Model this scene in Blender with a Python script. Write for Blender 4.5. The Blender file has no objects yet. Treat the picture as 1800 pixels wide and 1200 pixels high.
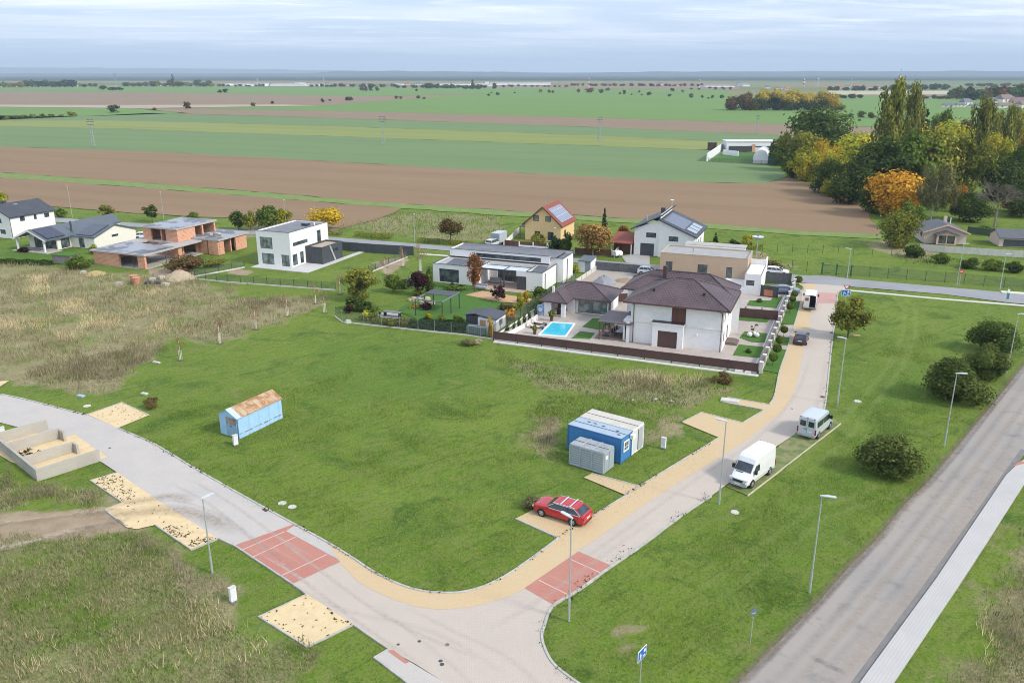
import bpy, math, random
import numpy as np
from mathutils import Vector, Matrix
from math import radians, sin, cos, tan, atan, pi, sqrt
random.seed(7); rng = np.random.default_rng(7)
F = 1450.0; YH = 128.0; HC = 35.0
TH = atan((600 - YH) / F)
sc = bpy.context.scene
COL = sc.collection

def ray(px, py):
    x = (px - 900) / F; y = (600 - py) / F
    return Vector((x, cos(TH) + y * sin(TH), -sin(TH) + y * cos(TH)))
def P(px, py, z=0.0):
    d = ray(px, py); t = (z - HC) / d.z
    return Vector((d.x * t, d.y * t, z))
def topz(base, px, py):
    d = ray(px, py); return HC + d.z * base.y / d.y
def pxsize(base, w):
    return w * (base.y * cos(TH) + HC * sin(TH)) / F
RA = radians(-21.5); RB = radians(48.0)

# ---------------------------------------------------------------- materials
MATS = {}
def _new(name):
    m = bpy.data.materials.new(name); m.use_nodes = True
    nt = m.node_tree; nt.nodes.clear()
    out = nt.nodes.new('ShaderNodeOutputMaterial')
    return m, nt, out
def N(nt, t, **kw):
    n = nt.nodes.new(t)
    for k, v in kw.items():
        if k.startswith('i_'):
            n.inputs[k[2:].replace('_', ' ')].default_value = v
        else: setattr(n, k, v)
    return n
def c4(c): return (c[0], c[1], c[2], 1.0)
def srgb(r, g, b):
    f = lambda v: (v / 255 / 12.92) if v <= 10 else ((v / 255 + .055) / 1.055) ** 2.4
    return (f(r), f(g), f(b))
def mixc(nt, fac, a, b, blend='MIX'):
    m = nt.nodes.new('ShaderNodeMix'); m.data_type = 'RGBA'; m.blend_type = blend
    for k, v in ((0, fac), (6, a), (7, b)):
        if isinstance(v, bpy.types.NodeSocket): nt.links.new(v, m.inputs[k])
        elif k == 0: m.inputs[0].default_value = v
        else: m.inputs[k].default_value = c4(v)
    return m.outputs[2]
def ramp(nt, fac, lo, hi):
    r = nt.nodes.new('ShaderNodeMapRange'); r.inputs[1].default_value = lo; r.inputs[2].default_value = hi
    nt.links.new(fac, r.inputs[0]); return r.outputs[0]
def noise(nt, vec, scale, detail=3, rough=.6, stretch=None, rot=0, dist=0):
    if stretch or rot:
        mp = nt.nodes.new('ShaderNodeMapping'); mp.inputs['Scale'].default_value = stretch or (1, 1, 1)
        mp.inputs['Rotation'].default_value = (0, 0, rot)
        if rot:   # rotate first, then stretch
            mp2 = nt.nodes.new('ShaderNodeMapping'); mp2.inputs['Rotation'].default_value = (0, 0, rot)
            mp.inputs['Rotation'].default_value = (0, 0, 0)
            nt.links.new(vec, mp2.inputs[0]); nt.links.new(mp2.outputs[0], mp.inputs[0])
        else: nt.links.new(vec, mp.inputs[0])
        vec = mp.outputs[0]
    n = nt.nodes.new('ShaderNodeTexNoise'); n.inputs['Scale'].default_value = scale
    n.inputs['Detail'].default_value = detail; n.inputs['Roughness'].default_value = rough
    n.inputs['Distortion'].default_value = dist
    nt.links.new(vec, n.inputs['Vector']); return n.outputs[0]
def coord(nt, kind):
    if kind == 'World': return nt.nodes.new('ShaderNodeNewGeometry').outputs['Position']
    t = nt.nodes.new('ShaderNodeTexCoord'); return t.outputs[kind]
def finish(nt, out, col, rough=.8, metal=0, spec=.3, bumpf=None, bump=0, bdist=.05, alpha=None, coat=0):
    b = nt.nodes.new('ShaderNodeBsdfPrincipled')
    b.inputs['Roughness'].default_value = rough; b.inputs['Metallic'].default_value = metal
    b.inputs['Specular IOR Level'].default_value = spec; b.inputs['Coat Weight'].default_value = coat
    if isinstance(col, bpy.types.NodeSocket): nt.links.new(col, b.inputs['Base Color'])
    else: b.inputs['Base Color'].default_value = c4(col)
    if bumpf is not None and bump:
        bn = nt.nodes.new('ShaderNodeBump'); bn.inputs['Strength'].default_value = bump; bn.inputs['Distance'].default_value = bdist
        nt.links.new(bumpf, bn.inputs['Height']); nt.links.new(bn.outputs[0], b.inputs['Normal'])
    sh = b.outputs[0]
    if alpha is not None:
        tr = nt.nodes.new('ShaderNodeBsdfTransparent'); mx = nt.nodes.new('ShaderNodeMixShader')
        if isinstance(alpha, bpy.types.NodeSocket): nt.links.new(alpha, mx.inputs[0])
        else: mx.inputs[0].default_value = alpha
        nt.links.new(tr.outputs[0], mx.inputs[1]); nt.links.new(sh, mx.inputs[2]); sh = mx.outputs[0]
    nt.links.new(sh, out.inputs[0])
def M(name, c1, c2=None, scale=3, rough=.8, metal=0, spec=.3, bump=0, kind='Object', stretch=None, lo=.35, hi=.65, coat=0, fine=True):
    """noise-varied surface"""
    if name in MATS: return MATS[name]
    m, nt, out = _new(name)
    c2 = c2 or tuple(v * .8 for v in c1)
    v = coord(nt, kind)
    n = noise(nt, v, scale, 5, .65, stretch)
    col = mixc(nt, ramp(nt, n, lo, hi), c1, c2)
    finish(nt, out, col, rough, metal, spec, n, bump, coat=coat)
    MATS[name] = m; return m
def Mgrid(name, c1, c2, mortar, bw, bh, msize=.02, rough=.8, kind='UV', rot=0, bump=.3, off=.5, varc=None, spec=.25):
    """bricks, tiles, pavers, panels: brick texture in metres"""
    if name in MATS: return MATS[name]
    m, nt, out = _new(name); v = coord(nt, kind)
    mp = nt.nodes.new('ShaderNodeMapping'); mp.inputs['Rotation'].default_value = (0, 0, rot); nt.links.new(v, mp.inputs[0])
    b = nt.nodes.new('ShaderNodeTexBrick'); b.inputs['Scale'].default_value = 1
    b.inputs['Color1'].default_value = c4(c1); b.inputs['Color2'].default_value = c4(c2); b.inputs['Mortar'].default_value = c4(mortar)
    b.inputs['Brick Width'].default_value = bw; b.inputs['Row Height'].default_value = bh; b.inputs['Mortar Size'].default_value = msize
    b.inputs['Mortar Smooth'].default_value = .1; b.offset = off
    nt.links.new(mp.outputs[0], b.inputs['Vector'])
    n = noise(nt, v, .35, 4, .6); n2 = noise(nt, v, 2.5, 4, .7)
    vc = varc or tuple(x * .78 for x in c1)
    col = mixc(nt, ramp(nt, n, .42, .75), b.outputs[0], mixc(nt, .55, b.outputs[0], vc))
    col = mixc(nt, ramp(nt, n2, .55, .8), col, mixc(nt, .3, col, vc))
    inv = nt.nodes.new('ShaderNodeMath'); inv.operation = 'SUBTRACT'; inv.inputs[0].default_value = 1; nt.links.new(b.outputs[1], inv.inputs[1])
    finish(nt, out, col, rough, 0, spec, inv.outputs[0], bump, .02)
    MATS[name] = m; return m
def Mribs(name, c1, c2, pitch, rough=.5, metal=0, kind='UV', axis='X', c3=None, bump=.5, dark=.6, rust=None, spec=.4):
    """ribbed / seamed metal or boarded surface"""
    if name in MATS: return MATS[name]
    m, nt, out = _new(name); v = coord(nt, kind)
    w = nt.nodes.new('ShaderNodeTexWave'); w.bands_direction = axis; w.wave_profile = 'SIN'
    w.inputs['Scale'].default_value = .31415926 / pitch; w.inputs['Distortion'].default_value = 0
    nt.links.new(v, w.inputs['Vector'])
    n = noise(nt, v, 1.2, 5, .65)
    col = mixc(nt, ramp(nt, n, .35, .7), c1, c2)
    col = mixc(nt, ramp(nt, w.outputs[1], .12, .0), col, mixc(nt, dark, col, (0.01, .01, .01)))
    if rust:
        n3 = noise(nt, v, .9, 6, .7, dist=.6)
        n4 = noise(nt, v, 6, 5, .7)
        col = mixc(nt, ramp(nt, n3, .44, .58), col, mixc(nt, n4, rust, tuple(x * .55 for x in rust)))
    finish(nt, out, col, rough, metal, spec, w.outputs[1], bump, .03)
    MATS[name] = m; return m
def Mglass(name='window_glass', c=(.035, .05, .06), rough=.08, c2=(.12, .15, .15)):
    if name in MATS: return MATS[name]
    m, nt, out = _new(name); v = coord(nt, 'Object')
    n = noise(nt, v, .9, 3, .5)
    finish(nt, out, mixc(nt, ramp(nt, n, .42, .62), c, c2), rough, 0, .8)
    MATS[name] = m; return m
def Mleaf(name, dark, light, alt=None, topz_=None, altamt=.2):
    """leaves: colour of each clump by its own attribute; optional autumn-turned top"""
    if name in MATS: return MATS[name]
    m, nt, out = _new(name)
    a = nt.nodes.new('ShaderNodeAttribute'); a.attribute_name = 'v'
    sp = nt.nodes.new('ShaderNodeSeparateColor'); nt.links.new(a.outputs['Color'], sp.inputs[0])
    col = mixc(nt, sp.outputs[0], dark, light)
    if alt:
        col = mixc(nt, ramp(nt, sp.outputs[1], 1 - altamt - .06, 1 - altamt + .06), col, alt)
    if topz_:
        col = mixc(nt, ramp(nt, sp.outputs[2], .40, .62), col, topz_)
    oi = nt.nodes.new('ShaderNodeObjectInfo')
    hs = nt.nodes.new('ShaderNodeHueSaturation'); nt.links.new(col, hs.inputs['Color'])
    nt.links.new(ramp(nt, oi.outputs['Random'], -1.2, 2.2), hs.inputs['Value'])
    mr = nt.nodes.new('ShaderNodeMapRange'); mr.inputs[3].default_value = .8; mr.inputs[4].default_value = 1.2
    nt.links.new(oi.outputs['Random'], mr.inputs[0]); nt.links.new(mr.outputs[0], hs.inputs['Value'])
    d = nt.nodes.new('ShaderNodeBsdfDiffuse'); t = nt.nodes.new('ShaderNodeBsdfTranslucent'); mx = nt.nodes.new('ShaderNodeMixShader')
    mx.inputs[0].default_value = .3
    nt.links.new(hs.outputs[0], d.inputs[0]); nt.links.new(hs.outputs[0], t.inputs[0])
    nt.links.new(d.outputs[0], mx.inputs[1]); nt.links.new(t.outputs[0], mx.inputs[2]); nt.links.new(mx.outputs[0], out.inputs[0])
    MATS[name] = m; return m

# ---------------------------------------------------------------- mesh builder
class MB:
    def __init__(s): s.v = []; s.f = []; s.fm = []; s.cm = 0
    def q(s, *pts):
        n = len(s.v); s.v += [tuple(p) for p in pts]; s.f.append(tuple(range(n, n + len(pts)))); s.fm.append(s.cm)
        return s
    def box(s, x0, x1, y0, y1, z0, z1, T=None):
        c = [Vector((x, y, z)) for z in (z0, z1) for y in (y0, y1) for x in (x0, x1)]
        if T is not None: c = [T @ p for p in c]
        for f in ((0, 2, 3, 1), (4, 5, 7, 6), (0, 1, 5, 4), (2, 6, 7, 3), (0, 4, 6, 2), (1, 3, 7, 5)): s.q(*[c[i] for i in f])
        return s
    def prism(s, poly, z0, z1):
        a = sum(poly[i][0] * poly[(i + 1) % len(poly)][1] - poly[(i + 1) % len(poly)][0] * poly[i][1] for i in range(len(poly)))
        if a < 0: poly = poly[::-1]
        s.q(*[(p[0], p[1], z1) for p in poly])
        for i in range(len(poly)):
            p, r = poly[i], poly[(i + 1) % len(poly)]
            s.q((p[0], p[1], z0), (r[0], r[1], z0), (r[0], r[1], z1), (p[0], p[1], z1))
        return s
    def slab(s, pts, t):
        pts = [Vector(p) for p in pts]; lo = [p - Vector((0, 0, t)) for p in pts]
        nrm = (pts[1] - pts[0]).cross(pts[2] - pts[0])
        if nrm.z < 0: pts = pts[::-1]; lo = lo[::-1]
        s.q(*pts); s.q(*lo[::-1]); n = len(pts)
        for i in range(n): s.q(lo[i], lo[(i + 1) % n], pts[(i + 1) % n], pts[i])
        return s
    def tube(s, p0, p1, r0, r1=None, n=8, caps=True):
        r1 = r0 if r1 is None else r1
        p0, p1 = Vector(p0), Vector(p1); d = (p1 - p0).normalized()
        u = d.orthogonal().normalized(); w = d.cross(u)
        A = [p0 + (u * cos(2 * pi * i / n) + w * sin(2 * pi * i / n)) * r0 for i in range(n)]
        B = [p1 + (u * cos(2 * pi * i / n) + w * sin(2 * pi * i / n)) * r1 for i in range(n)]
        for i in range(n): s.q(A[i], A[(i + 1) % n], B[(i + 1) % n], B[i])
        if caps: s.q(*A[::-1]); s.q(*B)
        return s
    def disc(s, c, r, z, n=20, h=.02, ry=None):
        ry = ry or r
        return s.prism([(c[0] + r * cos(2 * pi * i / n), c[1] + ry * sin(2 * pi * i / n)) for i in range(n)], z, z + h)
    def build(s, name, mat, parent=None, smooth=False, uv=True, loc=None, rot=None):
        me = bpy.data.meshes.new(name); me.from_pydata(s.v, [], s.f)
        mats = mat if isinstance(mat, (list, tuple)) else [mat]
        for m in mats: me.materials.append(m)
        if len(mats) > 1: me.polygons.foreach_set('material_index', s.fm)
        if smooth: me.polygons.foreach_set('use_smooth', [True] * len(me.polygons))
        me.update()
        if uv:
            ul = me.uv_layers.new(name='UVMap'); data = []
            for p in me.polygons:
                n = p.normal
                u = Vector((0, 0, 1)).cross(n)
                u = Vector((1, 0, 0)) if u.length < .02 else u.normalized()
                w = n.cross(u)
                for vi in p.vertices:
                    co = me.vertices[vi].co; data += [co.dot(u), co.dot(w)]
            ul.data.foreach_set('uv', data)
        o = bpy.data.objects.new(name, me); COL.objects.link(o)
        if parent is not None: o.parent = parent
        if loc is not None: o.location = loc
        if rot is not None: o.rotation_euler = rot
        return o
def thing(name, label, cat, loc=(0, 0, 0), rz=0, group=None):
    o = bpy.data.objects.new(name, None); COL.objects.link(o); o.empty_display_size = .3
    o.location = loc; o.rotation_euler = (0, 0, rz); o['label'] = label; o['category'] = cat
    if group: o['group'] = group
    return o
def tag(o, label, cat, group=None):
    o['label'] = label; o['category'] = cat
    if group: o['group'] = group
    return o
def struct(o, kind='structure'): o['kind'] = kind; return o
def clone(root, loc, rz, label, group=None, scale=None):
    r = root.copy(); COL.objects.link(r); r.location = loc; r.rotation_euler = (0, 0, rz)
    r['label'] = label
    if group: r['group'] = group
    if scale: r.scale = scale
    for ch in root.children:
        c = ch.copy(); COL.objects.link(c); c.parent = r
        for g in ch.children:
            d = g.copy(); COL.objects.link(d); d.parent = c
    return r

# numpy noise and masks
def vnoise(x, y, seed=0):
    xi = np.floor(x).astype(np.int64); yi = np.floor(y).astype(np.int64); fx = x - xi; fy = y - yi
    fx = fx * fx * (3 - 2 * fx); fy = fy * fy * (3 - 2 * fy)
    def h(a, b):
        n = (a * 374761393 + b * 668265263 + seed * 974634777) & 0x7fffffff
        n = ((n ^ (n >> 13)) * 1274126177) & 0x7fffffff
        return ((n ^ (n >> 16)) & 0xffff) / 65535.0
    return (h(xi, yi) * (1 - fx) + h(xi + 1, yi) * fx) * (1 - fy) + (h(xi, yi + 1) * (1 - fx) + h(xi + 1, yi + 1) * fx) * fy
def fbm(x, y, seed=0, o=4):
    r = 0; a = .5
    for i in range(o): r = r + a * vnoise(x * 2 ** i, y * 2 ** i, seed + i * 17); a *= .5
    return r / (1 - .5 ** o)
def sdf(poly, x, y):
    d = np.full(x.shape, 1e9); ins = np.zeros(x.shape, bool); n = len(poly)
    for i in range(n):
        ax, ay = poly[i][0], poly[i][1]; bx, by = poly[(i + 1) % n][0], poly[(i + 1) % n][1]
        ex, ey = bx - ax, by - ay; wx, wy = x - ax, y - ay
        t = np.clip((wx * ex + wy * ey) / (ex * ex + ey * ey + 1e-9), 0, 1)
        d = np.minimum(d, (wx - ex * t) ** 2 + (wy - ey * t) ** 2)
        c = ((ay <= y) & (by > y)) | ((by <= y) & (ay > y))
        xi = ax + (y - ay) / (by - ay + 1e-12) * ex
        ins ^= c & (x < xi)
    return np.where(ins, -np.sqrt(d), np.sqrt(d))
def W(pts): return [(p.x, p.y) for p in (P(*q) for q in pts)]
# ---------------------------------------------------------------- ground
def ax(lo, hi, step, far, g=1.22):
    a = list(np.arange(lo, hi + .01, step)); s = step
    while a[-1] < far: s *= g; a.append(a[-1] + s)
    s = step; b = [lo]
    while b[0] > -far: s *= g; b.insert(0, b[0] - s)
    return np.array(b[:-1] + a)
gx = ax(-75, 92, .5, 42000); gy = ax(30, 205, .5, 42000)
X, Y = np.meshgrid(gx, gy); xf, yf = X.ravel(), Y.ravel()
me = bpy.data.meshes.new('ground'); nx, ny = len(gx), len(gy)
near = (xf > -80) & (xf < 95) & (yf > 28) & (yf < 210)
Z = np.where(near, (fbm(xf * .25, yf * .25, 5) - .5) * .10 + (fbm(xf * 1.1, yf * 1.1, 9, 2) - .5) * .05 - .075, -.1)
co = np.stack([xf, yf, Z], 1).ravel()
me.vertices.add(nx * ny); me.vertices.foreach_set('co', co)
ii, jj = np.meshgrid(np.arange(nx - 1), np.arange(ny - 1)); a = (jj * nx + ii).ravel()
quads = np.stack([a, a + 1, a + nx + 1, a + nx], 1).ravel(); nf = len(a)
me.loops.add(nf * 4); me.loops.foreach_set('vertex_index', quads)
me.polygons.add(nf); me.polygons.foreach_set('loop_start', np.arange(nf) * 4); me.polygons.foreach_set('loop_total', np.full(nf, 4))
me.update(calc_edges=True)
wx = xf + (fbm(xf * .3, yf * .3, 21) - .5) * 6; wy = yf + (fbm(xf * .3, yf * .3, 22) - .5) * 6
wx2 = xf + (fbm(xf * .8, yf * .8, 23) - .5) * 1.6; wy2 = yf + (fbm(xf * .8, yf * .8, 24) - .5) * 1.6
def soft(poly, w=1.5, warp=True):
    d = sdf(W(poly), wx if warp else wx2, wy if warp else wy2); return np.clip(.5 - d / w, 0, 1)
DRYP = [
 [(-90, 455), (40, 462), (330, 488), (395, 500), (440, 495), (330, 590), (180, 690), (60, 680), (-80, 660)],   # left upper weeds
 [(300, 580), (420, 520), (590, 520), (520, 555), (385, 605)],
 [(225, 935), (330, 958), (440, 1045), (435, 1100), (300, 1045)], [(-100, 800), (60, 850), (170, 870), (180, 905), (60, 890), (-100, 905)],
 [(-120, 965), (60, 925), (240, 945), (300, 985), (400, 1060), (440, 1090), (520, 1150), (600, 1230), (-160, 1240)],
 [(870, 625), (1010, 640), (1240, 655), (1300, 690), (1200, 720), (1060, 700), (940, 680)],
 [(930, 720), (990, 730), (990, 800), (930, 770)], [(1130, 725), (1195, 735), (1200, 765), (1140, 775)],
 [(1640, 1230), (1700, 1120), (1745, 1010), (1790, 930), (1900, 860), (1900, 1240)],
 [(590, 400), (700, 372), (880, 378), (890, 420), (780, 425)], [(1280, 440), (1350, 445), (1400, 470), (1360, 480), (1310, 468)],
 [(380, 405), (600, 380), (600, 410), (400, 420)], [(900, 885), (955, 865), (960, 890), (915, 905)],
 [(1500, 425), (1560, 420), (1660, 450), (1600, 455)]]
DIRTP = [[(-60, 905), (60, 898), (190, 890), (262, 928), (150, 940), (60, 950), (-60, 985)],
 [(1030, 495), (1120, 485), (1110, 540), (1030, 530)], [(656, 460), (700, 452), (720, 455), (680, 485)], [(410, 470), (445, 476), (430, 484), (395, 480)],
 [(1330, 440), (1345, 445), (1350, 470), (1335, 470)], [(180, 860), (225, 905), (190, 905)], [(1075, 1110), (1130, 1098), (1130, 1106), (1080, 1118)],
 [(1090, 1139), (1118, 1128), (1120, 1137), (1095, 1146)], [(1405, 488), (1492, 492), (1485, 497)], [(255, 470), (330, 470), (345, 485), (280, 492)]]
LUSHP = [[(0, 470), (20, 425), (130, 430), (150, 455), (90, 470)], [(680, 560), (760, 480), (870, 500), (905, 540), (830, 570)],
 [(720, 590), (830, 605), (820, 700), (560, 700), (540, 600)], [(1215, 570), (1300, 585)], [(1500, 630), (1640, 640), (1610, 720), (1500, 740)],
 [(1450, 860), (1560, 740), (1480, 900), (1300, 1030)], [(880, 850), (930, 860), (1030, 850), (1000, 870), (900, 880)]]
CROP = [[(-300, 222), (600, 240), (1240, 263), (1370, 300), (1345, 322), (900, 305), (600, 287), (-300, 254)]]
dry = np.zeros(len(xf)); dirt = dry.copy(); lush = dry.copy()
for i, p in enumerate(DRYP): dry = np.maximum(dry, soft(p, 3.0) * (.6 if i == 4 else .85 if i == 0 else .65 if i in (3, 5, 9, 10) else 1))
for p in DIRTP: dirt = np.maximum(dirt, soft(p, 1.2, False))
for i, p in enumerate(LUSHP):
    if len(p) > 2: lush = np.maximum(lush, soft(p, 5.0) * (1 if i < 2 else .5))
dry *= np.clip(.2 + 1.3 * fbm(xf * .22, yf * .22, 31), 0, 1)
# wheel tracks pressed into the grass
def trackmask(pts, w=.35, gauge=.8):
    q = [P(*p) for p in pts]; m = np.zeros(len(xf))
    for s in (-gauge, gauge):
        for i in range(len(q) - 1):
            a_, b_ = q[i], q[i + 1]; d = (b_ - a_).normalized(); n = Vector((-d.y, d.x, 0)) * s
            ax_, ay_ = a_.x + n.x, a_.y + n.y; ex, ey = b_.x - a_.x, b_.y - a_.y
            t = np.clip(((xf - ax_) * ex + (yf - ay_) * ey) / (ex * ex + ey * ey), 0, 1)
            dd = np.hypot(xf - ax_ - ex * t, yf - ay_ - ey * t); m = np.maximum(m, np.clip(1.4 - dd / w, 0, 1))
    return m
TRACKS = [[(1580, 520), (1600, 545), (1598, 590), (1570, 650), (1480, 760), (1400, 830)], [(1560, 860), (1440, 900), (1250, 1040)],
          [(0, 655), (130, 610), (260, 570), (330, 530), (440, 492), (600, 478)], [(380, 620), (470, 560), (560, 530)],
          [(0, 1120), (150, 1140), (330, 1130), (460, 1085)], [(0, 1160), (140, 1170), (330, 1165), (480, 1110)]]
trk = np.zeros(len(xf))
for t in TRACKS: trk = np.maximum(trk, trackmask(t))
ca = me.color_attributes.new('mask', 'FLOAT_COLOR', 'POINT')
ca.data.foreach_set('color', np.stack([dry, dirt, lush, trk], 1).ravel())
m, nt, out = _new('meadow_ground')
pos = coord(nt, 'World')
at = N(nt, 'ShaderNodeAttribute', attribute_name='mask'); sp = N(nt, 'ShaderNodeSeparateColor'); nt.links.new(at.outputs['Color'], sp.inputs[0])
n1 = noise(nt, pos, .07, 5, .6); n2 = noise(nt, pos, .6, 5, .7); n3 = noise(nt, pos, 5.5, 5, .75, dist=.4); n4 = noise(nt, pos, 2.2, 6, .75, (1, .35, 1), .6)
g = mixc(nt, ramp(nt, n1, .35, .65), (.165, .245, .028), (.098, .178, .018))
g = mixc(nt, ramp(nt, n2, .38, .68), g, (.175, .205, .050))
g = mixc(nt, sp.outputs[2], g, (.062, .150, .018))
g = mixc(nt, ramp(nt, n4, .50, .72), g, (.080, .140, .018))
n5 = noise(nt, pos, 1.1, 4, .6, (.18, 1.3, 1), -.7); g = mixc(nt, ramp(nt, n5, .54, .80), g, (.165, .215, .050)); g = mixc(nt, ramp(nt, n5, .44, .26), g, (.065, .120, .018)); n6 = noise(nt, pos, .16, 6, .7, dist=.8); g = mixc(nt, ramp(nt, n6, .52, .66), g, (.062, .120, .020)); n7 = noise(nt, pos, .33, 5, .7, dist=.5); g = mixc(nt, ramp(nt, n7, .60, .72), g, (.205, .200, .075))
g = mixc(nt, ramp(nt, n3, .50, .70), g, (.205, .255, .060))
g = mixc(nt, ramp(nt, n3, .46, .30), g, (.055, .098, .014))
d1 = mixc(nt, ramp(nt, n2, .3, .7), (.36, .30, .17), (.17, .19, .065))
d1 = mixc(nt, ramp(nt, n4, .42, .68), d1, (.22, .17, .105))
d1 = mixc(nt, ramp(nt, n3, .50, .72), d1, (.48, .40, .24))
dm = N(nt, 'ShaderNodeMath', operation='ADD'); nt.links.new(sp.outputs[0], dm.inputs[0])
sub = N(nt, 'ShaderNodeMath', operation='MULTIPLY_ADD'); nt.links.new(n2, sub.inputs[0]); sub.inputs[1].default_value = 1.1; sub.inputs[2].default_value = -.62
nt.links.new(sub.outputs[0], dm.inputs[1])
g = mixc(nt, ramp(nt, dm.outputs[0], .22, .62), g, d1)
g = mixc(nt, ramp(nt, at.outputs['Alpha'], .1, 3.2), g, (.24, .28, .09))
dirtc = mixc(nt, ramp(nt, n2, .35, .65), (.40, .31, .205), (.29, .22, .145)); dirtc = mixc(nt, ramp(nt, n3, .5, .7), dirtc, (.36, .29, .20))
g = mixc(nt, ramp(nt, sp.outputs[1], .3, .7), g, dirtc)
# far plain: patchwork tones of fields and woods
fn = noise(nt, pos, .0011, 3, .5, (.35, 1, 1)); fn2 = noise(nt, pos, .0032, 4, .6, (.25, 1, 1)); 
spx = N(nt, 'ShaderNodeSeparateXYZ'); nt.links.new(pos, spx.inputs[0])
farc = mixc(nt, ramp(nt, fn, .42, .50), (.10, .17, .05), (.25, .19, .11)); farc = mixc(nt, ramp(nt, fn2, .53, .58), farc, (.15, .22, .08))
forest = mixc(nt, ramp(nt, fn2, .35, .6), (.020, .032, .016), (.035, .045, .02))
farc = mixc(nt, ramp(nt, spx.outputs[1], 3600, 4300), farc, forest)
g = mixc(nt, ramp(nt, spx.outputs[1], 420, 520), g, farc)
finish(nt, out, g, .95, 0, .1, n3, .9, .12)
me.materials.append(m); MATS['ground'] = m
o = bpy.data.objects.new('ground', me); COL.objects.link(o); struct(o)

# ---------------------------------------------------------------- sheets
def rough_poly(pts, step, amp, seed=1):
    outp = []; n = len(pts)
    for i in range(n):
        a_, b_ = Vector(pts[i]), Vector(pts[(i + 1) % n]); L = (b_ - a_).length; k = max(1, int(L / step))
        d = (b_ - a_); nn = Vector((-d.y, d.x)).normalized() if L else Vector((0, 0))
        for j in range(k):
            p = a_ + d * (j / k); s = (float(vnoise(np.array([p.x / step * .9]), np.array([p.y / step * .9]), seed)[0]) - .5) * 2 * amp
            outp.append(tuple(p + nn * s))
    return outp
def sheet(name, pxy, mat, z, h=.0, rough=0, step=1.0, world=False):
    pts = pxy if world else W(pxy)
    if rough: pts = rough_poly(pts, step, rough, len(name))
    mb = MB()
    if h: mb.prism(pts, z - h, z)
    else:
        a_ = sum(pts[i][0] * pts[(i + 1) % len(pts)][1] - pts[(i + 1) % len(pts)][0] * pts[i][1] for i in range(len(pts)))
        if a_ < 0: pts = pts[::-1]
        mb.q(*[(p[0], p[1], z) for p in pts])
    return struct(mb.build(name, mat))
def strip(name, pxy, mat, w, z0, z1, world=False):
    q = [Vector(p) for p in (pxy if world else W(pxy))]; mb = MB(); L = []; R = []
    for i, p in enumerate(q):
        d = Vector((0, 0))
        if i: d += (q[i] - q[i - 1]).normalized()
        if i < len(q) - 1: d += (q[i + 1] - q[i]).normalized()
        d.normalize(); n = Vector((-d.y, d.x)) * w / 2; L.append(p + n); R.append(p - n)
    for i in range(len(q) - 1):
        a_, b_, c_, d_ = R[i], R[i + 1], L[i + 1], L[i]
        mb.q((*a_, z1), (*b_, z1), (*c_, z1), (*d_, z1)); mb.q((*a_, z0), (*b_, z0), (*b_, z1), (*a_, z1)); mb.q((*c_, z0), (*d_, z0), (*d_, z1), (*c_, z1))
    mb.q((*R[0], z0), (*R[0], z1), (*L[0], z1), (*L[0], z0)); mb.q((*R[-1], z0), (*L[-1], z0), (*L[-1], z1), (*R[-1], z1))
    return struct(mb.build(name, mat))
def spl(pts, n=6):
    o_ = []
    for i in range(len(pts) - 1):
        p0 = Vector(pts[max(i - 1, 0)]); p1 = Vector(pts[i]); p2 = Vector(pts[i + 1]); p3 = Vector(pts[min(i + 2, len(pts) - 1)])
        for j in range(n):
            t = j / n; o_.append(tuple(.5 * ((2 * p1) + (p2 - p0) * t + (2 * p0 - 5 * p1 + 4 * p2 - p3) * t * t + (3 * p1 - p0 - 3 * p2 + p3) * t ** 3)))
    o_.append(tuple(pts[-1])); return o_

# ploughed and sown fields
def Mfield(name, c1, c2, c3, sc_=.02, rot=.37, row=.8, rowamt=.25):
    m, nt, out = _new(name); pos = coord(nt, 'World')
    a1 = noise(nt, pos, sc_, 5, .6, (.35, 1, 1), rot); a2 = noise(nt, pos, .25, 5, .7, (.3, 1.6, 1), rot); a3 = noise(nt, pos, 2.2, 4, .8)
    c = mixc(nt, ramp(nt, a1, .38, .64), c1, c2); c = mixc(nt, ramp(nt, a2, .52, .75), c, c3)
    mp = N(nt, 'ShaderNodeMapping'); mp.inputs['Rotation'].default_value = (0, 0, rot); nt.links.new(pos, mp.inputs[0])
    w = N(nt, 'ShaderNodeTexWave', bands_direction='Y'); w.inputs['Scale'].default_value = .314 / row; w.inputs['Distortion'].default_value = 1.5; w.inputs['Detail'].default_value = 2
    nt.links.new(mp.outputs[0], w.inputs['Vector'])
    a4 = noise(nt, pos, .045, 5, .65, (.12, 1.5, 1), rot - .02); c = mixc(nt, ramp(nt, a4, .50, .68), c, tuple(x * .76 for x in c2)); c = mixc(nt, ramp(nt, a4, .44, .28), c, c3)
    c = mixc(nt, ramp(nt, w.outputs[1], 2.2, 0), c, tuple(x * (1 - rowamt) for x in c2))
    c = mixc(nt, ramp(nt, a3, .58, .8), c, tuple(x * .7 for x in c2))
    finish(nt, out, c, .95, 0, .08, a3, .5, .1); MATS[name] = m; return m
soil = Mfield('ploughed_soil', (.37, .255, .15), (.31, .21, .125), (.42, .30, .19), .018)
soil2 = Mfield('far_soil', (.37, .27, .185), (.31, .23, .155), (.41, .32, .22), .006)
wheat = Mfield('winter_wheat', (.225, .32, .135), (.19, .275, .12), (.30, .33, .14), .012, row=1.6)
wheat2 = Mfield('bright_wheat', (.215, .33, .100), (.185, .30, .09), (.28, .35, .12), .006, row=3)
stub = Mfield('stubble', (.40, .37, .15), (.27, .32, .10), (.43, .37, .20), .012, row=2)
verge = M('grass_verge', (.13, .215, .045), (.21, .25, .075), .35, .95, kind='World', bump=.3)
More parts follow.
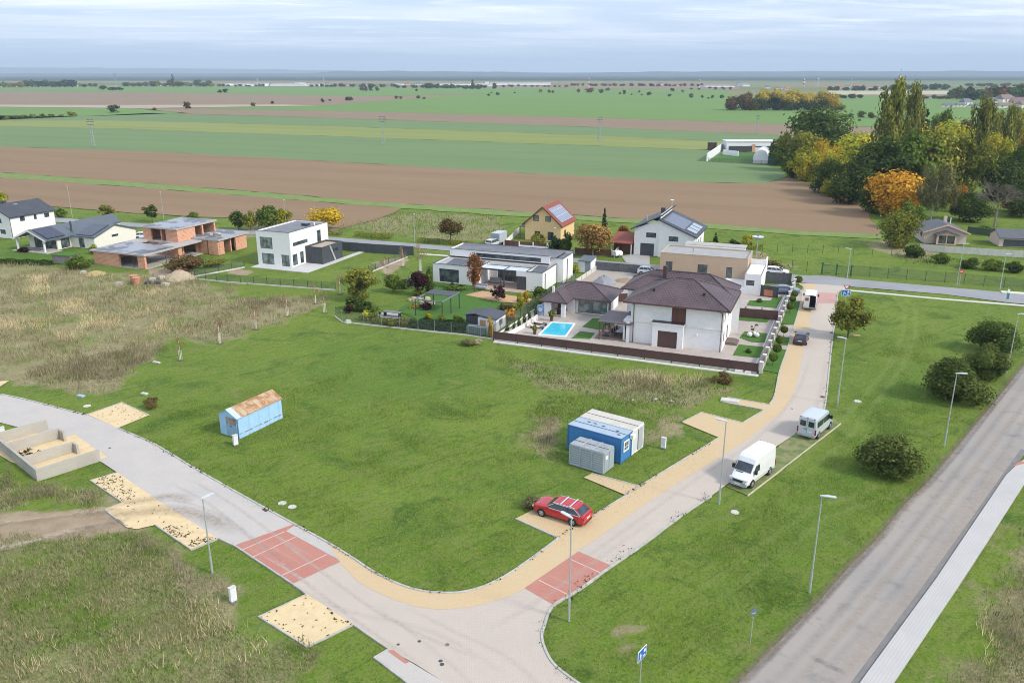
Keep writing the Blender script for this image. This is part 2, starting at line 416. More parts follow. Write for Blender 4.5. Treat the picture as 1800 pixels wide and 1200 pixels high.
E1 = [(-300, 250), (0, 258), (300, 268), (600, 285), (900, 303), (1200, 320), (1340, 323), (1385, 312), (1440, 328), (1490, 348), (1528, 372), (1546, 412)]
E2 = [(1546, 412), (1400, 405), (1240, 393), (900, 371), (700, 358), (600, 350), (300, 325), (0, 303), (-300, 288)]
sheet('ploughed_field', E1 + E2, soil, .03, rough=1.0, step=6)
sheet('ploughed_field', [(-300, 297), (0, 312), (300, 334), (600, 358), (708, 366), (690, 375), (655, 388), (600, 402), (560, 398), (430, 385), (200, 372), (60, 360), (-300, 345)], soil, .03, rough=1.0, step=6)
sheet('wheat_field', [(-300, 214), (0, 222), (200, 226), (600, 240), (900, 251), (1200, 262), (1250, 264), (1370, 298), (1385, 312), (1340, 323), (1200, 320), (900, 303), (600, 285), (300, 268), (0, 258), (-300, 250)], wheat, .02, rough=1.2, step=9)
sheet('stubble_field', [(-300, 207), (0, 212), (200, 212), (400, 217), (600, 222.5), (900, 233), (1150, 243), (1400, 255), (1560, 262), (1450, 275), (1250, 264), (900, 251), (600, 240), (200, 226), (0, 222), (-300, 214)], stub, .02, rough=1.5, step=12)
sheet('wheat_field', [(-300, 200), (140, 205), (260, 199), (600, 208), (1000, 222), (1390, 238), (1560, 245), (1560, 262), (1400, 255), (1150, 243), (900, 233), (600, 222.5), (400, 217), (200, 212), (0, 212), (-300, 207)], wheat, .02, rough=1.5, step=12)
sheet('fallow_field', [(240, 191), (600, 195.5), (900, 203), (1200, 212), (1390, 219), (1800, 232), (2000, 240), (1560, 245), (1390, 238), (1000, 222), (600, 208), (330, 200)], soil2, .02, rough=2, step=20)
sheet('wheat_field', [(560, 186), (640, 180), (760, 171), (880, 165), (1000, 164), (1300, 166), (1500, 168), (2100, 172), (2100, 240), (1800, 232), (1390, 219), (1200, 212), (900, 203), (600, 195.5), (330, 192)], wheat2, .02, rough=2, step=25)
sheet('fallow_field', [(-400, 160), (0, 160.5), (300, 163), (640, 170), (760, 171), (640, 180), (560, 186), (0, 188), (-400, 188)], soil2, .02, rough=3, step=40)
sheet('stubble_field', [(-400, 186.5), (0, 188), (240, 190.5), (560, 186), (500, 184), (200, 185), (-400, 183)], M('pale_soil', (.42, .34, .25), (.34, .29, .2), .02, .95, kind='World'), .06)
sheet('meadow', [(-400, 188.5), (0, 188.5), (240, 191), (330, 199), (140, 205), (0, 211), (-400, 207)], wheat2, .02, rough=2, step=25)
sheet('wheat_field', [(-500, 154), (300, 152), (700, 155), (1000, 155), (1280, 156), (1280, 166), (1000, 164), (880, 165), (640, 170), (300, 163), (0, 160.5), (-500, 160)], wheat2, .02, rough=4, step=80)
sheet('fallow_field', [(940, 151), (1150, 150.5), (1300, 152), (1300, 158), (1000, 155)], soil2, .2)
sheet('fallow_field', [(1455, 160), (2100, 160), (2100, 166), (1460, 167)], M('pale_stubble', (.48, .42, .28), (.4, .35, .22), .01, .95, kind='World'), .2)
# green headland between the two ploughed fields and along the lane
sheet('grass_verge', [(-300, 288), (0, 303), (300, 325), (600, 350), (900, 371), (1240, 393), (1546, 412), (1548, 420), (1400, 412), (1200, 398), (900, 380), (708, 366), (600, 358), (300, 334), (0, 312), (-300, 297)], verge, .022, rough=1.0, step=4)

# streets
kerbm = M('kerb_concrete', (.50, .49, .45), (.36, .35, .31), 1.3, .85, kind='World')
pave = Mgrid('grey_paving', (.55, .465, .375), (.52, .44, .36), (.39, .35, .32), .22, .11, .010, kind='World', rot=-RB, bump=.15, varc=(.45, .39, .335))
pavel = Mgrid('pale_paving', (.54, .485, .425), (.51, .46, .405), (.39, .375, .36), .22, .11, .010, kind='World', rot=.7, bump=.15, varc=(.40, .385, .37))
paver = Mgrid('red_paving', (.50, .205, .155), (.45, .19, .145), (.36, .17, .13), .22, .11, .010, kind='World', rot=-RB, bump=.15, varc=(.46, .26, .2))
pavey = Mgrid('yellow_paving', (.60, .445, .26), (.57, .42, .24), (.49, .365, .21), .22, .11, .010, kind='World', rot=-RB, bump=.15, varc=(.55, .43, .28))
gravy = M('yellow_gravel', (.70, .54, .31), (.61, .47, .27), 1.2, .95, bump=.5, kind='World')
yard = Mgrid('yard_paving', (.50, .43, .37), (.42, .37, .33), (.33, .30, .27), .5, .3, .015, kind='World', rot=-RA, bump=.2, varc=(.37, .30, .26))
concr = M('concrete', (.47, .45, .41), (.36, .34, .30), .8, .9, kind='World', bump=.15)
INL = [(-120, 680), (0, 692.5), (75, 709.5), (123, 722), (154.5, 729), (207, 752), (270, 779.5), (330, 815.5), (390, 850), (460, 889), (520, 922), (578, 954), (617, 978), (655, 1003), (694, 1023), (733, 1036), (772, 1041), (811, 1040), (850, 1030), (889, 1011), (928, 985), (982, 945)]
INR = [(982, 945), (1040, 907), (1100.7, 870), (1124, 853.9), (1200, 808), (1264, 768.7), (1306, 742.6), (1343, 720.5), (1352.6, 710.6), (1362, 693.3), (1370, 653.3), (1383.3, 614.6), (1396.3, 571), (1407.8, 530.6), (1412, 504), (1400, 497)]
RIGHT = [(1492, 502), (1482, 508), (1474.3, 512.5), (1472, 523.3), (1467.8, 566.7), (1464.9, 584), (1459, 636), (1452.6, 698.6), (1448.6, 720), (1420, 746), (1394, 765), (1340, 800), (1300, 834), (1250, 871.4), (1200, 904), (1128.7, 958), (1075.7, 994), (1017, 1036.7), (972.6, 1064), (957, 1099), (953, 1122), (966.7, 1157), (990, 1180.6), (1040, 1215), (1120, 1260)]
LOWL = [(1120, 1400), (870, 1400), (838, 1238), (784, 1200), (730, 1166), (682.8, 1139.8), (620.6, 1097), (539, 1044.5), (515, 1025), (412, 958), (384, 946), (279, 880), (207, 830.5), (180, 812.5), (141, 794.5), (75, 764.5), (45, 754), (0, 742), (-120, 722)]
sheet('street', INL + INR[1:] + RIGHT + LOWL, pave, .0)
sheet('street', INL[:12] + [(598, 988), (515, 1025)] + LOWL[9:], pavel, .004)
YB = [(1435, 500), (1424.6, 560), (1412.6, 613), (1402, 666.6), (1394, 693.3), (1378, 720), (1351, 741), (1316.6, 770.6), (1250, 813), (1208, 838), (1133.4, 885.4), (1075.7, 927.8), (1017.3, 966.7), (922, 1034.8), (889, 1050), (830.6, 1066), (772.3, 1071), (733.4, 1065.9), (694.5, 1054), (663.4, 1040.6), (628.4, 1021), (597, 988)]
sheet('footway', [(578, 954)] + INL[12:] + INR[1:] + YB, pavey, .008)
sheet('crossing', [(411.7, 958.3), (518.3, 920), (598.3, 986.7), (515, 1025)], paver, .012)
sheet('street', [(503, 933), (520, 922), (598, 983), (584, 977)], pavel, .016)
sheet('crossing', [(922, 1033), (1017, 968.6), (1075.7, 994), (972.6, 1062)], paver, .012)
sheet('crossing', [(1436.7, 514), (1471.4, 515.4), (1467.8, 533.4), (1433.8, 532)], M('faded_red_paving', (.52, .30, .26), (.47, .28, .24), 1, .9, kind='World'), .012)
lm = M('pale_line', (.62, .52, .48), (.52, .42, .38), 1, .9, kind='World')
for a_, b_ in (((423, 967), (500, 934)), ((441, 980), (520, 943)), ((493, 1012), (575, 974)), ((947, 1019), (998, 1044.5)), ((1001.8, 982), (1058, 1007.5))):
    strip('road_marking', [a_, b_], lm, .08, .012, .018)
# paved bays of yellow grit with their kerbs
BAYS = [[(154.5, 728.5), (214.5, 707.5), (262.5, 729), (207, 752)],
 [(207, 830.5), (159, 844), (216, 883), (183, 895), (222, 926), (240, 929.5), (273, 922), (336, 965.5), (384, 946), (279, 880)],
 [(539, 1043), (455, 1083.3), (540, 1136.7), (620.6, 1097)],
 [(982, 945), (906, 911), (952, 888), (1040, 907)], [(1124, 853.9), (1100.7, 870), (1026, 838.7), (1040, 831.7)],
 [(1264, 768.7), (1199, 741.8), (1233.7, 724.3), (1306, 742.6)], [(1343.3, 720), (1270, 706), (1279, 698), (1352.6, 710.6)],
 [(75, 764.5), (40, 752), (-40, 775), (20, 812), (80, 828), (165, 812), (141, 794.5)], [(-60, 672), (-60, 688), (0, 679), (16, 669)]]
for i, b in enumerate(BAYS): sheet('parking_bay', b, pavey if i in (3, 4, 5, 6) else gravy, .006 if i not in (1,) else .009)
for pts in ([(154, 728), (214, 707), (262, 729)], [(207, 830), (159, 844), (216, 883), (183, 895), (222, 924)], [(273, 922), (336, 965.5), (384, 946), (412, 958), (515, 1026), (539, 1044), (455, 1083.3), (540, 1136.7)],
            [(540, 1136.7), (620.6, 1097), (682.8, 1140), (657.5, 1155), (717.8, 1200), (760, 1236)], [(982, 945), (906, 911)], [(1124, 853.9), (1040, 831.7)], [(1306, 742.6), (1233.7, 724.3), (1199, 741.8)],
            [(1343, 720), (1270, 706)], [(1279, 698), (1352.6, 710.6)]):
    strip('kerb', pts, kerbm, .12, -.15, .05)
strip('kerb', spl(W(INL[:5]), 4), kerbm, .16, -.15, .06, True)
strip('kerb', spl(W(INL[5:]), 5), kerbm, .16, -.15, .06, True)
strip('kerb', spl(W([(1040, 907), (1100.7, 870), (1124, 853.9)]), 3), kerbm, .14, -.15, .05, True)
strip('kerb', spl(W([(1124, 853.9), (1200, 808), (1264, 768.7)]), 3), kerbm, .14, -.15, .05, True)
strip('kerb', spl(W([(1306, 742.6), (1343, 720.5)]), 3), kerbm, .14, -.15, .05, True)
strip('kerb', spl(W(INR[8:15]), 4), kerbm, .14, -.15, .05, True)
strip('kerb', spl(W(RIGHT[:9]), 4), kerbm, .16, -.15, .06, True)
strip('kerb', spl(W(RIGHT[13:]), 5), kerbm, .16, -.15, .06, True)
strip('kerb', W([(1314.6, 870.6), (1478, 744)]), M('cream_kerb', (.56, .50, .37), (.46, .41, .3), 1, .9, kind='World'), .09, -.15, .05, True)
sheet('parking_verge', [(1276, 855), (1314.6, 870.6), (1478, 744), (1450, 721), (1394, 765), (1300, 834)], M('worn_grass', (.24, .23, .11), (.13, .18, .05), .9, .95, kind='World', bump=.5, lo=.42, hi=.58), .008, rough=.12, step=.6)
sheet('pavement', [(682.8, 1140), (657.5, 1155), (760, 1236), (838, 1238), (784, 1200)], pavel, .01)
sheet('pavement', [(681, 1143.6), (690.6, 1141), (719.7, 1163), (712, 1166)], paver, .016)
# the asphalt roads
m, nt, out = _new('asphalt'); pos = coord(nt, 'World')
b1 = noise(nt, pos, .12, 5, .6, (1, .12, 1), -.73); b2 = noise(nt, pos, 3, 5, .8); b3 = noise(nt, pos, .5, 5, .7)
c = mixc(nt, ramp(nt, b1, .35, .65), (.30, .275, .25), (.36, .315, .27)); c = mixc(nt, ramp(nt, b3, .55, .75), c, (.20, .19, .185)); c = mixc(nt, ramp(nt, b2, .5, .8), c, (.33, .30, .27))
finish(nt, out, c, .9, 0, .25, b2, .3, .02); asph = m
asph2 = M('lane_asphalt', (.31, .31, .315), (.26, .26, .265), .15, .9, kind='World')
BL = [(1240, 1260), (1298, 1200), (1380, 1116), (1434.5, 1061.7), (1489, 999.5), (1547, 941), (1586, 890.6), (1636.7, 840), (1703, 760), (1750, 704), (1800, 641), (1900, 533)]
BR = [(1930, 640), (1800, 792), (1768, 834), (1644.5, 1019), (1512, 1200), (1460, 1270)]
sheet('road', rough_poly(W(BL), 1, .0)[:-1] + W(BR) if False else BL + BR, asph, .003)
dirtedge = M('gravel_edge', (.27, .22, .165), (.19, .16, .11), .8, .95, kind='World', bump=.4)
pts = W(BL); rp = rough_poly(pts, .35, .12, 5); rp = rp[:len(rp) - int((Vector(pts[-1]) - Vector(pts[0])).length / .35) + 1]

strip('gutter', [(1460, 1265), (1505, 1200), (1640, 1016), (1764, 840), (1800, 790)], M('dark_gutter', (.17, .165, .16), (.22, .21, .2), 1, .9, kind='World'), .5, -.05, .010)
slab_m = Mgrid('pavement_slabs', (.52, .50, .47), (.49, .47, .44), (.40, .38, .36), .20, .20, .012, kind='World', rot=-RB, off=0, bump=.15)
sheet('pavement', [(1470, 1262), (1512, 1200), (1644.5, 1019), (1768, 836), (1790, 815), (1900, 740), (1900, 790), (1800, 851), (1703, 1003), (1570.6, 1200), (1525, 1275)], slab_m, .10, h=.2)
sheet('pavement', [(1776, 822), (1792, 812), (1800, 812), (1800, 816)], paver, .106)
sheet('road', [(-300, 352), (0, 376), (428, 405), (580, 416.5), (792, 433), (1090, 461), (1362, 481), (1450, 486), (1492, 490), (1760, 513), (1900, 524), (1900, 542), (1776, 532), (1660, 517), (1550, 508), (1493, 503.5), (1400, 496), (1388, 494), (1090, 469), (792, 441), (580, 423), (428, 411), (0, 384), (-300, 358)], asph2, .008)
strip('pavement', [(1480, 508.5), (1493, 510.3), (1656.7, 525.5), (1800, 537), (1900, 545)], M('bright_concrete', (.66, .62, .54), (.58, .55, .48), 1, .9, kind='World'), .8, -.1, .03)
strip('pavement', [(1760, 513.5), (1800, 516.5), (1900, 524)], MATS['bright_concrete'], 1.4, -.1, .12)
strip('pavement', [(738, 446), (792, 450), (850, 455)], MATS['bright_concrete'], .9, -.1, .02)
sheet('driveway', [(1405, 489), (1430, 484), (1460, 485), (1492, 490)], asph2, .012)
sheet('driveway', [(868, 449), (885, 436), (905, 434), (960, 437), (962, 452), (930, 452)], asph2, .014)
sheet('driveway', [(1100, 461), (1092, 450), (1112, 446), (1142, 449), (1142, 466), (1112, 463)], M('drive_paving', (.40, .38, .36), (.34, .33, .31), .6, .9, kind='World'), .014)
sheet('gravel_lot', [(1047, 474), (1128, 481), (1112, 505), (1085, 540), (1030, 530), (1012, 500)], M('crushed_stone', (.34, .33, .32), (.40, .33, .25), .25, .95, kind='World', bump=.5), .01, rough=.3)
sheet('driveway', [(1391, 506), (1413, 505), (1407.8, 532), (1372, 527)], yard, .012)
sheet('driveway', [(1378, 571), (1396.3, 571), (1390, 594), (1365, 590)], yard, .012)
sheet('driveway', [(1358, 606), (1385, 607), (1383.5, 615), (1355, 611)], yard, .012)
lawnm = M('mown_lawn', (.055, .135, .018), (.075, .165, .025), 1.5, .95, kind='World', bump=.4)
X5 = lambda u, v: (1280 + u / 6.923, 480 + v / 6.923)
Y5 = lambda u, v: (1000 + u / 4.5, 460 + v / 4.5)
sheet('yard_paving', [(874, 592), (1335, 652), (1383, 530), (1376, 513), (1290, 510), (1250, 500), (1100, 500), (1035, 545), (948, 540), (905, 572)], yard, .006)
for z_, pl in ((.03, [X5(690, 310), X5(885, 350), X5(805, 630), X5(620, 615)]), (.03, [X5(575, 750), X5(755, 790), X5(735, 885), X5(540, 865)]), (.03, [(1354.4, 610), (1383.7, 615), (1368, 656), (1339, 650)]),
      (.03, [X5(760, 155), X5(925, 170), X5(920, 205), X5(760, 195)]), (.03, [X5(755, 110), X5(840, 140), X5(755, 135)]),
      (.05, [Y5(105, 515), Y5(190, 448), Y5(360, 452), Y5(360, 525), Y5(230, 537)]), (.05, [Y5(20, 605), Y5(90, 550), Y5(205, 565), Y5(165, 612)]),
      (.05, [Y5(1350, 602), Y5(1390, 552), Y5(1568, 568), Y5(1550, 640), Y5(1440, 635)]), (.05, [Y5(1296, 740), Y5(1345, 655), Y5(1540, 675), Y5(1505, 762)]),
      (.05, [Y5(1290, 460), Y5(1300, 428), Y5(1590, 455), Y5(1565, 482)]), (.05, [X5(225, 395), X5(260, 335), X5(520, 335), X5(550, 290), X5(660, 290), X5(585, 425)])):
    sheet('lawn', pl, lawnm, z_, h=.06)
sheet('garden_lawn', [(700, 545), (757, 500), (760, 503), (835, 512), (870, 520), (910, 545), (880, 568), (830, 575), (760, 575)], lawnm, .012, rough=.3)

def smear(name, pxy, wd, col, amt=.6, z=.02, world=False, nsc=2.5):
    """thin film of dust or rubber on the paving, fading to its edges"""
    key = 'film_%d_%d' % (int(col[0] * 1000), int(amt * 100))
    if key not in MATS:
        m, nt, out = _new(key); a_ = N(nt, 'ShaderNodeAttribute', attribute_name='a'); pos = coord(nt, 'World'); n_ = noise(nt, pos, nsc, 5, .7); mu = N(nt, 'ShaderNodeMath', operation='MULTIPLY')
        nt.links.new(a_.outputs['Fac'], mu.inputs[0]); nt.links.new(ramp(nt, n_, .25, .7), mu.inputs[1]); m2 = N(nt, 'ShaderNodeMath', operation='MULTIPLY'); nt.links.new(mu.outputs[0], m2.inputs[0]); m2.inputs[1].default_value = amt
        finish(nt, out, col, .95, 0, .1, alpha=m2.outputs[0]); MATS[key] = m
    q = [Vector(p) for p in spl(pxy if world else W(pxy), 5)]; mb = MB(); al = []; n = len(q)
    rows = []
    for i, p in enumerate(q):
        d = (q[min(i + 1, n - 1)] - q[max(i - 1, 0)]).normalized(); nn = Vector((-d.y, d.x)); e = min(1, i / 3, (n - 1 - i) / 3); rows.append([(p + nn * wd * f, (1 - abs(f) * 2) * e) for f in (-.5, -.25, 0, .25, .5)])
    vs = []; fs = []
    for r in rows:
        for p, a_ in r: vs.append((p.x, p.y, z)); al.append(a_)
    for i in range(n - 1):
        for j in range(4): fs.append((i * 5 + j + 1, i * 5 + j, (i + 1) * 5 + j, (i + 1) * 5 + j + 1))
    me_ = bpy.data.meshes.new(name); me_.from_pydata(vs, [], fs); at_ = me_.attributes.new('a', 'FLOAT', 'POINT'); at_.data.foreach_set('value', al); me_.materials.append(MATS[key]); o_ = bpy.data.objects.new(name, me_); COL.objects.link(o_); return struct(o_)
mud = (.36, .28, .20); lightd = (.60, .54, .46); rub = (.24, .22, .20)
for pts_, w_, c_, a_ in ([(180, 905), (230, 902), (290, 896), (350, 905), (420, 935)], 2.2, mud, .6), ([(190, 885), (250, 880), (300, 872), (340, 882)], 1.6, mud, .55), ([(260, 905), (330, 893), (400, 920), (470, 965), (540, 1020)], .5, rub, .16), ([(240, 893), (300, 880), (370, 897), (450, 945)], .5, rub, .16), \
    ([(300, 850), (360, 880), (430, 935), (520, 1010), (640, 1100), (760, 1180)], .5, lightd, .6), ([(330, 840), (400, 880), (470, 930), (560, 1000), (690, 1090), (850, 1160)], .5, lightd, .6), ([(470, 1010), (600, 1070), (760, 1110), (900, 1190)], .7, rub, .12), ([(700, 1060), (800, 1110), (900, 1160), (980, 1240)], .6, rub, .13), ([(640, 1050), (760, 1140), (860, 1230)], .5, rub, .12), \
    ([(1000, 1000), (1100, 930), (1230, 838), (1330, 770), (1400, 690), (1425, 620)], .7, rub, .12), ([(850, 1110), (940, 1060), (1040, 990), (1150, 912)], .8, lightd, .35), ([(1330, 830), (1400, 770), (1440, 700), (1455, 600)], .9, rub, .12):
    smear('dust_film', pts_, w_, c_, a_)
for pts_, w_, c_, a_ in ([(1330, 1230), (1480, 1070), (1600, 930), (1720, 780), (1810, 665)], .9, (.17, .165, .16), .25), ([(1400, 1230), (1540, 1080), (1650, 940), (1760, 800), (1830, 700)], .8, (.17, .165, .16), .2), ([(1365, 1240), (1510, 1075), (1625, 935), (1740, 790), (1820, 685)], .8, (.46, .38, .30), .6), ([(1440, 1230), (1570, 1080), (1690, 920), (1790, 770)], 1.6, (.46, .38, .30), .5), \
    ([(1310, 1200), (1400, 1105), (1480, 1020), (1560, 935)], .5, (.13, .13, .135), .5), ([(1420, 1150), (1455, 1168), (1490, 1185)], .7, (.13, .13, .135), .55), ([(1620, 870), (1690, 790), (1760, 700), (1810, 640)], .4, (.13, .13, .135), .4):
    smear('road_wear', pts_, w_, c_, a_, .016)
for pts_, w_ in (([(430, 958), (520, 1010), (560, 1035)], .35), ([(455, 948), (545, 1000)], .3), ([(480, 938), (560, 985)], .3), ([(960, 1010), (1010, 1030)], .3)): smear('dust_film', pts_, w_, (.72, .62, .55), .5, .03)
for pts_, w_, c_, a_ in ([(-60, 925), (60, 912), (150, 900), (215, 893)], 1.3, (.50, .40, .28), .9), ([(-60, 975), (40, 955), (130, 932), (220, 918)], 1.3, (.55, .46, .35), .9), ([(120, 932), (180, 922), (230, 912)], .9, (.30, .22, .15), .8):
    smear('track_rut', pts_, w_, c_, a_, .05)

smear('road_shoulder', [tuple(p) for p in W(BL)], 1.1, (.24, .19, .14), .95, .02, True, 1.3)
# ---------------------------------------------------------------- foliage
def leafmesh(name, kind, n, size, seed):
    r = np.random.default_rng(seed)
    if kind == 'round' or kind == 'loose' or kind == 'bush':
        k = 26 if kind != 'loose' else 34
        d = r.normal(size=(k, 3)); d /= np.linalg.norm(d, axis=1)[:, None]
        rad = r.uniform(.45, .82, k) if kind != 'loose' else r.uniform(.4, 1.0, k)
        c = d * rad[:, None] * np.array([.42, .42, .42]); br = r.uniform(.12, .22, k) if kind != 'loose' else r.uniform(.07, .17, k)
        c[:, 2] = c[:, 2] + .5
        if kind == 'bush':
            c[:, 2] = np.abs(c[:, 2] - .32) * 1.05 + .12; c[:, 2] *= 1.2; rr0 = r.uniform(.7, 1.22, k)[:, None]; c[:, :2] *= rr0; br = r.uniform(.08, .22, k)
    elif kind == 'poplar':
        k = 80; z = r.uniform(.04, .90, k); a = r.uniform(0, 2 * pi, k); w = .44 * np.minimum(1, (1.06 - z) * 3.6) * np.minimum(1, .55 + z * 1.6)
        rr = w * r.uniform(.1, .9, k); c = np.stack([np.cos(a) * rr, np.sin(a) * rr, z], 1); br = r.uniform(.07, .12, k)
    elif kind == 'conifer':
        k = 46; z = r.uniform(0.03, .97, k) ** 1.1; a = r.uniform(0, 2 * pi, k); rr = .44 * (1 - z) * r.uniform(.5, 1, k)
        c = np.stack([np.cos(a) * rr, np.sin(a) * rr, z], 1); br = .05 + .09 * (1 - z)
    elif kind == 'column':
        k = 20; z = r.uniform(.05, .95, k); a = r.uniform(0, 2 * pi, k); c = np.stack([np.cos(a) * .25, np.sin(a) * .25, z], 1); br = np.full(k, .22)
    elif kind == 'birch':
        k = 60; a = r.uniform(0, 2 * pi, k); z = r.uniform(.25, .97, k); rr = .42 * np.sqrt(np.clip(1.0 - ((z - .5) / .55) ** 2, .05, 1)) * r.uniform(.3, 1, k)
        c = np.stack([np.cos(a) * rr, np.sin(a) * rr, z], 1); br = r.uniform(.05, .11, k)
    elif kind == 'ball':
        k = 1; c = np.array([[0, 0, .5]]); br = np.array([.5])
    elif kind == 'sprig':
        k = 14; a = r.uniform(0, 2 * pi, k); rr = r.uniform(.05, .42, k); z = r.uniform(.05, .95, k); c = np.stack([np.cos(a) * rr, np.sin(a) * rr, z], 1); br = np.full(k, .13)
    wts = br ** 2; b = r.choice(len(br), n, p=wts / wts.sum())
    d = r.normal(size=(n, 3)); d /= np.linalg.norm(d, axis=1)[:, None]
    sh = br[b] * np.where(r.uniform(0, 1, n) < .07, r.uniform(1, 1.55, n), r.uniform(.55, 1.08, n)) if kind != 'ball' else br[b] * r.uniform(.86, 1.02, n)
    if kind == 'poplar': off = d * sh[:, None] * np.array([1, 1, 1.35])
    elif kind == 'birch': off = d * sh[:, None] * np.array([.7, .7, 1.0]); off[:, 2] -= r.uniform(0, .2, n) * (c[b][:, 2])
    elif kind == 'conifer': off = d * sh[:, None] * np.array([1.3, 1.3, .35]); off[:, 2] -= .04 * r.uniform(0, 1, n)
    else: off = d * sh[:, None]
    p = c[b] + off
    if kind in ('round', 'loose'): out_ = p - np.array([0, 0, .45])
    else: out_ = (p - np.array([0, 0, .4])) * np.array([1, 1, .4])
    out_ /= np.linalg.norm(out_, axis=1)[:, None] + 1e-6
    nm = d * .65 + out_ * .5 + r.normal(size=(n, 3)) * .42; nm /= np.linalg.norm(nm, axis=1)[:, None]
    up = r.normal(size=(n, 3)); u = np.cross(nm, up); u /= np.linalg.norm(u, axis=1)[:, None]; w = np.cross(nm, u)
    s = size * r.uniform(.5, 1.35, n)[:, None]
    asp = 1.0 if kind != 'birch' else .5
    V = np.stack([p - u * s, p - w * s * .75 * asp, p + u * s, p + w * s * .75 * asp], 1).reshape(-1, 3)
    m_ = bpy.data.meshes.new(name); m_.vertices.add(4 * n); m_.vertices.foreach_set('co', V.ravel().astype(np.float32))
    m_.loops.add(4 * n); m_.loops.foreach_set('vertex_index', np.arange(4 * n)); m_.polygons.add(n)
    m_.polygons.foreach_set('loop_start', np.arange(n) * 4); m_.polygons.foreach_set('loop_total', np.full(n, 4)); m_.update(calc_edges=True)
    cb = r.uniform(0, 1, len(br)); cb2 = r.uniform(0, 1, len(br))
    v1 = np.clip(cb[b] * .65 + r.uniform(-.25, .55, n), 0, 1); v2 = np.clip(cb2[b] * .6 + r.uniform(0, .4, n), 0, 1)
    ca_ = m_.color_attributes.new('v', 'FLOAT_COLOR', 'POINT')
    ca_.data.foreach_set('color', np.repeat(np.stack([v1, v2, np.clip(p[:, 2] + (cb[b] - .5) * .3, 0, 1), np.ones(n)], 1), 4, axis=0).ravel())
    return m_
LM = {}
def crownmesh(kind, var, n, size):
    key = (kind, var, n, size)
    if key not in LM: LM[key] = leafmesh('crown_' + kind, kind, n, size, 100 + var * 7 + len(kind))
    return LM[key]
def withmat(me_, mat):
    key = (me_.name, mat.name)
    if key not in LM:
        c = me_.copy(); c.materials.clear(); c.materials.append(mat); LM[key] = c
    return LM[key]
bark = M('bark', (.13, .10, .075), (.075, .06, .045), 4, .95, bump=.5)
birchbark = M('birch_bark', (.62, .60, .55), (.25, .23, .2), 3, .9, stretch=(1, 1, 3))
greybark = M('grey_bark', (.30, .26, .22), (.2, .17, .14), 4, .95)
def trunk_mb(h, r, limbs=5, seed=0, spread=.3, start=.25, lim=.85):
    rr = random.Random(seed); mb = MB(); mb.tube((0, 0, -.1), (0, 0, h * .55), r, r * .7, 8, False); mb.tube((0, 0, h * .55), (rr.uniform(-.03, .03) * h, 0, h * lim), r * .7, r * .15, 6)
    for i in range(limbs):
        a_ = 2 * pi * i / limbs + rr.uniform(-.4, .4); z0 = h * rr.uniform(start, .6); L = h * rr.uniform(.6, 1) * spread
        mb.tube((0, 0, z0), (cos(a_) * L, sin(a_) * L, z0 + L * rr.uniform(.6, 1.2)), r * .42, r * .1, 5, False)
    return mb
TRUNKS = {}
def trunkmesh(kind, seed):
    k = (kind, seed)
    if k not in TRUNKS:
        if kind == 'poplar': mb = trunk_mb(1, .018, 5, seed, .15)
        elif kind == 'birch': mb = trunk_mb(1, .014, 6, seed, .25, .3)
        else: mb = trunk_mb(1, .022, 6, seed, .3)
        o_ = mb.build('trunk', birchbark if kind == 'birch' else bark); TRUNKS[k] = o_.data; bpy.data.objects.remove(o_)
    return TRUNKS[k]
def tree(name, label, cat, px, by, ty, w, mat, kind='round', dens=2600, size=.028, var=None, group=None, bot=.12, parts=True, lean=0, asp=1.0, baseh=0):
    """base at pixel (px,by) on the ground, its top in line with pixel row ty, w pixels wide"""
    b = P(px, by); H_ = topz(b, px, ty); Wd = pxsize(b, w); var = var if var is not None else random.randrange(3)
    cm = withmat(crownmesh(kind, var, dens, size), mat); rz = random.uniform(0, 6.28)
    if not parts:
        o_ = bpy.data.objects.new(name, cm); COL.objects.link(o_); o_.location = (b.x, b.y, -.1); o_.scale = (Wd, Wd * asp, H_); o_.rotation_euler = (0, 0, rz)
        tag(o_, label, cat, group); return o_
    t = thing(name, label, cat, (b.x, b.y, -.08), rz, group)
    if bot > .03 or kind not in ('bush', 'ball'):
        tr = bpy.data.objects.new('trunk', trunkmesh('birch' if kind == 'birch' else 'poplar' if kind == 'poplar' else 'round', var)); COL.objects.link(tr); tr.parent = t
        tr.scale = (H_ * .9,) * 3
    cr = bpy.data.objects.new('crown', cm); COL.objects.link(cr); cr.parent = t
    if kind in ('round', 'loose') and group is None: Wd *= 1.2
    if kind == 'bush' and group is None: Wd *= 1.15
    cr.location = (0, 0, H_ * bot); cr.scale = (Wd, Wd * asp, H_ * (1 - bot))
    return t
def bare_tree(name, label, px, by, ty, w, seed=1, group=None, col=None):
    b = P(px, by); H_ = topz(b, px, ty); Wd = pxsize(b, w); rr = random.Random(seed)
    t = thing(name, label, 'tree', (b.x, b.y, -.05), 0, group)
    mb = MB(); mb.tube((0, 0, 0), (0, 0, H_ * .4), H_ * .022, H_ * .016, 7, False); mb.build('trunk', greybark, t)
    tw = MB()
    def grow(p, d, L, r, lv):
        q = p + d * L; tw.tube(p, q, r, r * .6, 4 if lv > 1 else 3, False)
        if lv == 0: return
        for i in range(4 if lv > 1 else 5):
            nd = (d + Vector((rr.gauss(0, .55), rr.gauss(0, .55), rr.gauss(.05, .35)))).normalized(); grow(q, nd, L * rr.uniform(.55, .8), r * .55, lv - 1)
    for i in range(6):
        a_ = i * pi / 3 + rr.uniform(-.3, .3); grow(Vector((0, 0, H_ * rr.uniform(.3, .42))), Vector((cos(a_) * .6, sin(a_) * .6, .8)).normalized(), min(H_ * .22, Wd * .3), H_ * .009, 4)
    tw.build('crown', col or M('twigs', (.24, .19, .15), (.17, .14, .11), 1, .95), t); return t
G_ = {}
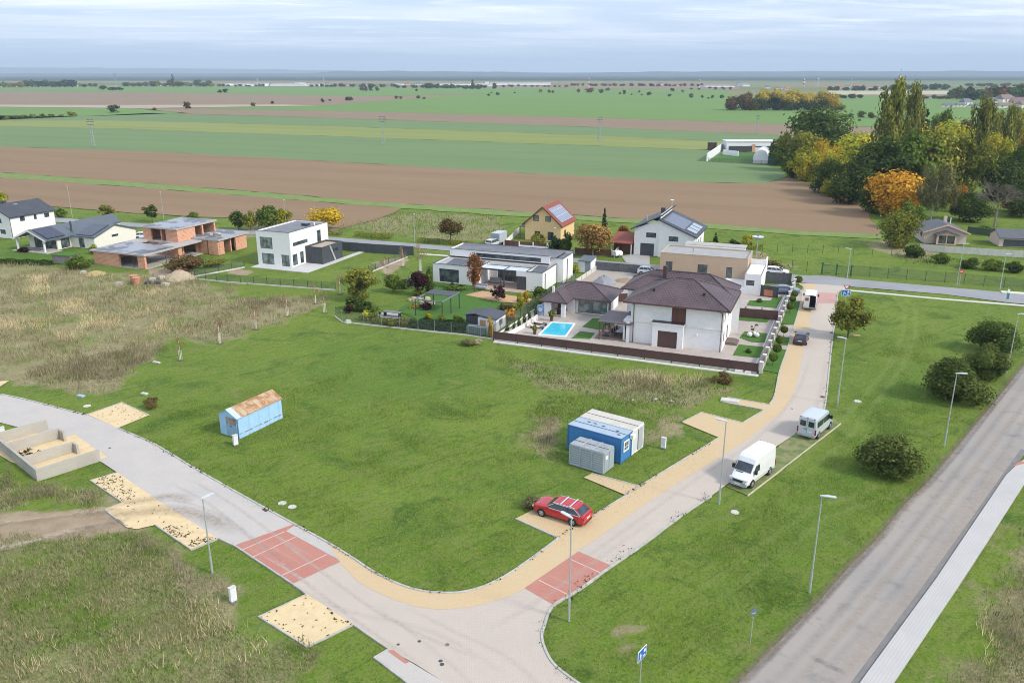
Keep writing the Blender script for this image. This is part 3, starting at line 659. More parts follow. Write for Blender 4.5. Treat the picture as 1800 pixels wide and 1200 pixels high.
Ldark = Mleaf('leaf_dark_green', (.040, .066, .018), (.115, .165, .038), (.18, .21, .05), altamt=.12)
Lmid = Mleaf('leaf_green', (.060, .10, .018), (.18, .25, .045), (.30, .31, .055), altamt=.18)
Lolive = Mleaf('leaf_olive', (.10, .12, .022), (.28, .29, .055), (.42, .36, .06), altamt=.22)
Lyg = Mleaf('leaf_yellow_green', (.21, .23, .025), (.48, .48, .055), (.68, .54, .06), altamt=.3)
Lyel = Mleaf('leaf_yellow', (.36, .24, .02), (.76, .52, .05), (.50, .40, .05), altamt=.25)
Lora = Mleaf('leaf_orange', (.30, .14, .015), (.70, .38, .05), (.75, .48, .06), altamt=.3)
Lbrn = Mleaf('leaf_brown', (.09, .055, .022), (.24, .15, .065), (.16, .15, .05), altamt=.3)
Lrust = Mleaf('leaf_rust', (.15, .055, .018), (.42, .17, .05), (.25, .16, .05), altamt=.25)
Lpur = Mleaf('leaf_purple', (.022, .010, .013), (.085, .035, .04), (.12, .04, .04), altamt=.15)
Lbirch = Mleaf('leaf_birch', (.10, .105, .045), (.24, .235, .11), (.32, .28, .1), altamt=.25)
Lgrove = Mleaf('leaf_grove', (.028, .048, .016), (.08, .11, .03), (.13, .14, .04), topz_=(.48, .36, .05), altamt=.15)
Lpop = Mleaf('leaf_poplar', (.10, .12, .024), (.30, .31, .065), (.46, .39, .08), altamt=.25)
Lshr = Mleaf('leaf_shrub', (.055, .085, .024), (.19, .23, .06), (.26, .28, .08), altamt=.15)
Lsap = Mleaf('leaf_sapling', (.24, .12, .07), (.46, .27, .17), (.3, .28, .1), altamt=.2)
Lcon = Mleaf('leaf_conifer', (.018, .036, .016), (.055, .09, .038), (.09, .13, .04), altamt=.1)

WG = 'trees of the wood beside the ploughed field'
D, S = 5200, .026
WOOD = [ # name,label,px,base,top,width,mat,kind
 ('deciduous_tree', 'large dark green oak standing at the left back of the wood', 1430, 282, 183, 98, Ldark, 'round'),
 ('deciduous_tree', 'green tree at the leftmost edge of the wood beside the white tent hall', 1372, 290, 230, 52, Lmid, 'loose'),
 ('deciduous_tree', 'yellowish green tree before the dark oak, second from the left edge of the wood', 1400, 300, 225, 62, Lolive, 'loose'),
 ('deciduous_tree', 'bright lime yellow tree low at the left front edge of the wood', 1418, 318, 258, 55, Lyg, 'loose'),
 ('deciduous_tree', 'golden yellow topped tree in the left half of the wood', 1447, 316, 238, 50, Lyel, 'round'),
 ('deciduous_tree', 'lime green tree right of the golden yellow tree in the wood', 1470, 328, 258, 52, Lyg, 'loose'),
 ('deciduous_tree', 'broad yellow green tree left of the tall dark poplar', 1505, 300, 228, 72, Lyg, 'round'),
 ('poplar_tree', 'tallest dark poplar rising out of the middle of the wood', 1556, 318, 143, 56, Lpop, 'poplar'),
 ('poplar_tree', 'slimmer second poplar just right of the tallest one', 1597, 285, 143, 34, Lpop, 'poplar'),
 ('deciduous_tree', 'dark green tree at the foot of the wood beside the ploughed field', 1455, 340, 278, 60, Ldark, 'round'),
 ('deciduous_tree', 'dark rounded tree at the wood edge left of the orange tree', 1497, 358, 285, 72, Ldark, 'round'),
 ('deciduous_tree', 'dark green tree directly behind the round orange tree', 1545, 352, 235, 88, Ldark, 'loose'),
 ('deciduous_tree', 'mid green tree behind the orange tree and below the poplars', 1592, 352, 228, 84, Lmid, 'loose'),
 ('deciduous_tree', 'large olive green tree at the centre of the wood behind the birch', 1636, 350, 213, 84, Lolive, 'round'),
 ('deciduous_tree', 'brownish olive tree right of the large olive tree', 1682, 352, 232, 84, Lolive, 'loose'),
 ('deciduous_tree', 'round bright orange tree standing before the dark wood', 1567, 380, 295, 86, Lora, 'round'),
 ('deciduous_tree', 'small fresh green tree at the foot of the orange tree', 1596, 402, 350, 44, Lmid, 'loose'),
 ('birch_tree', 'pale drooping birch behind the pink bungalow', 1636, 388, 290, 62, Lbirch, 'birch'),
 ('deciduous_tree', 'small orange tree between the birch and the dark bushes', 1680, 372, 324, 30, Lora, 'loose'),
 ('deciduous_tree', 'dark green tree behind the roof of the pink bungalow', 1704, 388, 332, 56, Ldark, 'round'),
 ('poplar_tree', 'tall olive gold poplar in the right part of the wood', 1721, 305, 167, 46, Lpop, 'poplar'),
 ('poplar_tree', 'yellowing poplar right of the tall olive gold one', 1763, 300, 186, 38, Lpop, 'poplar'),
 ('deciduous_tree', 'bright golden yellow tree at the right edge of the photo', 1793, 298, 190, 46, Lyel, 'loose'),
 ('deciduous_tree', 'dark green tree below the poplars near the right edge', 1752, 350, 262, 78, Ldark, 'round'),
 ('deciduous_tree', 'green tree at the right edge below the golden yellow tree', 1800, 345, 255, 64, Lmid, 'loose'),
 ('deciduous_tree', 'dark tree at the right edge behind the bare tree', 1795, 380, 300, 60, Ldark, 'loose'),
 ('spruce_tree', 'dark pointed conifer between the two poplar groups', 1617, 285, 188, 32, Lcon, 'conifer'),
 ('deciduous_tree', 'light green tree on the skyline right of the dark conifer', 1648, 280, 190, 34, Lmid, 'loose'),
 ('deciduous_tree', 'yellow tree in the gap between the two tall poplars', 1590, 275, 190, 26, Lyel, 'loose'),
 ('deciduous_tree', 'brown turning tree left of the tall olive gold poplar', 1685, 295, 205, 50, Lbrn, 'loose'),
 ('deciduous_tree', 'yellow green tree on top of the wood behind the olive tree', 1660, 310, 207, 60, Lyg, 'round'),
 ('deciduous_tree', 'olive tree between the large olive tree and the poplars', 1608, 320, 215, 50, Lolive, 'loose'),
 ('deciduous_tree', 'yellow green tree below the yellowing poplar', 1738, 325, 228, 56, Lyg, 'loose'),
 ('deciduous_tree', 'bushy green tree at the left foot of the wood by the tent hall', 1392, 312, 268, 44, Ldark, 'loose'),
 ('deciduous_tree', 'small yellow green tree at the wood edge below the lime tree', 1462, 345, 305, 34, Lyg, 'loose'),
 ('deciduous_tree', 'dark low tree right of the orange tree in front of the wood', 1532, 372, 325, 40, Ldark, 'loose'),
 ('deciduous_tree', 'olive brown tree left of the pink bungalow by the field corner', 1580, 434, 366, 58, Lolive, 'round'),
 ('deciduous_tree', 'orange brown low tree behind the bare tree', 1785, 372, 338, 40, Lora, 'loose'),
]
for i, (n_, l_, px, by, ty, w, mt, kd) in enumerate(WOOD): tree(n_, l_, 'tree', px, by, ty, w * (1.35 if kd == 'poplar' else 1.0 if i in (1, 33) else 1.35), mt, kd, 9000 if kd == 'poplar' else 6500, .024, i % 3, WG, -.09 if kd != 'birch' else .04)
bare_tree('bare_tree', 'leafless grey brown tree right of the pink bungalow', 1748, 398, 312, 80, 4, WG)
GG = 'trees of the distant grove'
for i, (px, ty, w, mt, l_) in enumerate([(1289, 165, 30, Lbrn, 'leftmost rusty brown tree of the distant grove'), (1311, 156, 34, Lbrn, 'taller brown tree at the left end of the distant grove'), (1330, 160, 26, Lolive, 'olive tree left of the yellow topped grove trees'),
   (1346, 150, 34, Lgrove, 'first yellow topped dark tree of the distant grove from the left'), (1364, 148, 34, Lgrove, 'second yellow topped dark tree of the distant grove from the left'), (1383, 151, 34, Lgrove, 'third yellow topped dark tree of the distant grove from the left'),
   (1402, 152, 34, Lgrove, 'fourth yellow topped dark tree of the distant grove from the left'), (1420, 155, 32, Lgrove, 'fifth yellow topped dark tree of the distant grove from the left'), (1438, 153, 32, Lgrove, 'sixth yellow topped dark tree of the distant grove from the left'),
   (1456, 157, 28, Lyel, 'yellow tree at the right end of the distant grove'), (1472, 178, 28, Lolive, 'low olive tree right of the grove end')]):
    tree('deciduous_tree', l_, 'tree', px, 194, ty, w * 1.4, mt, 'bush', 2600, .035, i % 3, GG, -.02)
for i, (px, by, ty, w, mt) in enumerate([(1515, 207, 192, 22, Ldark), (1495, 206, 197, 14, Ldark), (1532, 208, 195, 20, Ldark)]):
    tree('shrub', ['dark shrub in the middle behind the tall poplar', 'smaller dark shrub left of the other two behind the poplar', 'dark shrub nearest to the tall poplar'][i], 'shrub', px, by, ty, w, mt, 'bush', 700, .05, i, None, 0, False)

# shrubs on the verge at the right
D2, S2 = 9000, .016
for i, a_ in enumerate([('shrub', 'dark green shrub farthest back on the verge by the road bend', 1752, 632, 553, 100, Ldark), ('shrub', 'mid green shrub in the middle of the three on the verge', 1733, 680, 592, 84, Lshr),
    ('shrub', 'largest olive green shrub in front of the verge group', 1676, 716, 617, 126, Lshr), ('shrub', 'single round dark shrub alone on the verge left of the road', 1567, 843, 750, 122, Lshr)]):
    tree(a_[0], a_[1], 'shrub', a_[2], a_[3] - (14 if i < 3 else 12), a_[4], a_[5], a_[6], 'bush', 13000, .019, i % 3, 'shrubs on the grass verge', 0)
tree('deciduous_tree', 'ragged green tree with yellowing tips beside the street', 'tree', 1490, 594, 515, 62, Lolive, 'loose', 3800, .032, 1, None, .12)
# garden and roadside trees
for a_ in [('willow_tree', 'broad yellow green tree at the left garden corner by the pergola', 'tree', 632, 528, 469, 64, Lolive, 'loose', 5000, .026, 0, None, .08),
  ('deciduous_tree', 'small bright green tree behind the pergola roof', 'tree', 691, 513, 478, 30, Lmid, 'round', 2500, .04, 1, None, .05),
  ('plum_tree', 'round dark purple tree beside the garden rockery', 'tree', 735, 519, 473, 34, Lpur, 'round', 2500, .04, 2, None, .22),
  ('maple_tree', 'narrow rust orange tree before the white flat-roofed bungalow', 'tree', 835, 511, 445, 31, Lrust, 'poplar', 2200, .04, 0, None, .22),
  ('plum_tree', 'small dark purple tree on the bungalow terrace', 'tree', 877, 529, 499, 26, Lpur, 'loose', 1800, .045, 1, None, .12),
  ('deciduous_tree', 'small golden tree at the right end of the bungalow terrace', 'tree', 924, 533, 510, 16, Lyel, 'poplar', 900, .07, 2, None, .1),
  ('deciduous_tree', 'small yellow green tree next to the golden one by the boundary fence', 'tree', 914, 545, 514, 15, Lyg, 'poplar', 900, .07, 1, None, .1),
  ('deciduous_tree', 'brownish round tree on the meadow beyond the lane', 'tree', 792, 428, 381, 40, Lbrn, 'round', 2800, .038, 1, None, .3),
  ('deciduous_tree', 'broad orange brown tree between the yellow house and the white garage house', 'tree', 1040, 449, 386, 66, Mleaf('leaf_dull_orange', (.16, .09, .025), (.42, .26, .09), (.5, .33, .09)), 'round', 5200, .026, 2, None, .15),
  ('spruce_tree', 'slender spruce behind the orange brown tree', 'tree', 1061, 425, 364, 18, Lcon, 'conifer', 1500, .05, 1, None, .05),
  ('evergreen_shrub', 'dark evergreen bush right of the yellow house door', 'shrub', 976, 444, 408, 26, Lcon, 'bush', 1600, .05, 1, None, 0),
  ('evergreen_shrub', 'taller dark evergreen bush left of the orange brown tree', 'shrub', 995, 446, 402, 26, Ldark, 'bush', 1600, .05, 2, None, 0),
  ('shrub', 'olive bush under the windows of the yellow house', 'shrub', 945, 428, 405, 26, Lolive, 'bush', 1600, .05, 0, None, 0),
  ('deciduous_tree', 'small reddish brown tree left of the white garage house', 'tree', 1096, 424, 395, 22, Lrust, 'round', 1500, .05, 0, None, .1),
  ('shrub', 'green bush against the side of the white garage house', 'shrub', 1108, 422, 404, 14, Lmid, 'bush', 900, .06, 0, None, 0),
  ('spruce_tree', 'small spruce on the lawn right of the white garage house', 'tree', 1257, 430, 408, 14, Lcon, 'conifer', 900, .06, 0, None, .03),
  ('shrub', 'dark bush behind the beige flat-roofed house', 'shrub', 1290, 436, 418, 24, Ldark, 'bush', 1200, .06, 2, None, 0),
  ('willow_tree', 'small weeping willow beside the nest pole', 'tree', 1314, 440, 411, 30, Lyg, 'birch', 1600, .05, 0, None, .05),
  ('deciduous_tree', 'yellow tree behind the leftmost white house', 'tree', 4, 366, 335, 22, Lyg, 'round', 1500, .05, 0, None, .1),
  ('shrub', 'low green bush right of the leftmost white house', 'shrub', 107, 381, 363, 20, Lmid, 'bush', 1200, .06, 1, None, 0),
  ('deciduous_tree', 'sparse grey green tree behind the L-shaped bungalow', 'tree', 188, 386, 357, 27, Lolive, 'loose', 900, .05, 2, None, .15),
  ('deciduous_tree', 'small dark tree by the lane behind the brick shell', 'tree', 268, 390, 360, 26, Ldark, 'loose', 1200, .05, 0, None, .25),
  ('deciduous_tree', 'round green treetop behind the upper storey of the brick shell', 'tree', 341, 392, 371, 24, Lmid, 'round', 1200, .06, 1, None, .05),
  ('deciduous_tree', 'dark green tree at the left end of the row behind the white cube house', 'tree', 419, 403, 369, 28, Ldark, 'round', 2200, .045, 0, None, .08),
  ('deciduous_tree', 'thin olive tree second in the row behind the white cube house', 'tree', 441, 404, 368, 22, Lolive, 'loose', 1500, .05, 1, None, .08),
  ('deciduous_tree', 'full green tree third in the row behind the white cube house', 'tree', 473, 402, 358, 38, Lmid, 'round', 2600, .04, 2, None, .06),
  ('deciduous_tree', 'yellow green tree fourth in the row behind the white cube house', 'tree', 499, 401, 365, 32, Lyg, 'round', 2200, .04, 0, None, .06),
  ('deciduous_tree', 'golden yellow tree behind the roof of the white cube house', 'tree', 574, 405, 360, 62, Lyel, 'round', 4200, .028, 1, None, .1),
  ('shrub', 'dark purple bush at the corner of the garden fence', 'shrub', 614, 550, 533, 18, Lpur, 'bush', 1300, .05, 0, None, 0),
  ('conifer_shrub', 'narrow orange cypress beside the garden shed', 'shrub', 864, 592, 561, 14, Lora, 'column', 1300, .06, 0, None, 0),
  ('shrub', 'green bush behind the corner fence under the yellow green tree', 'shrub', 645, 562, 541, 26, Lyg, 'bush', 1500, .05, 1, None, 0),
  ('shrub', 'dark green bush between the pergola and the fence', 'shrub', 640, 545, 524, 34, Ldark, 'bush', 1500, .05, 2, None, 0),
  ('conifer_shrub', 'small round yellow green bush at the garden fence', 'shrub', 755, 562, 547, 16, Lyg, 'bush', 1200, .06, 0, None, 0),
  ('conifer_shrub', 'olive bush right of the round yellow green one at the fence', 'shrub', 777, 563, 550, 15, Lolive, 'bush', 1200, .06, 1, None, 0),
  ('shrub', 'low spreading green bush on the lawn near the garden shed', 'shrub', 803, 567, 552, 24, Lmid, 'bush', 1200, .06, 2, None, 0),
  ('shrub', 'dark red bush beside the yellow ornamental shrub', 'shrub', 750, 544, 527, 22, Lpur, 'bush', 1200, .06, 1, None, 0),
  ('shrub', 'small bright orange shrub in the rockery', 'shrub', 727, 541, 531, 16, Lyel, 'bush', 900, .07, 2, None, 0),
  ('shrub', 'green mound shrub at the top of the rockery', 'shrub', 738, 519, 505, 24, Lolive, 'bush', 1200, .06, 0, None, 0),
  ('shrub', 'low bush along the garden fence behind the pergola posts', 'shrub', 690, 572, 556, 30, Lolive, 'bush', 1200, .06, 0, None, 0),
  ('shrub', 'feathery orange bush beside the boundary fence and the terrace', 'shrub', 897, 561, 541, 26, Lora, 'loose', 1000, .06, 1, None, 0),
  ('shrub', 'pale brown ornamental grass clump beside the terrace', 'shrub', 884, 545, 528, 18, Lbirch, 'bush', 900, .07, 1, None, 0),
  ('shrub', 'brown bush left of the feathery orange one', 'shrub', 899, 548, 532, 20, Lbrn, 'bush', 900, .07, 2, None, 0),
  ('shrub', 'long bank of green bushes between the bungalow and the boundary fence', 'shrub', 952, 524, 500, 36, Lmid, 'bush', 2200, .05, 2, None, 0),
  ('shrub', 'yellow bush by the gate right of the white bungalow', 'shrub', 1007, 478, 458, 22, Lyg, 'bush', 1200, .06, 2, None, 0),
  ('shrub', 'dark bush at the corner of the white bungalow', 'shrub', 997, 466, 452, 12, Lpur, 'bush', 800, .07, 2, None, 0),
  ('shrub', 'low hedge bush before the bungalow wall left of the orange tree', 'shrub', 800, 511, 498, 40, Lmid, 'bush', 1500, .05, 0, None, 0),
  ('shrub', 'small ball shrub at the corner window of the white bungalow', 'shrub', 795, 504, 494, 11, Lbrn, 'bush', 800, .07, 1, None, 0),
  ('shrub', 'dark green hedge bush left of the bungalow wall', 'shrub', 752, 500, 468, 20, Lmid, 'bush', 1300, .06, 2, None, 0),
  ('shrub', 'broad brown green bush in front of the brick shell', 'shrub', 330, 476, 444, 70, Lbrn, 'bush', 4500, .026, 0, None, 0),
  ('shrub', 'brown green bush at the right foot of the brick shell', 'shrub', 378, 468, 450, 40, Lolive, 'bush', 2500, .035, 1, None, 0),
  ('shrub', 'green hedge bush beside the wooden garden shed of the L-shaped bungalow', 'shrub', 140, 472, 443, 42, Lmid, 'bush', 2600, .035, 2, None, 0),
  ('shrub', 'yellow flowering bush at the corner of the L-shaped bungalow', 'shrub', 168, 446, 425, 20, Lyg, 'bush', 900, .06, 2, None, 0),
  ('shrub', 'dark red shrub on the terrace of the L-shaped bungalow', 'shrub', 44, 442, 432, 22, Lpur, 'bush', 900, .06, 0, None, 0),
  ('shrub', 'dark bush behind the meadow fence left of the pink bungalow', 'shrub', 1603, 452, 425, 36, Ldark, 'bush', 2200, .04, 0, None, 0),
  ('shrub', 'green thicket bush below the concrete fence', 'shrub', 1655, 462, 440, 36, Lmid, 'bush', 2000, .04, 1, None, 0),
  ('shrub', 'dark thicket bush under the middle of the concrete fence', 'shrub', 1703, 470, 448, 36, Ldark, 'bush', 2000, .04, 2, None, 0),
  ('shrub', 'olive thicket bush right of the two signs lamp', 'shrub', 1742, 474, 450, 36, Lmid, 'bush', 2000, .04, 0, None, 0),
  ('shrub', 'dark thicket bush at the right edge below the concrete fence', 'shrub', 1783, 478, 455, 38, Ldark, 'bush', 2000, .04, 1, None, 0),
  ('shrub', 'brown bush on the meadow behind the parked white car', 'shrub', 1358, 476, 455, 44, Lbrn, 'bush', 1800, .04, 2, None, 0),
  ('weed_shrub', 'brown weed bush behind the red car', 'shrub', 935, 890, 866, 42, Lbirch, 'bush', 2600, .03, 1, None, 0),
  ('weed_shrub', 'dark weed bush beside the brown weed patch left of the white slabs', 'shrub', 1270, 671, 650, 38, Lbrn, 'bush', 2600, .03, 2, None, 0),
  ('weed_shrub', 'low brown weed clump beside the yellow grit bay', 'shrub', 265, 715, 694, 30, Lbrn, 'bush', 1600, .04, 0, None, 0),
  ('weed_shrub', 'grey green weed bush near the pale grass tuft below the fence corner', 'shrub', 824, 606, 592, 30, Lbirch, 'bush', 1600, .04, 1, None, 0),
  ('shrub', 'tall green shrub behind the fence left of the pergola', 'shrub', 662, 560, 536, 26, Lmid, 'bush', 1600, .05, 0, None, 0),
  ('shrub', 'silvery green bush behind the middle of the garden fence', 'shrub', 708, 572, 553, 28, Lbirch, 'bush', 1400, .05, 1, None, 0),
  ('shrub', 'dark bush filling the garden fence right of the silvery one', 'shrub', 729, 576, 557, 26, Ldark, 'bush', 1400, .05, 2, None, 0),
  ('shrub', 'green bush left of the purple tree beside the trellis', 'shrub', 712, 506, 486, 26, Lmid, 'bush', 1400, .05, 0, None, 0),
  ('shrub', 'dark green bush between the purple tree and the bungalow corner', 'shrub', 757, 514, 488, 18, Ldark, 'bush', 1200, .05, 1, None, 0),
  ('shrub', 'wide dark green shrub under the yellow green garden tree', 'shrub', 622, 543, 518, 34, Ldark, 'bush', 1800, .05, 2, None, 0),
  ('shrub', 'orange brown shrub beside the climbing green fence', 'shrub', 882, 566, 546, 24, Lora, 'loose', 1200, .05, 2, None, 0),
  ('shrub', 'green bush behind the garden shed roof', 'shrub', 868, 560, 545, 20, Lolive, 'bush', 1200, .05, 1, None, 0),
  ('pampas_grass', 'pale cream tuft of grass below the end of the brown fence', 'plant', 841, 604, 592, 16, Mleaf('leaf_cream', (.42, .36, .2), (.62, .55, .36)), 'bush', 900, .06, 0, None, 0)]:
    tree(*a_)
# round clipped trees beside the street, the conifer row, small bushes
TG = 'clipped ball trees along the villa fence'
for i, (px, by, ty, w) in enumerate([(1403, 500, 485, 13), (1395, 527, 511, 12), (1392, 537, 520, 11), (1388, 550, 532, 13), (1377.5, 591, 573, 13), (1370, 609, 591, 14), (1365, 626, 605, 15), (1358, 642, 621, 15)]):
    b = P(px, by); H_ = topz(b, px, ty); Wd = pxsize(b, w)
    t = thing('ball_tree', ('farthest', 'second farthest', 'third farthest', 'fourth farthest', 'fourth nearest', 'third nearest', 'second nearest', 'nearest')[i] + ' clipped ball tree on the strip outside the villa fence', 'tree', (b.x, b.y, 0), i, TG)
    mb = MB(); mb.tube((0, 0, -.1), (0, 0, H_ - Wd * .5), .035, .03, 6); mb.build('trunk', bark, t)
    cr = bpy.data.objects.new('crown', withmat(crownmesh('ball', 0, 1500, .07), Lmid)); COL.objects.link(cr); cr.parent = t; cr.location = (0, 0, H_ - Wd * .95); cr.scale = (Wd, Wd, Wd * .95)
for i, (px, by, ty) in enumerate([(891.7, 580, 572), (903, 583, 567), (912.5, 578, 558), (921.7, 571.7, 553), (931, 561.7, 548), (941.7, 555, 540)]):
    tree('column_conifer', ('first', 'second', 'third', 'fourth', 'fifth', 'sixth')[i] + ' slim dark conifer from the brown fence along the pool garden wall', 'shrub', px, by, ty, 7, Ldark, 'column', 500, .1, i % 3, 'conifers along the pool garden wall', 0, False)
for i, (px, by, ty, w, mt, kd, l_) in enumerate([(1334, 531, 522, 13, Ldark, 'bush', 'low dark bush on the small lawn below the dark carport'), (1315.5, 620, 610, 14, Ldark, 'bush', 'low dark bush on the front villa lawn by the street fence'),
   (1309.7, 555, 539, 6, Lyg, 'column', 'left yellow columnar shrub before the brown dividing fence'), (1339, 558, 542, 5, Lyg, 'column', 'right yellow columnar shrub before the brown dividing fence'), (1346, 561, 548, 8, Ldark, 'bush', 'dark bush right of the yellow columnar shrubs'),
   (1294, 556, 552, 6, Lmid, 'bush', 'tiny bush left of the yellow columnar shrubs'), (1323, 559, 555, 6, Lmid, 'bush', 'tiny bush between the yellow columnar shrubs')]):
    tree('garden_shrub', l_, 'shrub', px, by, ty, w, mt, kd, 500, .1, i % 3, 'small shrubs of the villa garden', 0, False)
# staked saplings along the lawn edge
sap0 = None; SAPS = [(318, 632, 594, 'first'), (387, 603, 562, 'second'), (450, 578, 540, 'third'), (505.5, 555, 519, 'fourth'), (555, 533, 499, 'fifth'), (571, 549, 512, 'sixth'), (598, 516, 482, 'seventh'), (677, 482, 452, 'eighth'), (709, 468, 436, 'ninth'), (739, 476, 430, 'tenth')]
stake = M('pale_stake', (.74, .70, .63), (.62, .57, .5), 3, .9)
for i, (px, by, ty, ord_) in enumerate(SAPS):
    b = P(px, by); H_ = topz(b, px, ty); lb = ord_ + ' young staked sapling with thin reddish leaves, counted from the blue shed along the lawn'
    if sap0 is None:
        sap0 = thing('staked_sapling', lb, 'tree', (b.x, b.y, 0), 0, 'staked saplings along the lawn')
        MB().tube((0, 0, -.1), (0, 0, 3.0), .05, .02, 6).build('trunk', stake, sap0)
        for s_ in (-1, 1): MB().tube((s_ * .2, 0, -.1), (s_ * .2, 0, 1.45), .03, .03, 6).build('stake', stake, sap0)
        MB().box(-.2, .2, -.015, .015, 1.35, 1.39).build('crossbar', stake, sap0)
        MB().disc((0, 0), .5, -.04, 14, .05).build('mulch_ring', M('mulch', (.16, .14, .07), (.12, .10, .06), 5, .95), sap0)
        cr = bpy.data.objects.new('crown', withmat(crownmesh('sprig', 1, 420, .028), Lsap)); COL.objects.link(cr); cr.parent = sap0; cr.location = (0, 0, 1.3); cr.scale = (1.8, 1.8, 2.2)
    else:
        c_ = clone(sap0, (b.x, b.y, 0), i * 1.3, lb, scale=(H_ / 3.3,) * 3)
sap0.scale = (topz(P(318, 632), 318, 594) / 3.3,) * 3
# shrubs and trees far out on the fields
FS = [(200, 198, 184, 22, Ldark), (272, 194, 188, 9, Lolive), (330, 192, 178, 13, Lbrn), (446, 187, 178, 9, Lolive), (479, 183, 177, 6, Ldark), (567, 180, 172, 8, Ldark), (580, 178, 174, 6, Lolive), (12, 210, 203, 12, Lolive), (27, 209, 202, 12, Lolive), (42, 209, 200, 13, Lolive),
      (57, 208, 200, 12, Lolive), (74, 207, 199, 14, Lolive), (90, 206, 200, 12, Lolive), (108, 205, 200, 12, Lolive), (127, 204, 195, 18, Lyg), (612, 177, 168, 15, Ldark), (636, 160, 151, 8, Lbrn), (643, 160, 150, 8, Lbrn), (652, 160, 150, 9, Ldark), (663, 160, 150, 8, Ldark),
      (697, 174, 168, 7, Lbrn), (705, 174, 168, 7, Ldark), (735, 174, 167, 7, Ldark), (745, 174, 170, 7, Lbrn), (732, 161, 156, 5, Ldark), (859, 169, 164, 6, Ldark), (875, 168, 162, 7, Ldark), (864, 164, 161, 4, Ldark), (950, 163, 156, 7, Lolive), (965, 163, 157, 7, Lbrn), (972, 164, 159, 6, Lrust),
      (1017, 163, 154, 6, Lrust), (1036, 163, 154, 16, Lrust), (1056, 164, 155, 10, Ldark), (1068, 160, 154, 9, Ldark), (1090, 166, 161, 5, Lbrn), (1097, 166, 158, 7, Lbrn), (1124, 163, 158, 5, Ldark), (1141, 168, 161, 9, Ldark), (1177, 170, 164, 8, Ldark), (1182, 161, 155, 8, Ldark), (1110, 167, 164, 4, Ldark),
      (1215, 172, 164, 9, Lbrn), (1234, 172, 166, 6, Lmid), (1252, 173, 167, 6, Lmid), (1268, 173, 165, 8, Ldark), (1128, 168, 165, 4, Lbrn), (905, 164, 161, 4, Ldark), (1200, 163, 158, 6, Lmid), (1245, 174, 170, 5, Lolive), (182, 158, 150, 14, Lcon), (198, 159, 152, 16, Lcon), (210, 159, 153, 14, Lcon), (386, 163, 157, 9, Lcon), (396, 163, 156, 10, Lcon)]
NM = {Ldark.name: 'dark green', Lolive.name: 'olive', Lbrn.name: 'brown', Lyg.name: 'yellow green', Lrust.name: 'rust brown', Lmid.name: 'mid green', Lcon.name: 'blackish green'}
for i, (px, by, ty, w, mt) in enumerate(FS):
    tree('field_bush', NM[mt.name] + ' bush standing far out between the open fields', 'bush', px, by, ty, w * 1.15, mt, 'bush' if i % 2 else 'loose', 420, .085, i % 3, NM[mt.name] + ' bushes far out between the fields', 0, False)
# ---------------------------------------------------------------- houses
white = M('white_render', (.82, .81, .79), (.76, .75, .735), 2, .85, bump=.05)
cream = M('cream_render', (.80, .77, .68), (.76, .73, .64), 2, .85)
beige = M('beige_render', (.52, .385, .265), (.49, .36, .25), 1, .9)
ochre = M('ochre_render', (.78, .56, .29), (.74, .52, .26), 1, .9)
pink = M('pink_render', (.62, .50, .45), (.58, .46, .41), 1, .9)
dark = M('anthracite_metal', (.055, .06, .068), (.075, .08, .088), 1.5, .55)
darkp = Mribs('anthracite_cladding', (.060, .066, .075), (.075, .08, .09), .35, .6, bump=.3, dark=.35)
flat = M('roof_membrane', (.22, .225, .235), (.17, .175, .185), .6, .85)
flatg = M('gravel_roof', (.40, .39, .37), (.33, .32, .31), .8, .95, bump=.4)
wood = M('brown_wood', (.16, .075, .05), (.11, .055, .04), 3, .6, stretch=(1, 1, .1))
brownm = Mribs('brown_metal_panel', (.105, .055, .050), (.085, .045, .042), .25, .45, bump=.2, dark=.2)
woodl = M('light_wood', (.50, .33, .18), (.42, .27, .14), 2, .7)
glass = Mglass()
glassg = Mglass('greenish_glass', (.10, .14, .13), .08, (.28, .34, .31))
tileb = Mgrid('brown_roof_tile', (.125, .085, .090), (.105, .070, .075), (.045, .032, .034), .42, .38, .045, .5, bump=.8, varc=(.155, .11, .118), spec=.35)
tileg = Mgrid('grey_roof_tile', (.125, .13, .14), (.105, .11, .12), (.07, .07, .08), .33, .33, .03, .55, bump=.5, varc=(.15, .15, .16), spec=.4)
tiled = Mgrid('dark_roof_tile', (.060, .064, .078), (.052, .056, .068), (.03, .03, .04), .33, .33, .03, .5, bump=.5, varc=(.085, .09, .105), spec=.45)
tiler = Mgrid('red_roof_tile', (.34, .09, .06), (.29, .075, .05), (.16, .05, .035), .33, .33, .03, .6, bump=.5)
seam = Mribs('seamed_metal_roof', (.11, .13, .15), (.095, .115, .135), .5, .4, .0, bump=.6, dark=.35)
pv = Mgrid('solar_cells', (.018, .022, .045), (.022, .028, .055), (.06, .07, .09), 1.0, 1.65, .035, .18, off=0, bump=.1, varc=(.03, .035, .06), spec=.7)
pvg = Mgrid('grey_blue_panels', (.16, .19, .25), (.18, .21, .27), (.5, .52, .55), 1.0, 1.65, .05, .15, off=0, bump=.1, varc=(.2, .23, .3), spec=.8)
brick = Mgrid('orange_brick', (.68, .29, .15), (.54, .20, .10), (.66, .48, .36), .45, .25, .03, .9, varc=(.66, .42, .30))
brickd = M('dark_room', (.10, .06, .045), (.06, .045, .04), .6, .95)
FRM = {'d': dark, 'w': M('white_frame', (.8, .8, .8), (.75, .75, .75), 1, .5), 'b': wood}
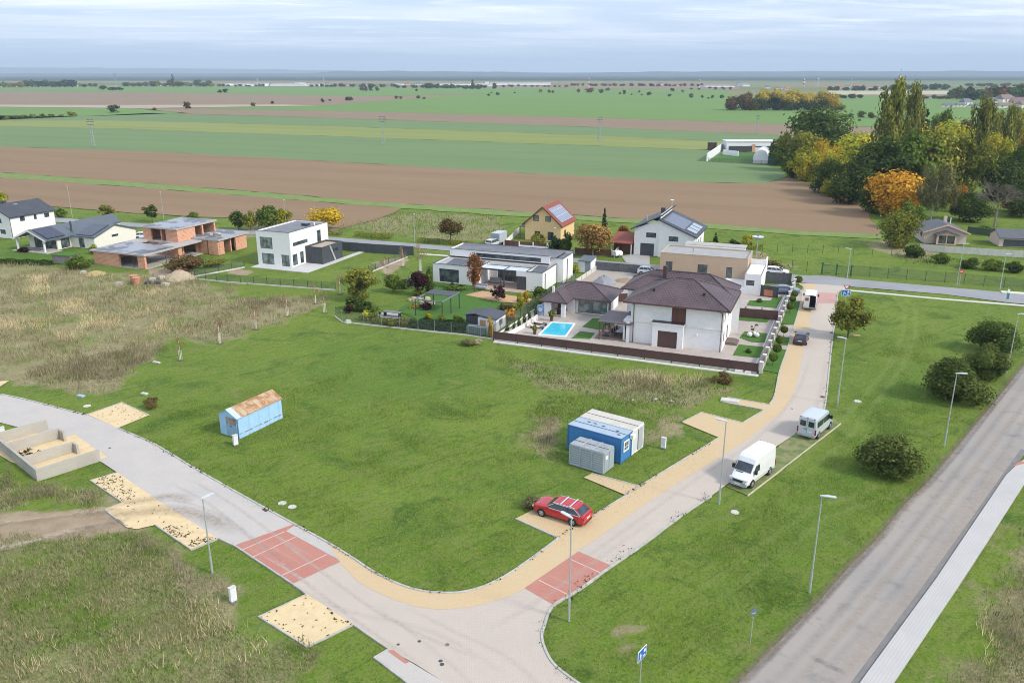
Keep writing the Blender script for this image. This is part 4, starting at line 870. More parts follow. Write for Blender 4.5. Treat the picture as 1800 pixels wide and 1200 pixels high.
def facade(h, mb, p0, p1, z0, z1, ops=(), frm='d', dep=.12):
    """a wall with real openings; ops (u0,u1,z0,z1,kind) with kind w window, d door, g garage door, o open"""
    p0, p1 = Vector(p0), Vector(p1); L = (p1 - p0).length; d = (p1 - p0) / L; n = Vector((d.y, -d.x)); inw = -n
    us = sorted({0, L, *[v for o_ in ops for v in o_[:2]]}); zs = sorted({z0, z1, *[v for o_ in ops for v in o_[2:4]]})
    pt = lambda u, z, k=0: (p0.x + d.x * u + inw.x * k, p0.y + d.y * u + inw.y * k, z)
    for i in range(len(us) - 1):
        for j in range(len(zs) - 1):
            uc, zc = (us[i] + us[i + 1]) / 2, (zs[j] + zs[j + 1]) / 2
            if not any(o_[0] < uc < o_[1] and o_[2] < zc < o_[3] for o_ in ops):
                mb.q(pt(us[i], zs[j]), pt(us[i + 1], zs[j]), pt(us[i + 1], zs[j + 1]), pt(us[i], zs[j + 1]))
    ang = math.atan2(d.y, d.x)
    for o_ in ops:
        a_, b_, c_, e_ = o_[:4]; k = o_[4] if len(o_) > 4 else 'w'; D_ = dep + .1 if k != 'o' else .35
        mb.q(pt(a_, c_), pt(a_, c_, D_), pt(b_, c_, D_), pt(b_, c_)); mb.q(pt(a_, e_), pt(b_, e_), pt(b_, e_, D_), pt(a_, e_, D_))
        mb.q(pt(a_, c_), pt(a_, e_), pt(a_, e_, D_), pt(a_, c_, D_)); mb.q(pt(b_, c_), pt(b_, c_, D_), pt(b_, e_, D_), pt(b_, e_))
        if k == 'o': continue
        T = Matrix.Translation((p0.x, p0.y, 0)) @ Matrix.Rotation(ang, 4, 'Z'); t = .07; f = MB()
        y0, y1 = dep - .05, dep + .05
        if k in 'gd':
            f.box(a_, b_, y0 + .02, y1, c_, e_, T); f.build('garage_door' if k == 'g' else 'door', FRM[frm] if k == 'd' else (brownm if frm == 'b' else darkp), h); continue
        f.box(a_, b_, y0, y1, c_, c_ + t, T).box(a_, b_, y0, y1, e_ - t, e_, T).box(a_, a_ + t, y0, y1, c_ + t, e_ - t, T).box(b_ - t, b_, y0, y1, c_ + t, e_ - t, T)
        if b_ - a_ > 1.1 and (b_ - a_) < 6: f.box((a_ + b_) / 2 - t / 2, (a_ + b_) / 2 + t / 2, y0, y1, c_ + t, e_ - t, T)
        if k == 's':   # sliding wall of many panes
            for q_ in (.25, .75): f.box(a_ + (b_ - a_) * q_ - t / 2, a_ + (b_ - a_) * q_ + t / 2, y0, y1, c_ + t, e_ - t, T)
        w_ = f.build('window', FRM[frm], h)
        MB().box(a_ + t / 2, b_ - t / 2, dep - .005, dep + .012, c_ + t / 2, e_ - t / 2, T).build('pane', glassg if k == 'p' else glass, w_)
def house(name, label, o, rz=RA, cat='house', z=0): return thing(name, label, cat, (o[0], o[1], z), rz)
def flatroof(h, x0, x1, y0, y1, z, mat=None, par=.25, cap=None, t=.18):
    MB().box(x0 + t, x1 - t, y0 + t, y1 - t, z - par - .1, z - par).build('roof', mat or flat, h)
    c = MB(); ov = .04
    c.box(x0 - ov, x1 + ov, y0 - ov, y0 + t, z, z + .05).box(x0 - ov, x1 + ov, y1 - t, y1 + ov, z, z + .05).box(x0 - ov, x0 + t, y0 + t, y1 - t, z, z + .05).box(x1 - t, x1 + ov, y0 + t, y1 - t, z, z + .05)
    c.build('parapet_cap', cap or dark, h)
    w = MB(); w.box(x0 + t - .01, x1 - t + .01, y0 + t - .01, y0 + t, z - par, z).box(x0 + t - .01, x1 - t + .01, y1 - t, y1 - t + .01, z - par, z).box(x0 + t - .012, x0 + t - .002, y0 + t - .01, y1 - t + .01, z - par, z - .002).box(x1 - t + .002, x1 - t + .012, y0 + t - .01, y1 - t + .01, z - par, z - .002); return w
def gable(h, mb, x0, x1, y0, y1, ze, zr, axis='y', ov=.4, t=.22, mat=None, wallmb=True):
    """ridge along axis; adds the gable triangles to mb, returns the roof object"""
    r = MB()
    if axis == 'y':
        xm = (x0 + x1) / 2; sl = (zr - ze) / (xm - x0); e_ = ze - ov * sl
        r.slab([(x0 - ov, y0 - ov, e_ + t), (xm, y0 - ov, zr + t), (xm, y1 + ov, zr + t), (x0 - ov, y1 + ov, e_ + t)], t)
        r.slab([(x1 + ov, y0 - ov, e_ + t), (xm, y0 - ov, zr + t), (xm, y1 + ov, zr + t), (x1 + ov, y1 + ov, e_ + t)], t)
        if wallmb: mb.q((x0, y0, ze), (x1, y0, ze), (xm, y0, zr)); mb.q((x1, y1, ze), (x0, y1, ze), (xm, y1, zr))
    else:
        ym = (y0 + y1) / 2; sl = (zr - ze) / (ym - y0); e_ = ze - ov * sl
        r.slab([(x0 - ov, y0 - ov, e_ + t), (x1 + ov, y0 - ov, e_ + t), (x1 + ov, ym, zr + t), (x0 - ov, ym, zr + t)], t)
        r.slab([(x0 - ov, y1 + ov, e_ + t), (x1 + ov, y1 + ov, e_ + t), (x1 + ov, ym, zr + t), (x0 - ov, ym, zr + t)], t)
        if wallmb: mb.q((x1, y0, ze), (x1, y1, ze), (x1, ym, zr)); mb.q((x0, y1, ze), (x0, y0, ze), (x0, ym, zr))
    return r.build('roof', mat or tiled, h)
def hip(h, x0, x1, y0, y1, ze, zr, rx0, rx1, ym=None, t=.2, mat=None, name='roof'):
    ym = (y0 + y1) / 2 if ym is None else ym; r = MB()
    a_, b_, c_, d_ = (x0, y0, ze), (x1, y0, ze), (x1, y1, ze), (x0, y1, ze); e_, f_ = (rx0, ym, zr), (rx1, ym, zr)
    r.slab([a_, b_, f_, e_], t); r.slab([c_, d_, e_, f_], t); r.slab([b_, c_, f_], t); r.slab([d_, a_, e_], t)
    o_ = r.build(name, mat or tileb, h)
    k = MB()
    for p, q in ((a_, e_), (b_, f_), (c_, f_), (d_, e_), (e_, f_)): k.tube(Vector(p) + Vector((0, 0, .03)), Vector(q) + Vector((0, 0, .03)), .11, .11, 6)
    k.build('ridge_tiles', M('ridge_tile', (.13, .10, .105), (.09, .07, .07), 3, .5), o_ if name == 'roof' else h); return o_
def slope_panel(h, a_, b_, c_, d_, lift=.05, mat=None, name='solar_panel'):
    """panel lying on a roof slope, corners in order"""
    pts = [Vector(p) for p in (a_, b_, c_, d_)]; n = (pts[1] - pts[0]).cross(pts[3] - pts[0]).normalized(); n = n if n.z > 0 else -n
    pts = [p + n * lift for p in pts]; return MB().slab(pts, .04).build(name, mat or pv, h)
def gutter(h, pts, r=.06, name='gutter', mat=None):
    g_ = MB()
    for a_, b_ in zip(pts, pts[1:]): g_.tube(a_, b_, r, r, 6)
    return g_.build(name, mat or wood, h)

# leftmost white house with a gable roof
h = house('gable_house', 'two-storey white house with dark gable roof at the left edge', (-110.4, 180.8)); w = MB()
facade(h, w, (-9.4, 0), (0, 0), 0, 4.8, [(5.4, 6.6, 3.3, 4.3), (5.6, 7.3, .9, 1.9), (3.9, 5.0, .1, 2.1, 'd'), (1.5, 2.7, 3.3, 4.3)])
facade(h, w, (0, 0), (0, 11.2), 0, 4.8, [(2.4, 3.6, 3.5, 4.6), (5.9, 6.6, 3.4, 4.5), (8.6, 9.9, 3.4, 4.4)]); facade(h, w, (0, 11.2), (-9.4, 11.2), 0, 4.8); facade(h, w, (-9.4, 11.2), (-9.4, 0), 0, 4.8)
rf = gable(h, w, -9.4, 0, 0, 11.2, 4.8, 7.0); w.build('wall', white, h)
MB().box(-6.3, -5.6, 3.5, 4.2, 6.2, 7.6).build('chimney', dark, rf); slope_panel(h, (-4.6, 4.4, 7.05), (-3.7, 4.4, 6.65), (-3.7, 5.4, 6.65), (-4.6, 5.4, 7.05), .1, glassg, 'skylight')
gutter(h, [(.1, -.2, 4.6), (.1, -.2, 0)], .05, 'downpipe', dark)
# L-shaped bungalow
h = house('gabled_bungalow', 'cream L-shaped bungalow with dark seamed roof, solar panels and open porch', (-95.3, 166.6)); w = MB()
facade(h, w, (-3.7, 2.6), (0, 2.6), 0, 2.4, [(.2, 3.4, .1, 2.3, 'w')]); facade(h, w, (-8.0, 2.6), (-3.7, 2.6), 0, 2.4, [(1.5, 4.1, .1, 2.3)]); facade(h, w, (0, 2.6), (0, 6.0), 0, 2.4, [(.9, 3.1, .1, 2.1)])
facade(h, w, (0, 6), (6.6, 6), 0, 2.4, [(2.2, 3.7, 0.1, 2.1)]); facade(h, w, (6.6, 6), (6.6, 17.2), 0, 2.4, [(4.6, 6.4, 1.7, 2.2)]); facade(h, w, (6.6, 17.2), (-8, 17.2), 0, 2.4); facade(h, w, (-8, 23), (-8, 2.6), 0, 2.4); facade(h, w, (-4, 17.2), (-4, 23), 0, 2.4)
gable(h, w, -8.3, .3, 2.6, 15, 2.4, 4.2, ov=.3, mat=seam)
sl = MB(); e0 = 2.4 - .3 * 1.8 / 4.3
for xs in ((-8.6, -4), (.6, -4)): sl.slab([(xs[0], -.6, e0 + .22), (xs[1], -.6, 4.42), (xs[1], 2.28, 4.42), (xs[0], 2.28, e0 + .22)], .22)
sl.build('porch_roof', seam, h)
bg = MB(); bg.slab([(-8.65, -.66, 2.45), (-4, -.66, 4.35), (-4, -.60, 4.35), (-8.65, -.60, 2.45)], .3).slab([(.65, -.66, 2.45), (-4, -.66, 4.35), (-4, -.60, 4.35), (.65, -.60, 2.45)], .3); bg.build('bargeboard', white, h)
for x in (-7.9, -.3): MB().box(x - .15, x + .15, -.4, -.1, 0, 2.45).build('porch_post', white, h)
gable(h, w, -4, 6.6, 6, 17.2, 2.4, 4.2, 'x', ov=.35, mat=seam); gable(h, w, -8, -4, 14, 23, 2.4, 3.9, ov=.3, mat=seam)
w.build('wall', cream, h); k = .18
slope_panel(h, (.3, .2, 2.75), (.3, 4.6, 2.75), (-3.6, 4.6, 4.3), (-3.6, .2, 4.3), .09); slope_panel(h, (1.6, 6.1, 2.70), (6.0, 6.1, 2.70), (6.0, 10.9, 4.25), (1.6, 10.9, 4.25), .09)
MB().tube((-.8, 7.2, 2.9), (-.8, 7.2, 5.2), .2, .2, 8).build('flue', dark, h)
MB().box(-8.6, 1.2, -1.2, 2.5, -.1, .06).build('terrace', concr, h)
# brick shell
h = house('brick_house_shell', 'unfinished orange brick house shell with concrete slabs', (-74.4, 153.1)); w = MB()
w.box(-6.3, 0, .1, .55, 0, 2.55).box(4.6, 6.3, .1, .55, 0, 2.55).box(-6.3, -5.85, .55, 16, 0, 2.55).box(5.2, 5.65, 15.6, 17.6, 0, 2.55)
w.box(-5.5, 4.8, 11.5, 11.95, 0, 2.55).box(-1, 1, 11.2, 11.5, 0, 2.55).box(-5.85, -2, 16.5, 17, 0, 2.55).box(-1, 4.9, 17.2, 17.6, 0, 2.55).box(5.1, 6.1, 9.0, 10.0, 0, 2.55)
w.build('wall', brick, h); MB().box(-6.3, 6.2, .1, 17.5, -.1, .12).build('floor_slab', concr, h)
s = MB(); H0 = (-3.9, -.2, 8.6, 11.0)
s.box(-6.9, 6.6, -.2, 8.4, 2.55, 2.85).box(-6.9, -3.6, 8.4, 11.2, 2.55, 2.85).box(2.6, 6.6, 8.4, 11.2, 2.55, 2.85).box(-6.9, 6.6, 11.2, 17.7, 2.55, 2.85)
s.build('floor_slab', M('slab_concrete', (.47, .45, .42), (.36, .35, .33), .8, .9), h)
rfm = M('wet_bitumen', (.10, .10, .115), (.30, .31, .34), .25, .35, lo=.45, hi=.52)
MB().box(-6.6, 6.3, .2, 8.2, 2.86, 2.875).build('roof_membrane', rfm, h)
u = MB(); u.box(-4.9, -2.9, 11.6, 12.0, 2.86, 5.3).box(.9, 3.9, 11.6, 12.0, 2.86, 5.3).box(-4.9, -4.5, 12, 22.6, 2.86, 5.3).box(3.5, 3.9, 12, 16.6, 2.86, 5.3).box(3.5, 3.9, 18.6, 19, 2.86, 5.3).box(3.5, 3.9, 22.2, 22.6, 2.86, 5.3)
u.box(-4.5, 3.5, 22.2, 22.6, 2.86, 5.3).box(-.8, -.5, 12, 15, 2.86, 5.3).box(0, 3.5, 18.8, 19.1, 2.86, 5.3).box(-4.5, 3.5, 15, 15.3, 2.86, 5.3); u.build('upper_wall', brick, h)
MB().box(-5.2, 4.1, 11.3, 23, 5.3, 5.6).build('roof_slab', MATS['slab_concrete'], h); MB().box(-4.9, 3.8, 11.6, 22.7, 5.61, 5.63).build('roof_membrane', rfm, h)
v = MB(); v.box(4.4, 7.4, 15.6, 16, 0, 2.9).box(7.9, 9.4, 15.4, 15.8, 0, 2.9) .box(9.0, 10.4, 15.3, 15.7, 0, 2.9).box(10.1, 10.5, 15.7, 17.0, 0, 2.9).box(10.1, 10.5, 20.6, 24, 0, 2.9).box(3, 10.1, 24, 24.3, 0, 2.9).box(5, 10, 19.5, 19.8, 0, 2.9)
v.build('annex_wall', brick, h); MB().box(2.8, 10.8, 15.2, 24.6, 2.9, 3.2).build('annex_slab', MATS['slab_concrete'], h); MB().box(3.1, 10.5, 15.5, 24.3, 3.21, 3.23).build('roof_membrane', rfm, h)
for x_, y_ in ((3.2, .4), (6.3, 5.4)): MB().tube((x_, y_, .1), (x_, y_, 2.55), .06, .06, 6).build('prop', dark, h)
bm_ = MB()
for i in range(5): bm_.box(5.0 + i * 1.0, 5.06 + i * 1.0, 18 + i, 18.06 + i, 3.2, 3.75)
for i, c_ in enumerate([(5.2, 18.2), (6.6, 19), (8.1, 18.2)]): MB().box(c_[0], c_[0] + 1, c_[1], c_[1] + .9, 3.23, 3.65).build('block_stack', concr, h)
# white cube house
h = house('cube_house', 'white two-storey cube house with flat grey roof', (-41.5, 152.2)); w = MB()
facade(h, w, (-7.6, 0), (0, 0), 0, 6.66, [(.75, 3.6, 3.3, 5.5, 'p'), (.9, 3.7, .3, 2.4, 'p'), (5.4, 7.2, .2, 2.4, 'p')]); facade(h, w, (0, 0), (0, 12.6), 0, 6.66, [(.5, 2.0, .3, 2.4), (2.9, 4.0, .3, 2.5), (.9, 5.6, 3.9, 4.6), (8.8, 10.1, 3.3, 5.6)])
facade(h, w, (0, 12.6), (-7.6, 12.6), 0, 6.66); facade(h, w, (-7.6, 12.6), (-7.6, 0), 0, 6.66); x = flatroof(h, -7.6, 0, 0, 12.6, 6.66); w.v += []; w.build('wall', white, h); x.build('parapet', white, h)
MB().box(-3.2, -1.9, 8.4, 9.4, 6.42, 6.9).build('skylight', pv, h); MB().tube((-1.0, 9.6, 6.4), (-1.0, 9.6, 7.0), .14, .14, 8).build('vent', white, h)
w = MB(); facade(h, w, (0.05, 4.6), (3.8, 4.6), 0, 3.28); facade(h, w, (3.8, 4.6), (3.8, 11.6), 0, 3.28, [(3.6, 5.4, 1.7, 2.4)]); facade(h, w, (3.8, 11.6), (0.05, 11.6), 0, 3.28); w.build('annex_wall', darkp, h)
flatroof(h, .05, 3.8, 4.6, 11.6, 3.28, M('sand_roof', (.45, .36, .27), (.38, .31, .23), .8, .95)).build('annex_parapet', dark, h)
MB().slab([(3.84, 7.0, 3.2), (3.95, 7.0, 3.2), (3.95, 7.4, 3.2), (3.84, 7.4, 3.2)], .01) .q((3.90, 7.0, 3.2), (3.90, 8.6, .1), (3.90, 9.1, .1), (3.90, 7.5, 3.2)).build('steel_ladder', M('galvanised', (.5, .52, .54), (.42, .44, .46), 2, .5, .3), h)
MB().box(-7.7, 5.0, -2.2, 0, -.1, .06).box(0.02, 5.0, 0, 4.6, -.1, .06).box(3.85, 5.0, 4.6, 17.5, -.1, .06).build('terrace', M('pale_terrace', (.56, .55, .53), (.5, .49, .47), 1, .8), h)
# white flat-roofed bungalow
h = house('flat_roof_bungalow', 'wide white flat-roofed bungalow with a raised rear strip and open terrace', (5.1, 134.1)); w = MB()
facade(h, w, (-20.4, 0), (-11.6, 0), 0, 3.3, [(1.2, 5.0, .15, 2.5, 's')]); facade(h, w, (-2.9, 0), (0, 0), 0, 3.3); facade(h, w, (-4.7, 0), (-2.9, 0), 2.4, 3.3)
facade(h, w, (0, 0), (0, 7.0), 0, 3.3, []); facade(h, w, (-20.4, 7), (-20.4, 0), 0, 3.3)
facade(h, w, (-11.6, 0), (-11.6, 4.6), 0, 3.3); facade(h, w, (-11.6, 4.6), (-2.9, 4.6), 0, 3.3, [(1.6, 5.2, .1, 2.6, 's'), (5.6, 8.2, .1, 2.6)]); facade(h, w, (-2.9, 4.6), (-2.9, 0), 0, 3.3)
facade(h, w, (-20.4, 7), (-1.2, 7), 3.3, 4.6, [(5.2, 17.6, 3.42, 4.2, 'w')]); facade(h, w, (-1.2, 7), (-1.2, 7.4), 0, 4.6); facade(h, w, (-1.2, 7.4), (1.2, 7.4), 0, 4.3); facade(h, w, (1.2, 7.4), (1.2, 13), 0, 4.3); facade(h, w, (1.2, 13), (-20.4, 13), 0, 4.6); facade(h, w, (-20.4, 13), (-20.4, 7), 0, 4.6); w.build('wall', white, h)
MB().box(-20.2, -11.8, .2, 6.95, 2.95, 3.05).box(-2.7, -.2, .2, 6.95, 2.95, 3.05).box(-11.7, -2.8, 4.7, 6.95, 2.95, 3.05).build('roof', flatg, h)
MB().box(-20.2, -.3, 7.1, 12.9, 4.3, 4.4).box(-.3, 1.05, 7.5, 12.9, 4.0, 4.1).build('upper_roof', M('upper_membrane', (.20, .20, .215), (.15, .15, .165), .5, .85), h)
c = MB(); c.box(-20.45, -11.6, -.05, .15, 3.3, 3.36).box(-2.9, .05, -.05, .15, 3.3, 3.36).box(-20.45, -20.25, .15, 7, 3.3, 3.36).box(-.15, .05, .15, 7.35, 3.3, 3.36).box(-20.45, -1.15, 6.95, 7.12, 4.6, 4.66).box(-20.45, 1.25, 12.85, 13.05, 4.6, 4.66).box(1.05, 1.25, 7.35, 12.85, 4.3, 4.36).box(-1.1, 1.05, 7.35, 7.5, 4.3, 4.36).box(-11.7, -11.5, 0.15, 4.6, 3.3, 3.36).box(-3.0, -2.8, .15, 4.6, 3.3, 3.36)
c.build('parapet_cap', dark, h)
MB().box(-11.55, -7.3, .7, 3.5, 3.0, 3.08).box(-7.1, -3.0, .7, 3.5, 3.0, 3.08).build('pergola_glazing', M('frosted_glass', (.62, .68, .70), (.56, .62, .64), 1, .3), h)
MB().box(-11.6, -2.9, .55, .7, 2.9, 3.15).box(-11.6, -2.9, 3.5, 3.65, 2.9, 3.15).box(-7.3, -7.1, .7, 3.5, 2.9, 3.15).box(-7.3, -7.1, .5, .7, 0, 2.9).build('pergola_frame', dark, h)
MB().box(-4.6, -2.95, -.02, .12, .05, 2.38).build('sliding_screen', darkp, h); MB().tube((.06, 1.2, 0), (.06, 1.2, 3), .07, .07, 6).build('downpipe', dark, h); MB().tube((1.27, 9.5, 0), (1.27, 9.5, 3.9), .07, .07, 6).build('downpipe', dark, h)
for x0_, x1_ in ((-18.4, -15.4), (-15.1, -12.2), (-2.4, -.5)):
    o_ = MB().slab([(x0_, 1.2, 3.12), (x1_, 1.2, 3.12), (x1_, 4.6, 3.45), (x0_, 4.6, 3.45)], .05).build('solar_panel', M('dark_slats', (.09, .095, .11), (.06, .065, .08), 2, .3), h)
MB().box(-11.5, -2.9, -1.8, 4.5, -.1, .08).build('terrace', Mgrid('terrace_tile', (.50, .38, .30), (.46, .35, .27), (.35, .27, .2), .6, .6, .015, off=0, bump=.1), h)
# yellow house with solar roof
h = house('yellow_house', 'ochre yellow house with red tiled gable roof covered in solar panels', (2.9, 180.0)); w = MB()
facade(h, w, (0, 0), (8.2, 0), 0, 3.7, [(5.2, 6.6, .2, 2.1), (2.2, 3.5, 1.0, 2.1)], 'b'); facade(h, w, (8.2, 0), (8.2, 9.8), 0, 3.7, [(2.5, 3.7, 1, 2.2)], 'b'); facade(h, w, (8.2, 9.8), (0, 9.8), 0, 3.7); facade(h, w, (0, 9.8), (0, 0), 0, 3.7)
rf = gable(h, w, 0, 8.2, 0, 9.8, 3.7, 7.3, ov=.5, mat=tiler); w.build('wall', ochre, h)
for x_ in (2.5, 5.3): f = MB().box(x_ - .65, x_ + .65, -.05, .02, 4.3, 5.5).build('window', wood, h); MB().box(x_ - .52, x_ + .52, -.07, -.045, 4.42, 5.38).build('pane', glassg, f)
s_ = 3.6 / 4.1; zz = lambda x: 7.52 - (x - 4.1) * s_
slope_panel(h, (4.9, .9, zz(4.9)), (8.0, .9, zz(8.0)), (8.0, 9.0, zz(8.0)), (4.9, 9.0, zz(4.9)), .08, pvg)
bb = MB(); bb.slab([(-.55, -.56, 3.55), (4.1, -.56, 7.6), (4.1, -.5, 7.6), (-.55, -.5, 3.55)], .32).slab([(8.75, -.56, 3.55), (4.1, -.56, 7.6), (4.1, -.5, 7.6), (8.75, -.5, 3.55)], .32); bb.build('bargeboard', wood, h)
MB().box(-1.8, -.05, 1, 5, 2.6, 2.75).box(-1.7, -1.55, 1, 1.15, 0, 2.6).build('lean_to', wood, h); MB().tube((3.0, 5, 7), (3.0, 5, 9), .03, .03, 5).box(2.5, 3.5, 4.98, 5.02, 8.7, 8.75).build('aerial', M('galvanised', (.5, .52, .54)), rf)
# white house with garage and split roof
h = house('garage_house', 'white house with grey garage door and split dark roof with skylights', (24.6, 164.3)); w = MB()
facade(h, w, (0, 0), (5.0, 0), 0, 5.4, [(1.3, 4.1, 0, 2.5, 'g'), (2.4, 4.4, 3.7, 4.7, 'w')], 'd'); w.q((0, 0, 5.4), (5, 0, 5.4), (5, 0, 7.3))
facade(h, w, (5.0, -.35), (12, -.35), 0, 4.5, [(2.0, 3.9, 3.3, 4.3, 'w')]); w.q((5, -.35, 4.5), (12, -.35, 4.5), (5, -.35, 7.3)); facade(h, w, (5, 0), (5, -.35), 0, 7.2)
facade(h, w, (12, -.35), (12, 12), 0, 4.5, [(2, 2.8, 2.6, 3.8), (5, 6, .5, 3), (8, 9, .5, 3)]); facade(h, w, (12, 12), (0, 12), 0, 4.5); facade(h, w, (0, 12), (0, 0), 0, 5.4); w.q((5.1, 0, 7), (5.1, 12, 7), (5.1, 12, 8.4), (5.1, 0, 8.4)); w.q((5, 12, 4.5), (0, 12, 5.4), (5, 12, 8.0)); w.q((12, 12, 4.5), (5, 12, 4.5), (5, 12, 7.4))
w.build('wall', white, h); r = MB(); r.slab([(-.7, -.6, 5.35), (5.6, -.6, 8.5), (5.6, 13.2, 8.5), (-.7, 13.2, 5.35)], .25); r.build('high_roof', tiled, h)
r = MB(); r.slab([(4.9, -.9, 7.65), (12.6, -.9, 4.5), (12.6, 12.6, 4.5), (4.9, 12.6, 7.65)], .25); r.build('low_roof', tiled, h)
z7 = lambda x: 7.65 - (x - 4.9) * 3.15 / 7.7
slope_panel(h, (5.6, .3, z7(5.6)), (9.8, .3, z7(9.8)), (9.8, 9.6, z7(9.8)), (5.6, 9.6, z7(5.6)), .06, M('slate_panel', (.11, .125, .17), (.13, .145, .19), 1, .3))
for i in range(3): slope_panel(h, (10.1, 1.4 + i * 2.9, z7(10.1)), (12.0, 1.4 + i * 2.9, z7(12)), (12.0, 3.9 + i * 2.9, z7(12)), (10.1, 3.9 + i * 2.9, z7(10.1)), .08, M('skylight_glass', (.32, .38, .42), (.26, .31, .35), 1, .15, spec=.8), 'skylight')
MB().box(3.6, 4.4, 7.4, 8.2, 7, 8.6).build('chimney', dark, h); MB().tube((2.2, 1.0, 6.5), (2.2, 1.0, 8.0), .1, .1, 6).build('flue', M('galvanised', (.5, .52, .54)), h)
MB().tube((4.95, 12, 8.3), (4.95, 12, 9.6), .03, .03, 5).disc((4.95, 12), .4, 9.6, 10, .1).build('satellite_dish', white, h)
# beige flat house
h = house('beige_house', 'beige flat-roofed house with grey roof and white ground floor annex', (40.4, 138.3)); w = MB()
facade(h, w, (-15.0, -.6), (0, -.6), 0, 4.9, [(1.0, 2.2, 1.4, 3.4, 'w'), (6.6, 8.3, 1.4, 3.3, 'w'), (11.5, 12.5, .9, 3.2, 'w')]); facade(h, w, (0, -.6), (0, 6.6), 0, 4.9); facade(h, w, (0, 6.6), (-15, 6.6), 0, 4.9); facade(h, w, (-15, 6.6), (-15, -.6), 0, 4.9); w.build('wall', beige, h)
flatroof(h, -15, 0, -.6, 6.6, 4.9, flatg, .2, concr).build('parapet', beige, h)
w = MB().box(-12, -1.5, 6.65, 9.6, 0, 5.1); w.build('rear_block', white, h); MB().box(-12.2, -1.3, 6.75, 9.8, 5.1, 5.25).build('rear_roof', concr, h)
w = MB(); facade(h, w, (-3.4, -5.5), (.15, -5.5), 0, 1.3); facade(h, w, (.15, -5.5), (2.8, -5.5), 0, 3.4, [(.3, 1.6, 1.5, 2.4)]); facade(h, w, (2.8, -5.5), (2.8, 5.5), 0, 3.4); facade(h, w, (2.8, 5.5), (.15, 5.5), 0, 3.4); facade(h, w, (.15, 5.5), (.15, -5.5), 0, 3.4); w.box(-3.4, .14, -5.5, -.65, 1.2, 1.3)
w.box(.15, 2.8, 2.5, 2.7, 3.4, 4.3).box(2.6, 2.8, 2.7, 5.5, 3.4, 4.3); w.build('annex_wall', white, h); MB().box(.3, 2.65, -5.35, 2.4, 3.35, 3.42).build('annex_roof', white, h)
MB().tube((-9.8, 2.5, 4.7), (-9.8, 2.5, 5.7), .12, .12, 8).build('flue', concr, h)
# brown-roofed villa
h = house('villa', 'white villa with large brown hipped tile roof and brown garage door', (27.5, 102.8)); w = MB()
facade(h, w, (-12.3, .2), (0, .2), 0, 5.7, [(5.5, 7.4, 3.1, 5.5, 'd')], 'b'); facade(h, w, (0, .2), (0, 9.4), 0, 5.7, [(1.0, 1.9, 3.6, 5.0), (1.0, 2.0, .9, 2.3), (4.5, 5.5, 3.6, 5.0), (4.4, 5.6, .4, 2.4)], 'b')
facade(h, w, (0, 9.4), (1.0, 9.4), 0, 5.7); facade(h, w, (-.6, 9.4), (-.6, 13), 0, 5.7); facade(h, w, (-.6, 13), (-14.4, 13), 0, 5.7); facade(h, w, (-14.4, 13), (-14.4, 6.6), 0, 5.7); facade(h, w, (-14.4, 6.6), (-12.3, 6.6), 0, 5.7, [(.3, 1.6, .4, 2.4)], 'b'); facade(h, w, (-12.3, 6.6), (-12.3, .2), 0, 5.7, [(3.2, 5.4, .3, 2.5), (3.2, 5.4, 3.2, 5.2)], 'b')
w.build('wall', white, h)
w = MB(); facade(h, w, (-9.1, -.7), (-5.0, -.7), 0, 3.2, [(.75, 3.35, 0, 2.3, 'g')], 'b'); facade(h, w, (-5.0, -.7), (-5.0, .19), 0, 3.2); facade(h, w, (-9.1, .19), (-9.1, -.7), 0, 3.2); w.build('garage_surround', white, h)
MB().box(-9.2, -4.9, -.8, .19, 3.2, 3.42).build('garage_canopy', white, h); MB().box(-9.22, -4.88, -.82, .19, 3.42, 3.46).build('canopy_cap', M('dark_brown_metal', (.05, .028, .028), (.04, .022, .022), 1, .5), h)
w = MB(); facade(h, w, (-12.75, -.3), (-12.3, -.3), 0, 3.0); facade(h, w, (-13.3, .2), (-12.31, .2), 0, 3.0, [(.25, .7, .2, 2.5)]); w.box(-13.3, -12.31, .25, 2.5, 2.9, 3.0); w.build('side_wall', white, h)
hip(h, -15.3, .5, 6.4, 13.8, 5.8, 8.0, -11.2, -3.5, name='rear_roof')
hip(h, -13.3, .8, -.5, 10.7, 5.8, 8.3, -7.4, -4.9)
MB().box(-13.1, .6, -.35, .19, 5.62, 5.72).box(.01, .65, .19, 9.4, 5.62, 5.72).build('soffit', M('cream_soffit', (.7, .64, .55), (.66, .6, .52), 1, .8), h)
gutter(h, [(-13.3, -.58, 5.66), (.85, -.58, 5.66), (.9, 10.7, 5.66)]); gutter(h, [(-11.9, -.5, 5.6), (-11.9, .1, 5.3), (-11.9, .1, 0)], .055, 'downpipe'); gutter(h, [(-.5, -.5, 5.6), (-.2, .1, 5.3), (-.2, .1, 0)], .055, 'downpipe')
for x_, y_, z_ in ((-9.7, 2.0, 7.0), (-3.0, 2.0, 7.0)): MB().box(x_ - .15, x_ + .15, y_ - .1, y_ + .2, z_, z_ + .3).build('roof_vent', M('dark_brown_metal', (.05, .03, .03)), h)
MB().box(-9.9, -9.4, 8.6, 9.1, 7, 9.0).build('chimney', brownm, h)
MB().box(-12.4, .1, .10, .19, 2.95, 3.02).build('string_course', cream, h); MB().disc((-3.3, .12), .13, 1.9, 10, .2).build('wall_lamp', white, h)
MB().box(.02, 1.6, 3.6, 6.2, 0, .17).box(.02, 1.3, 3.8, 6.0, .17, .34).build('steps', M('brown_steps', (.2, .15, .13), (.16, .12, .1), 2, .8), h)
MB().box(-17.2, -12.35, -.1, 6.4, -.1, .1).build('deck', Mgrid('wood_deck', (.30, .20, .165), (.27, .18, .15), (.12, .08, .07), 4, .14, .012, off=.3), h)
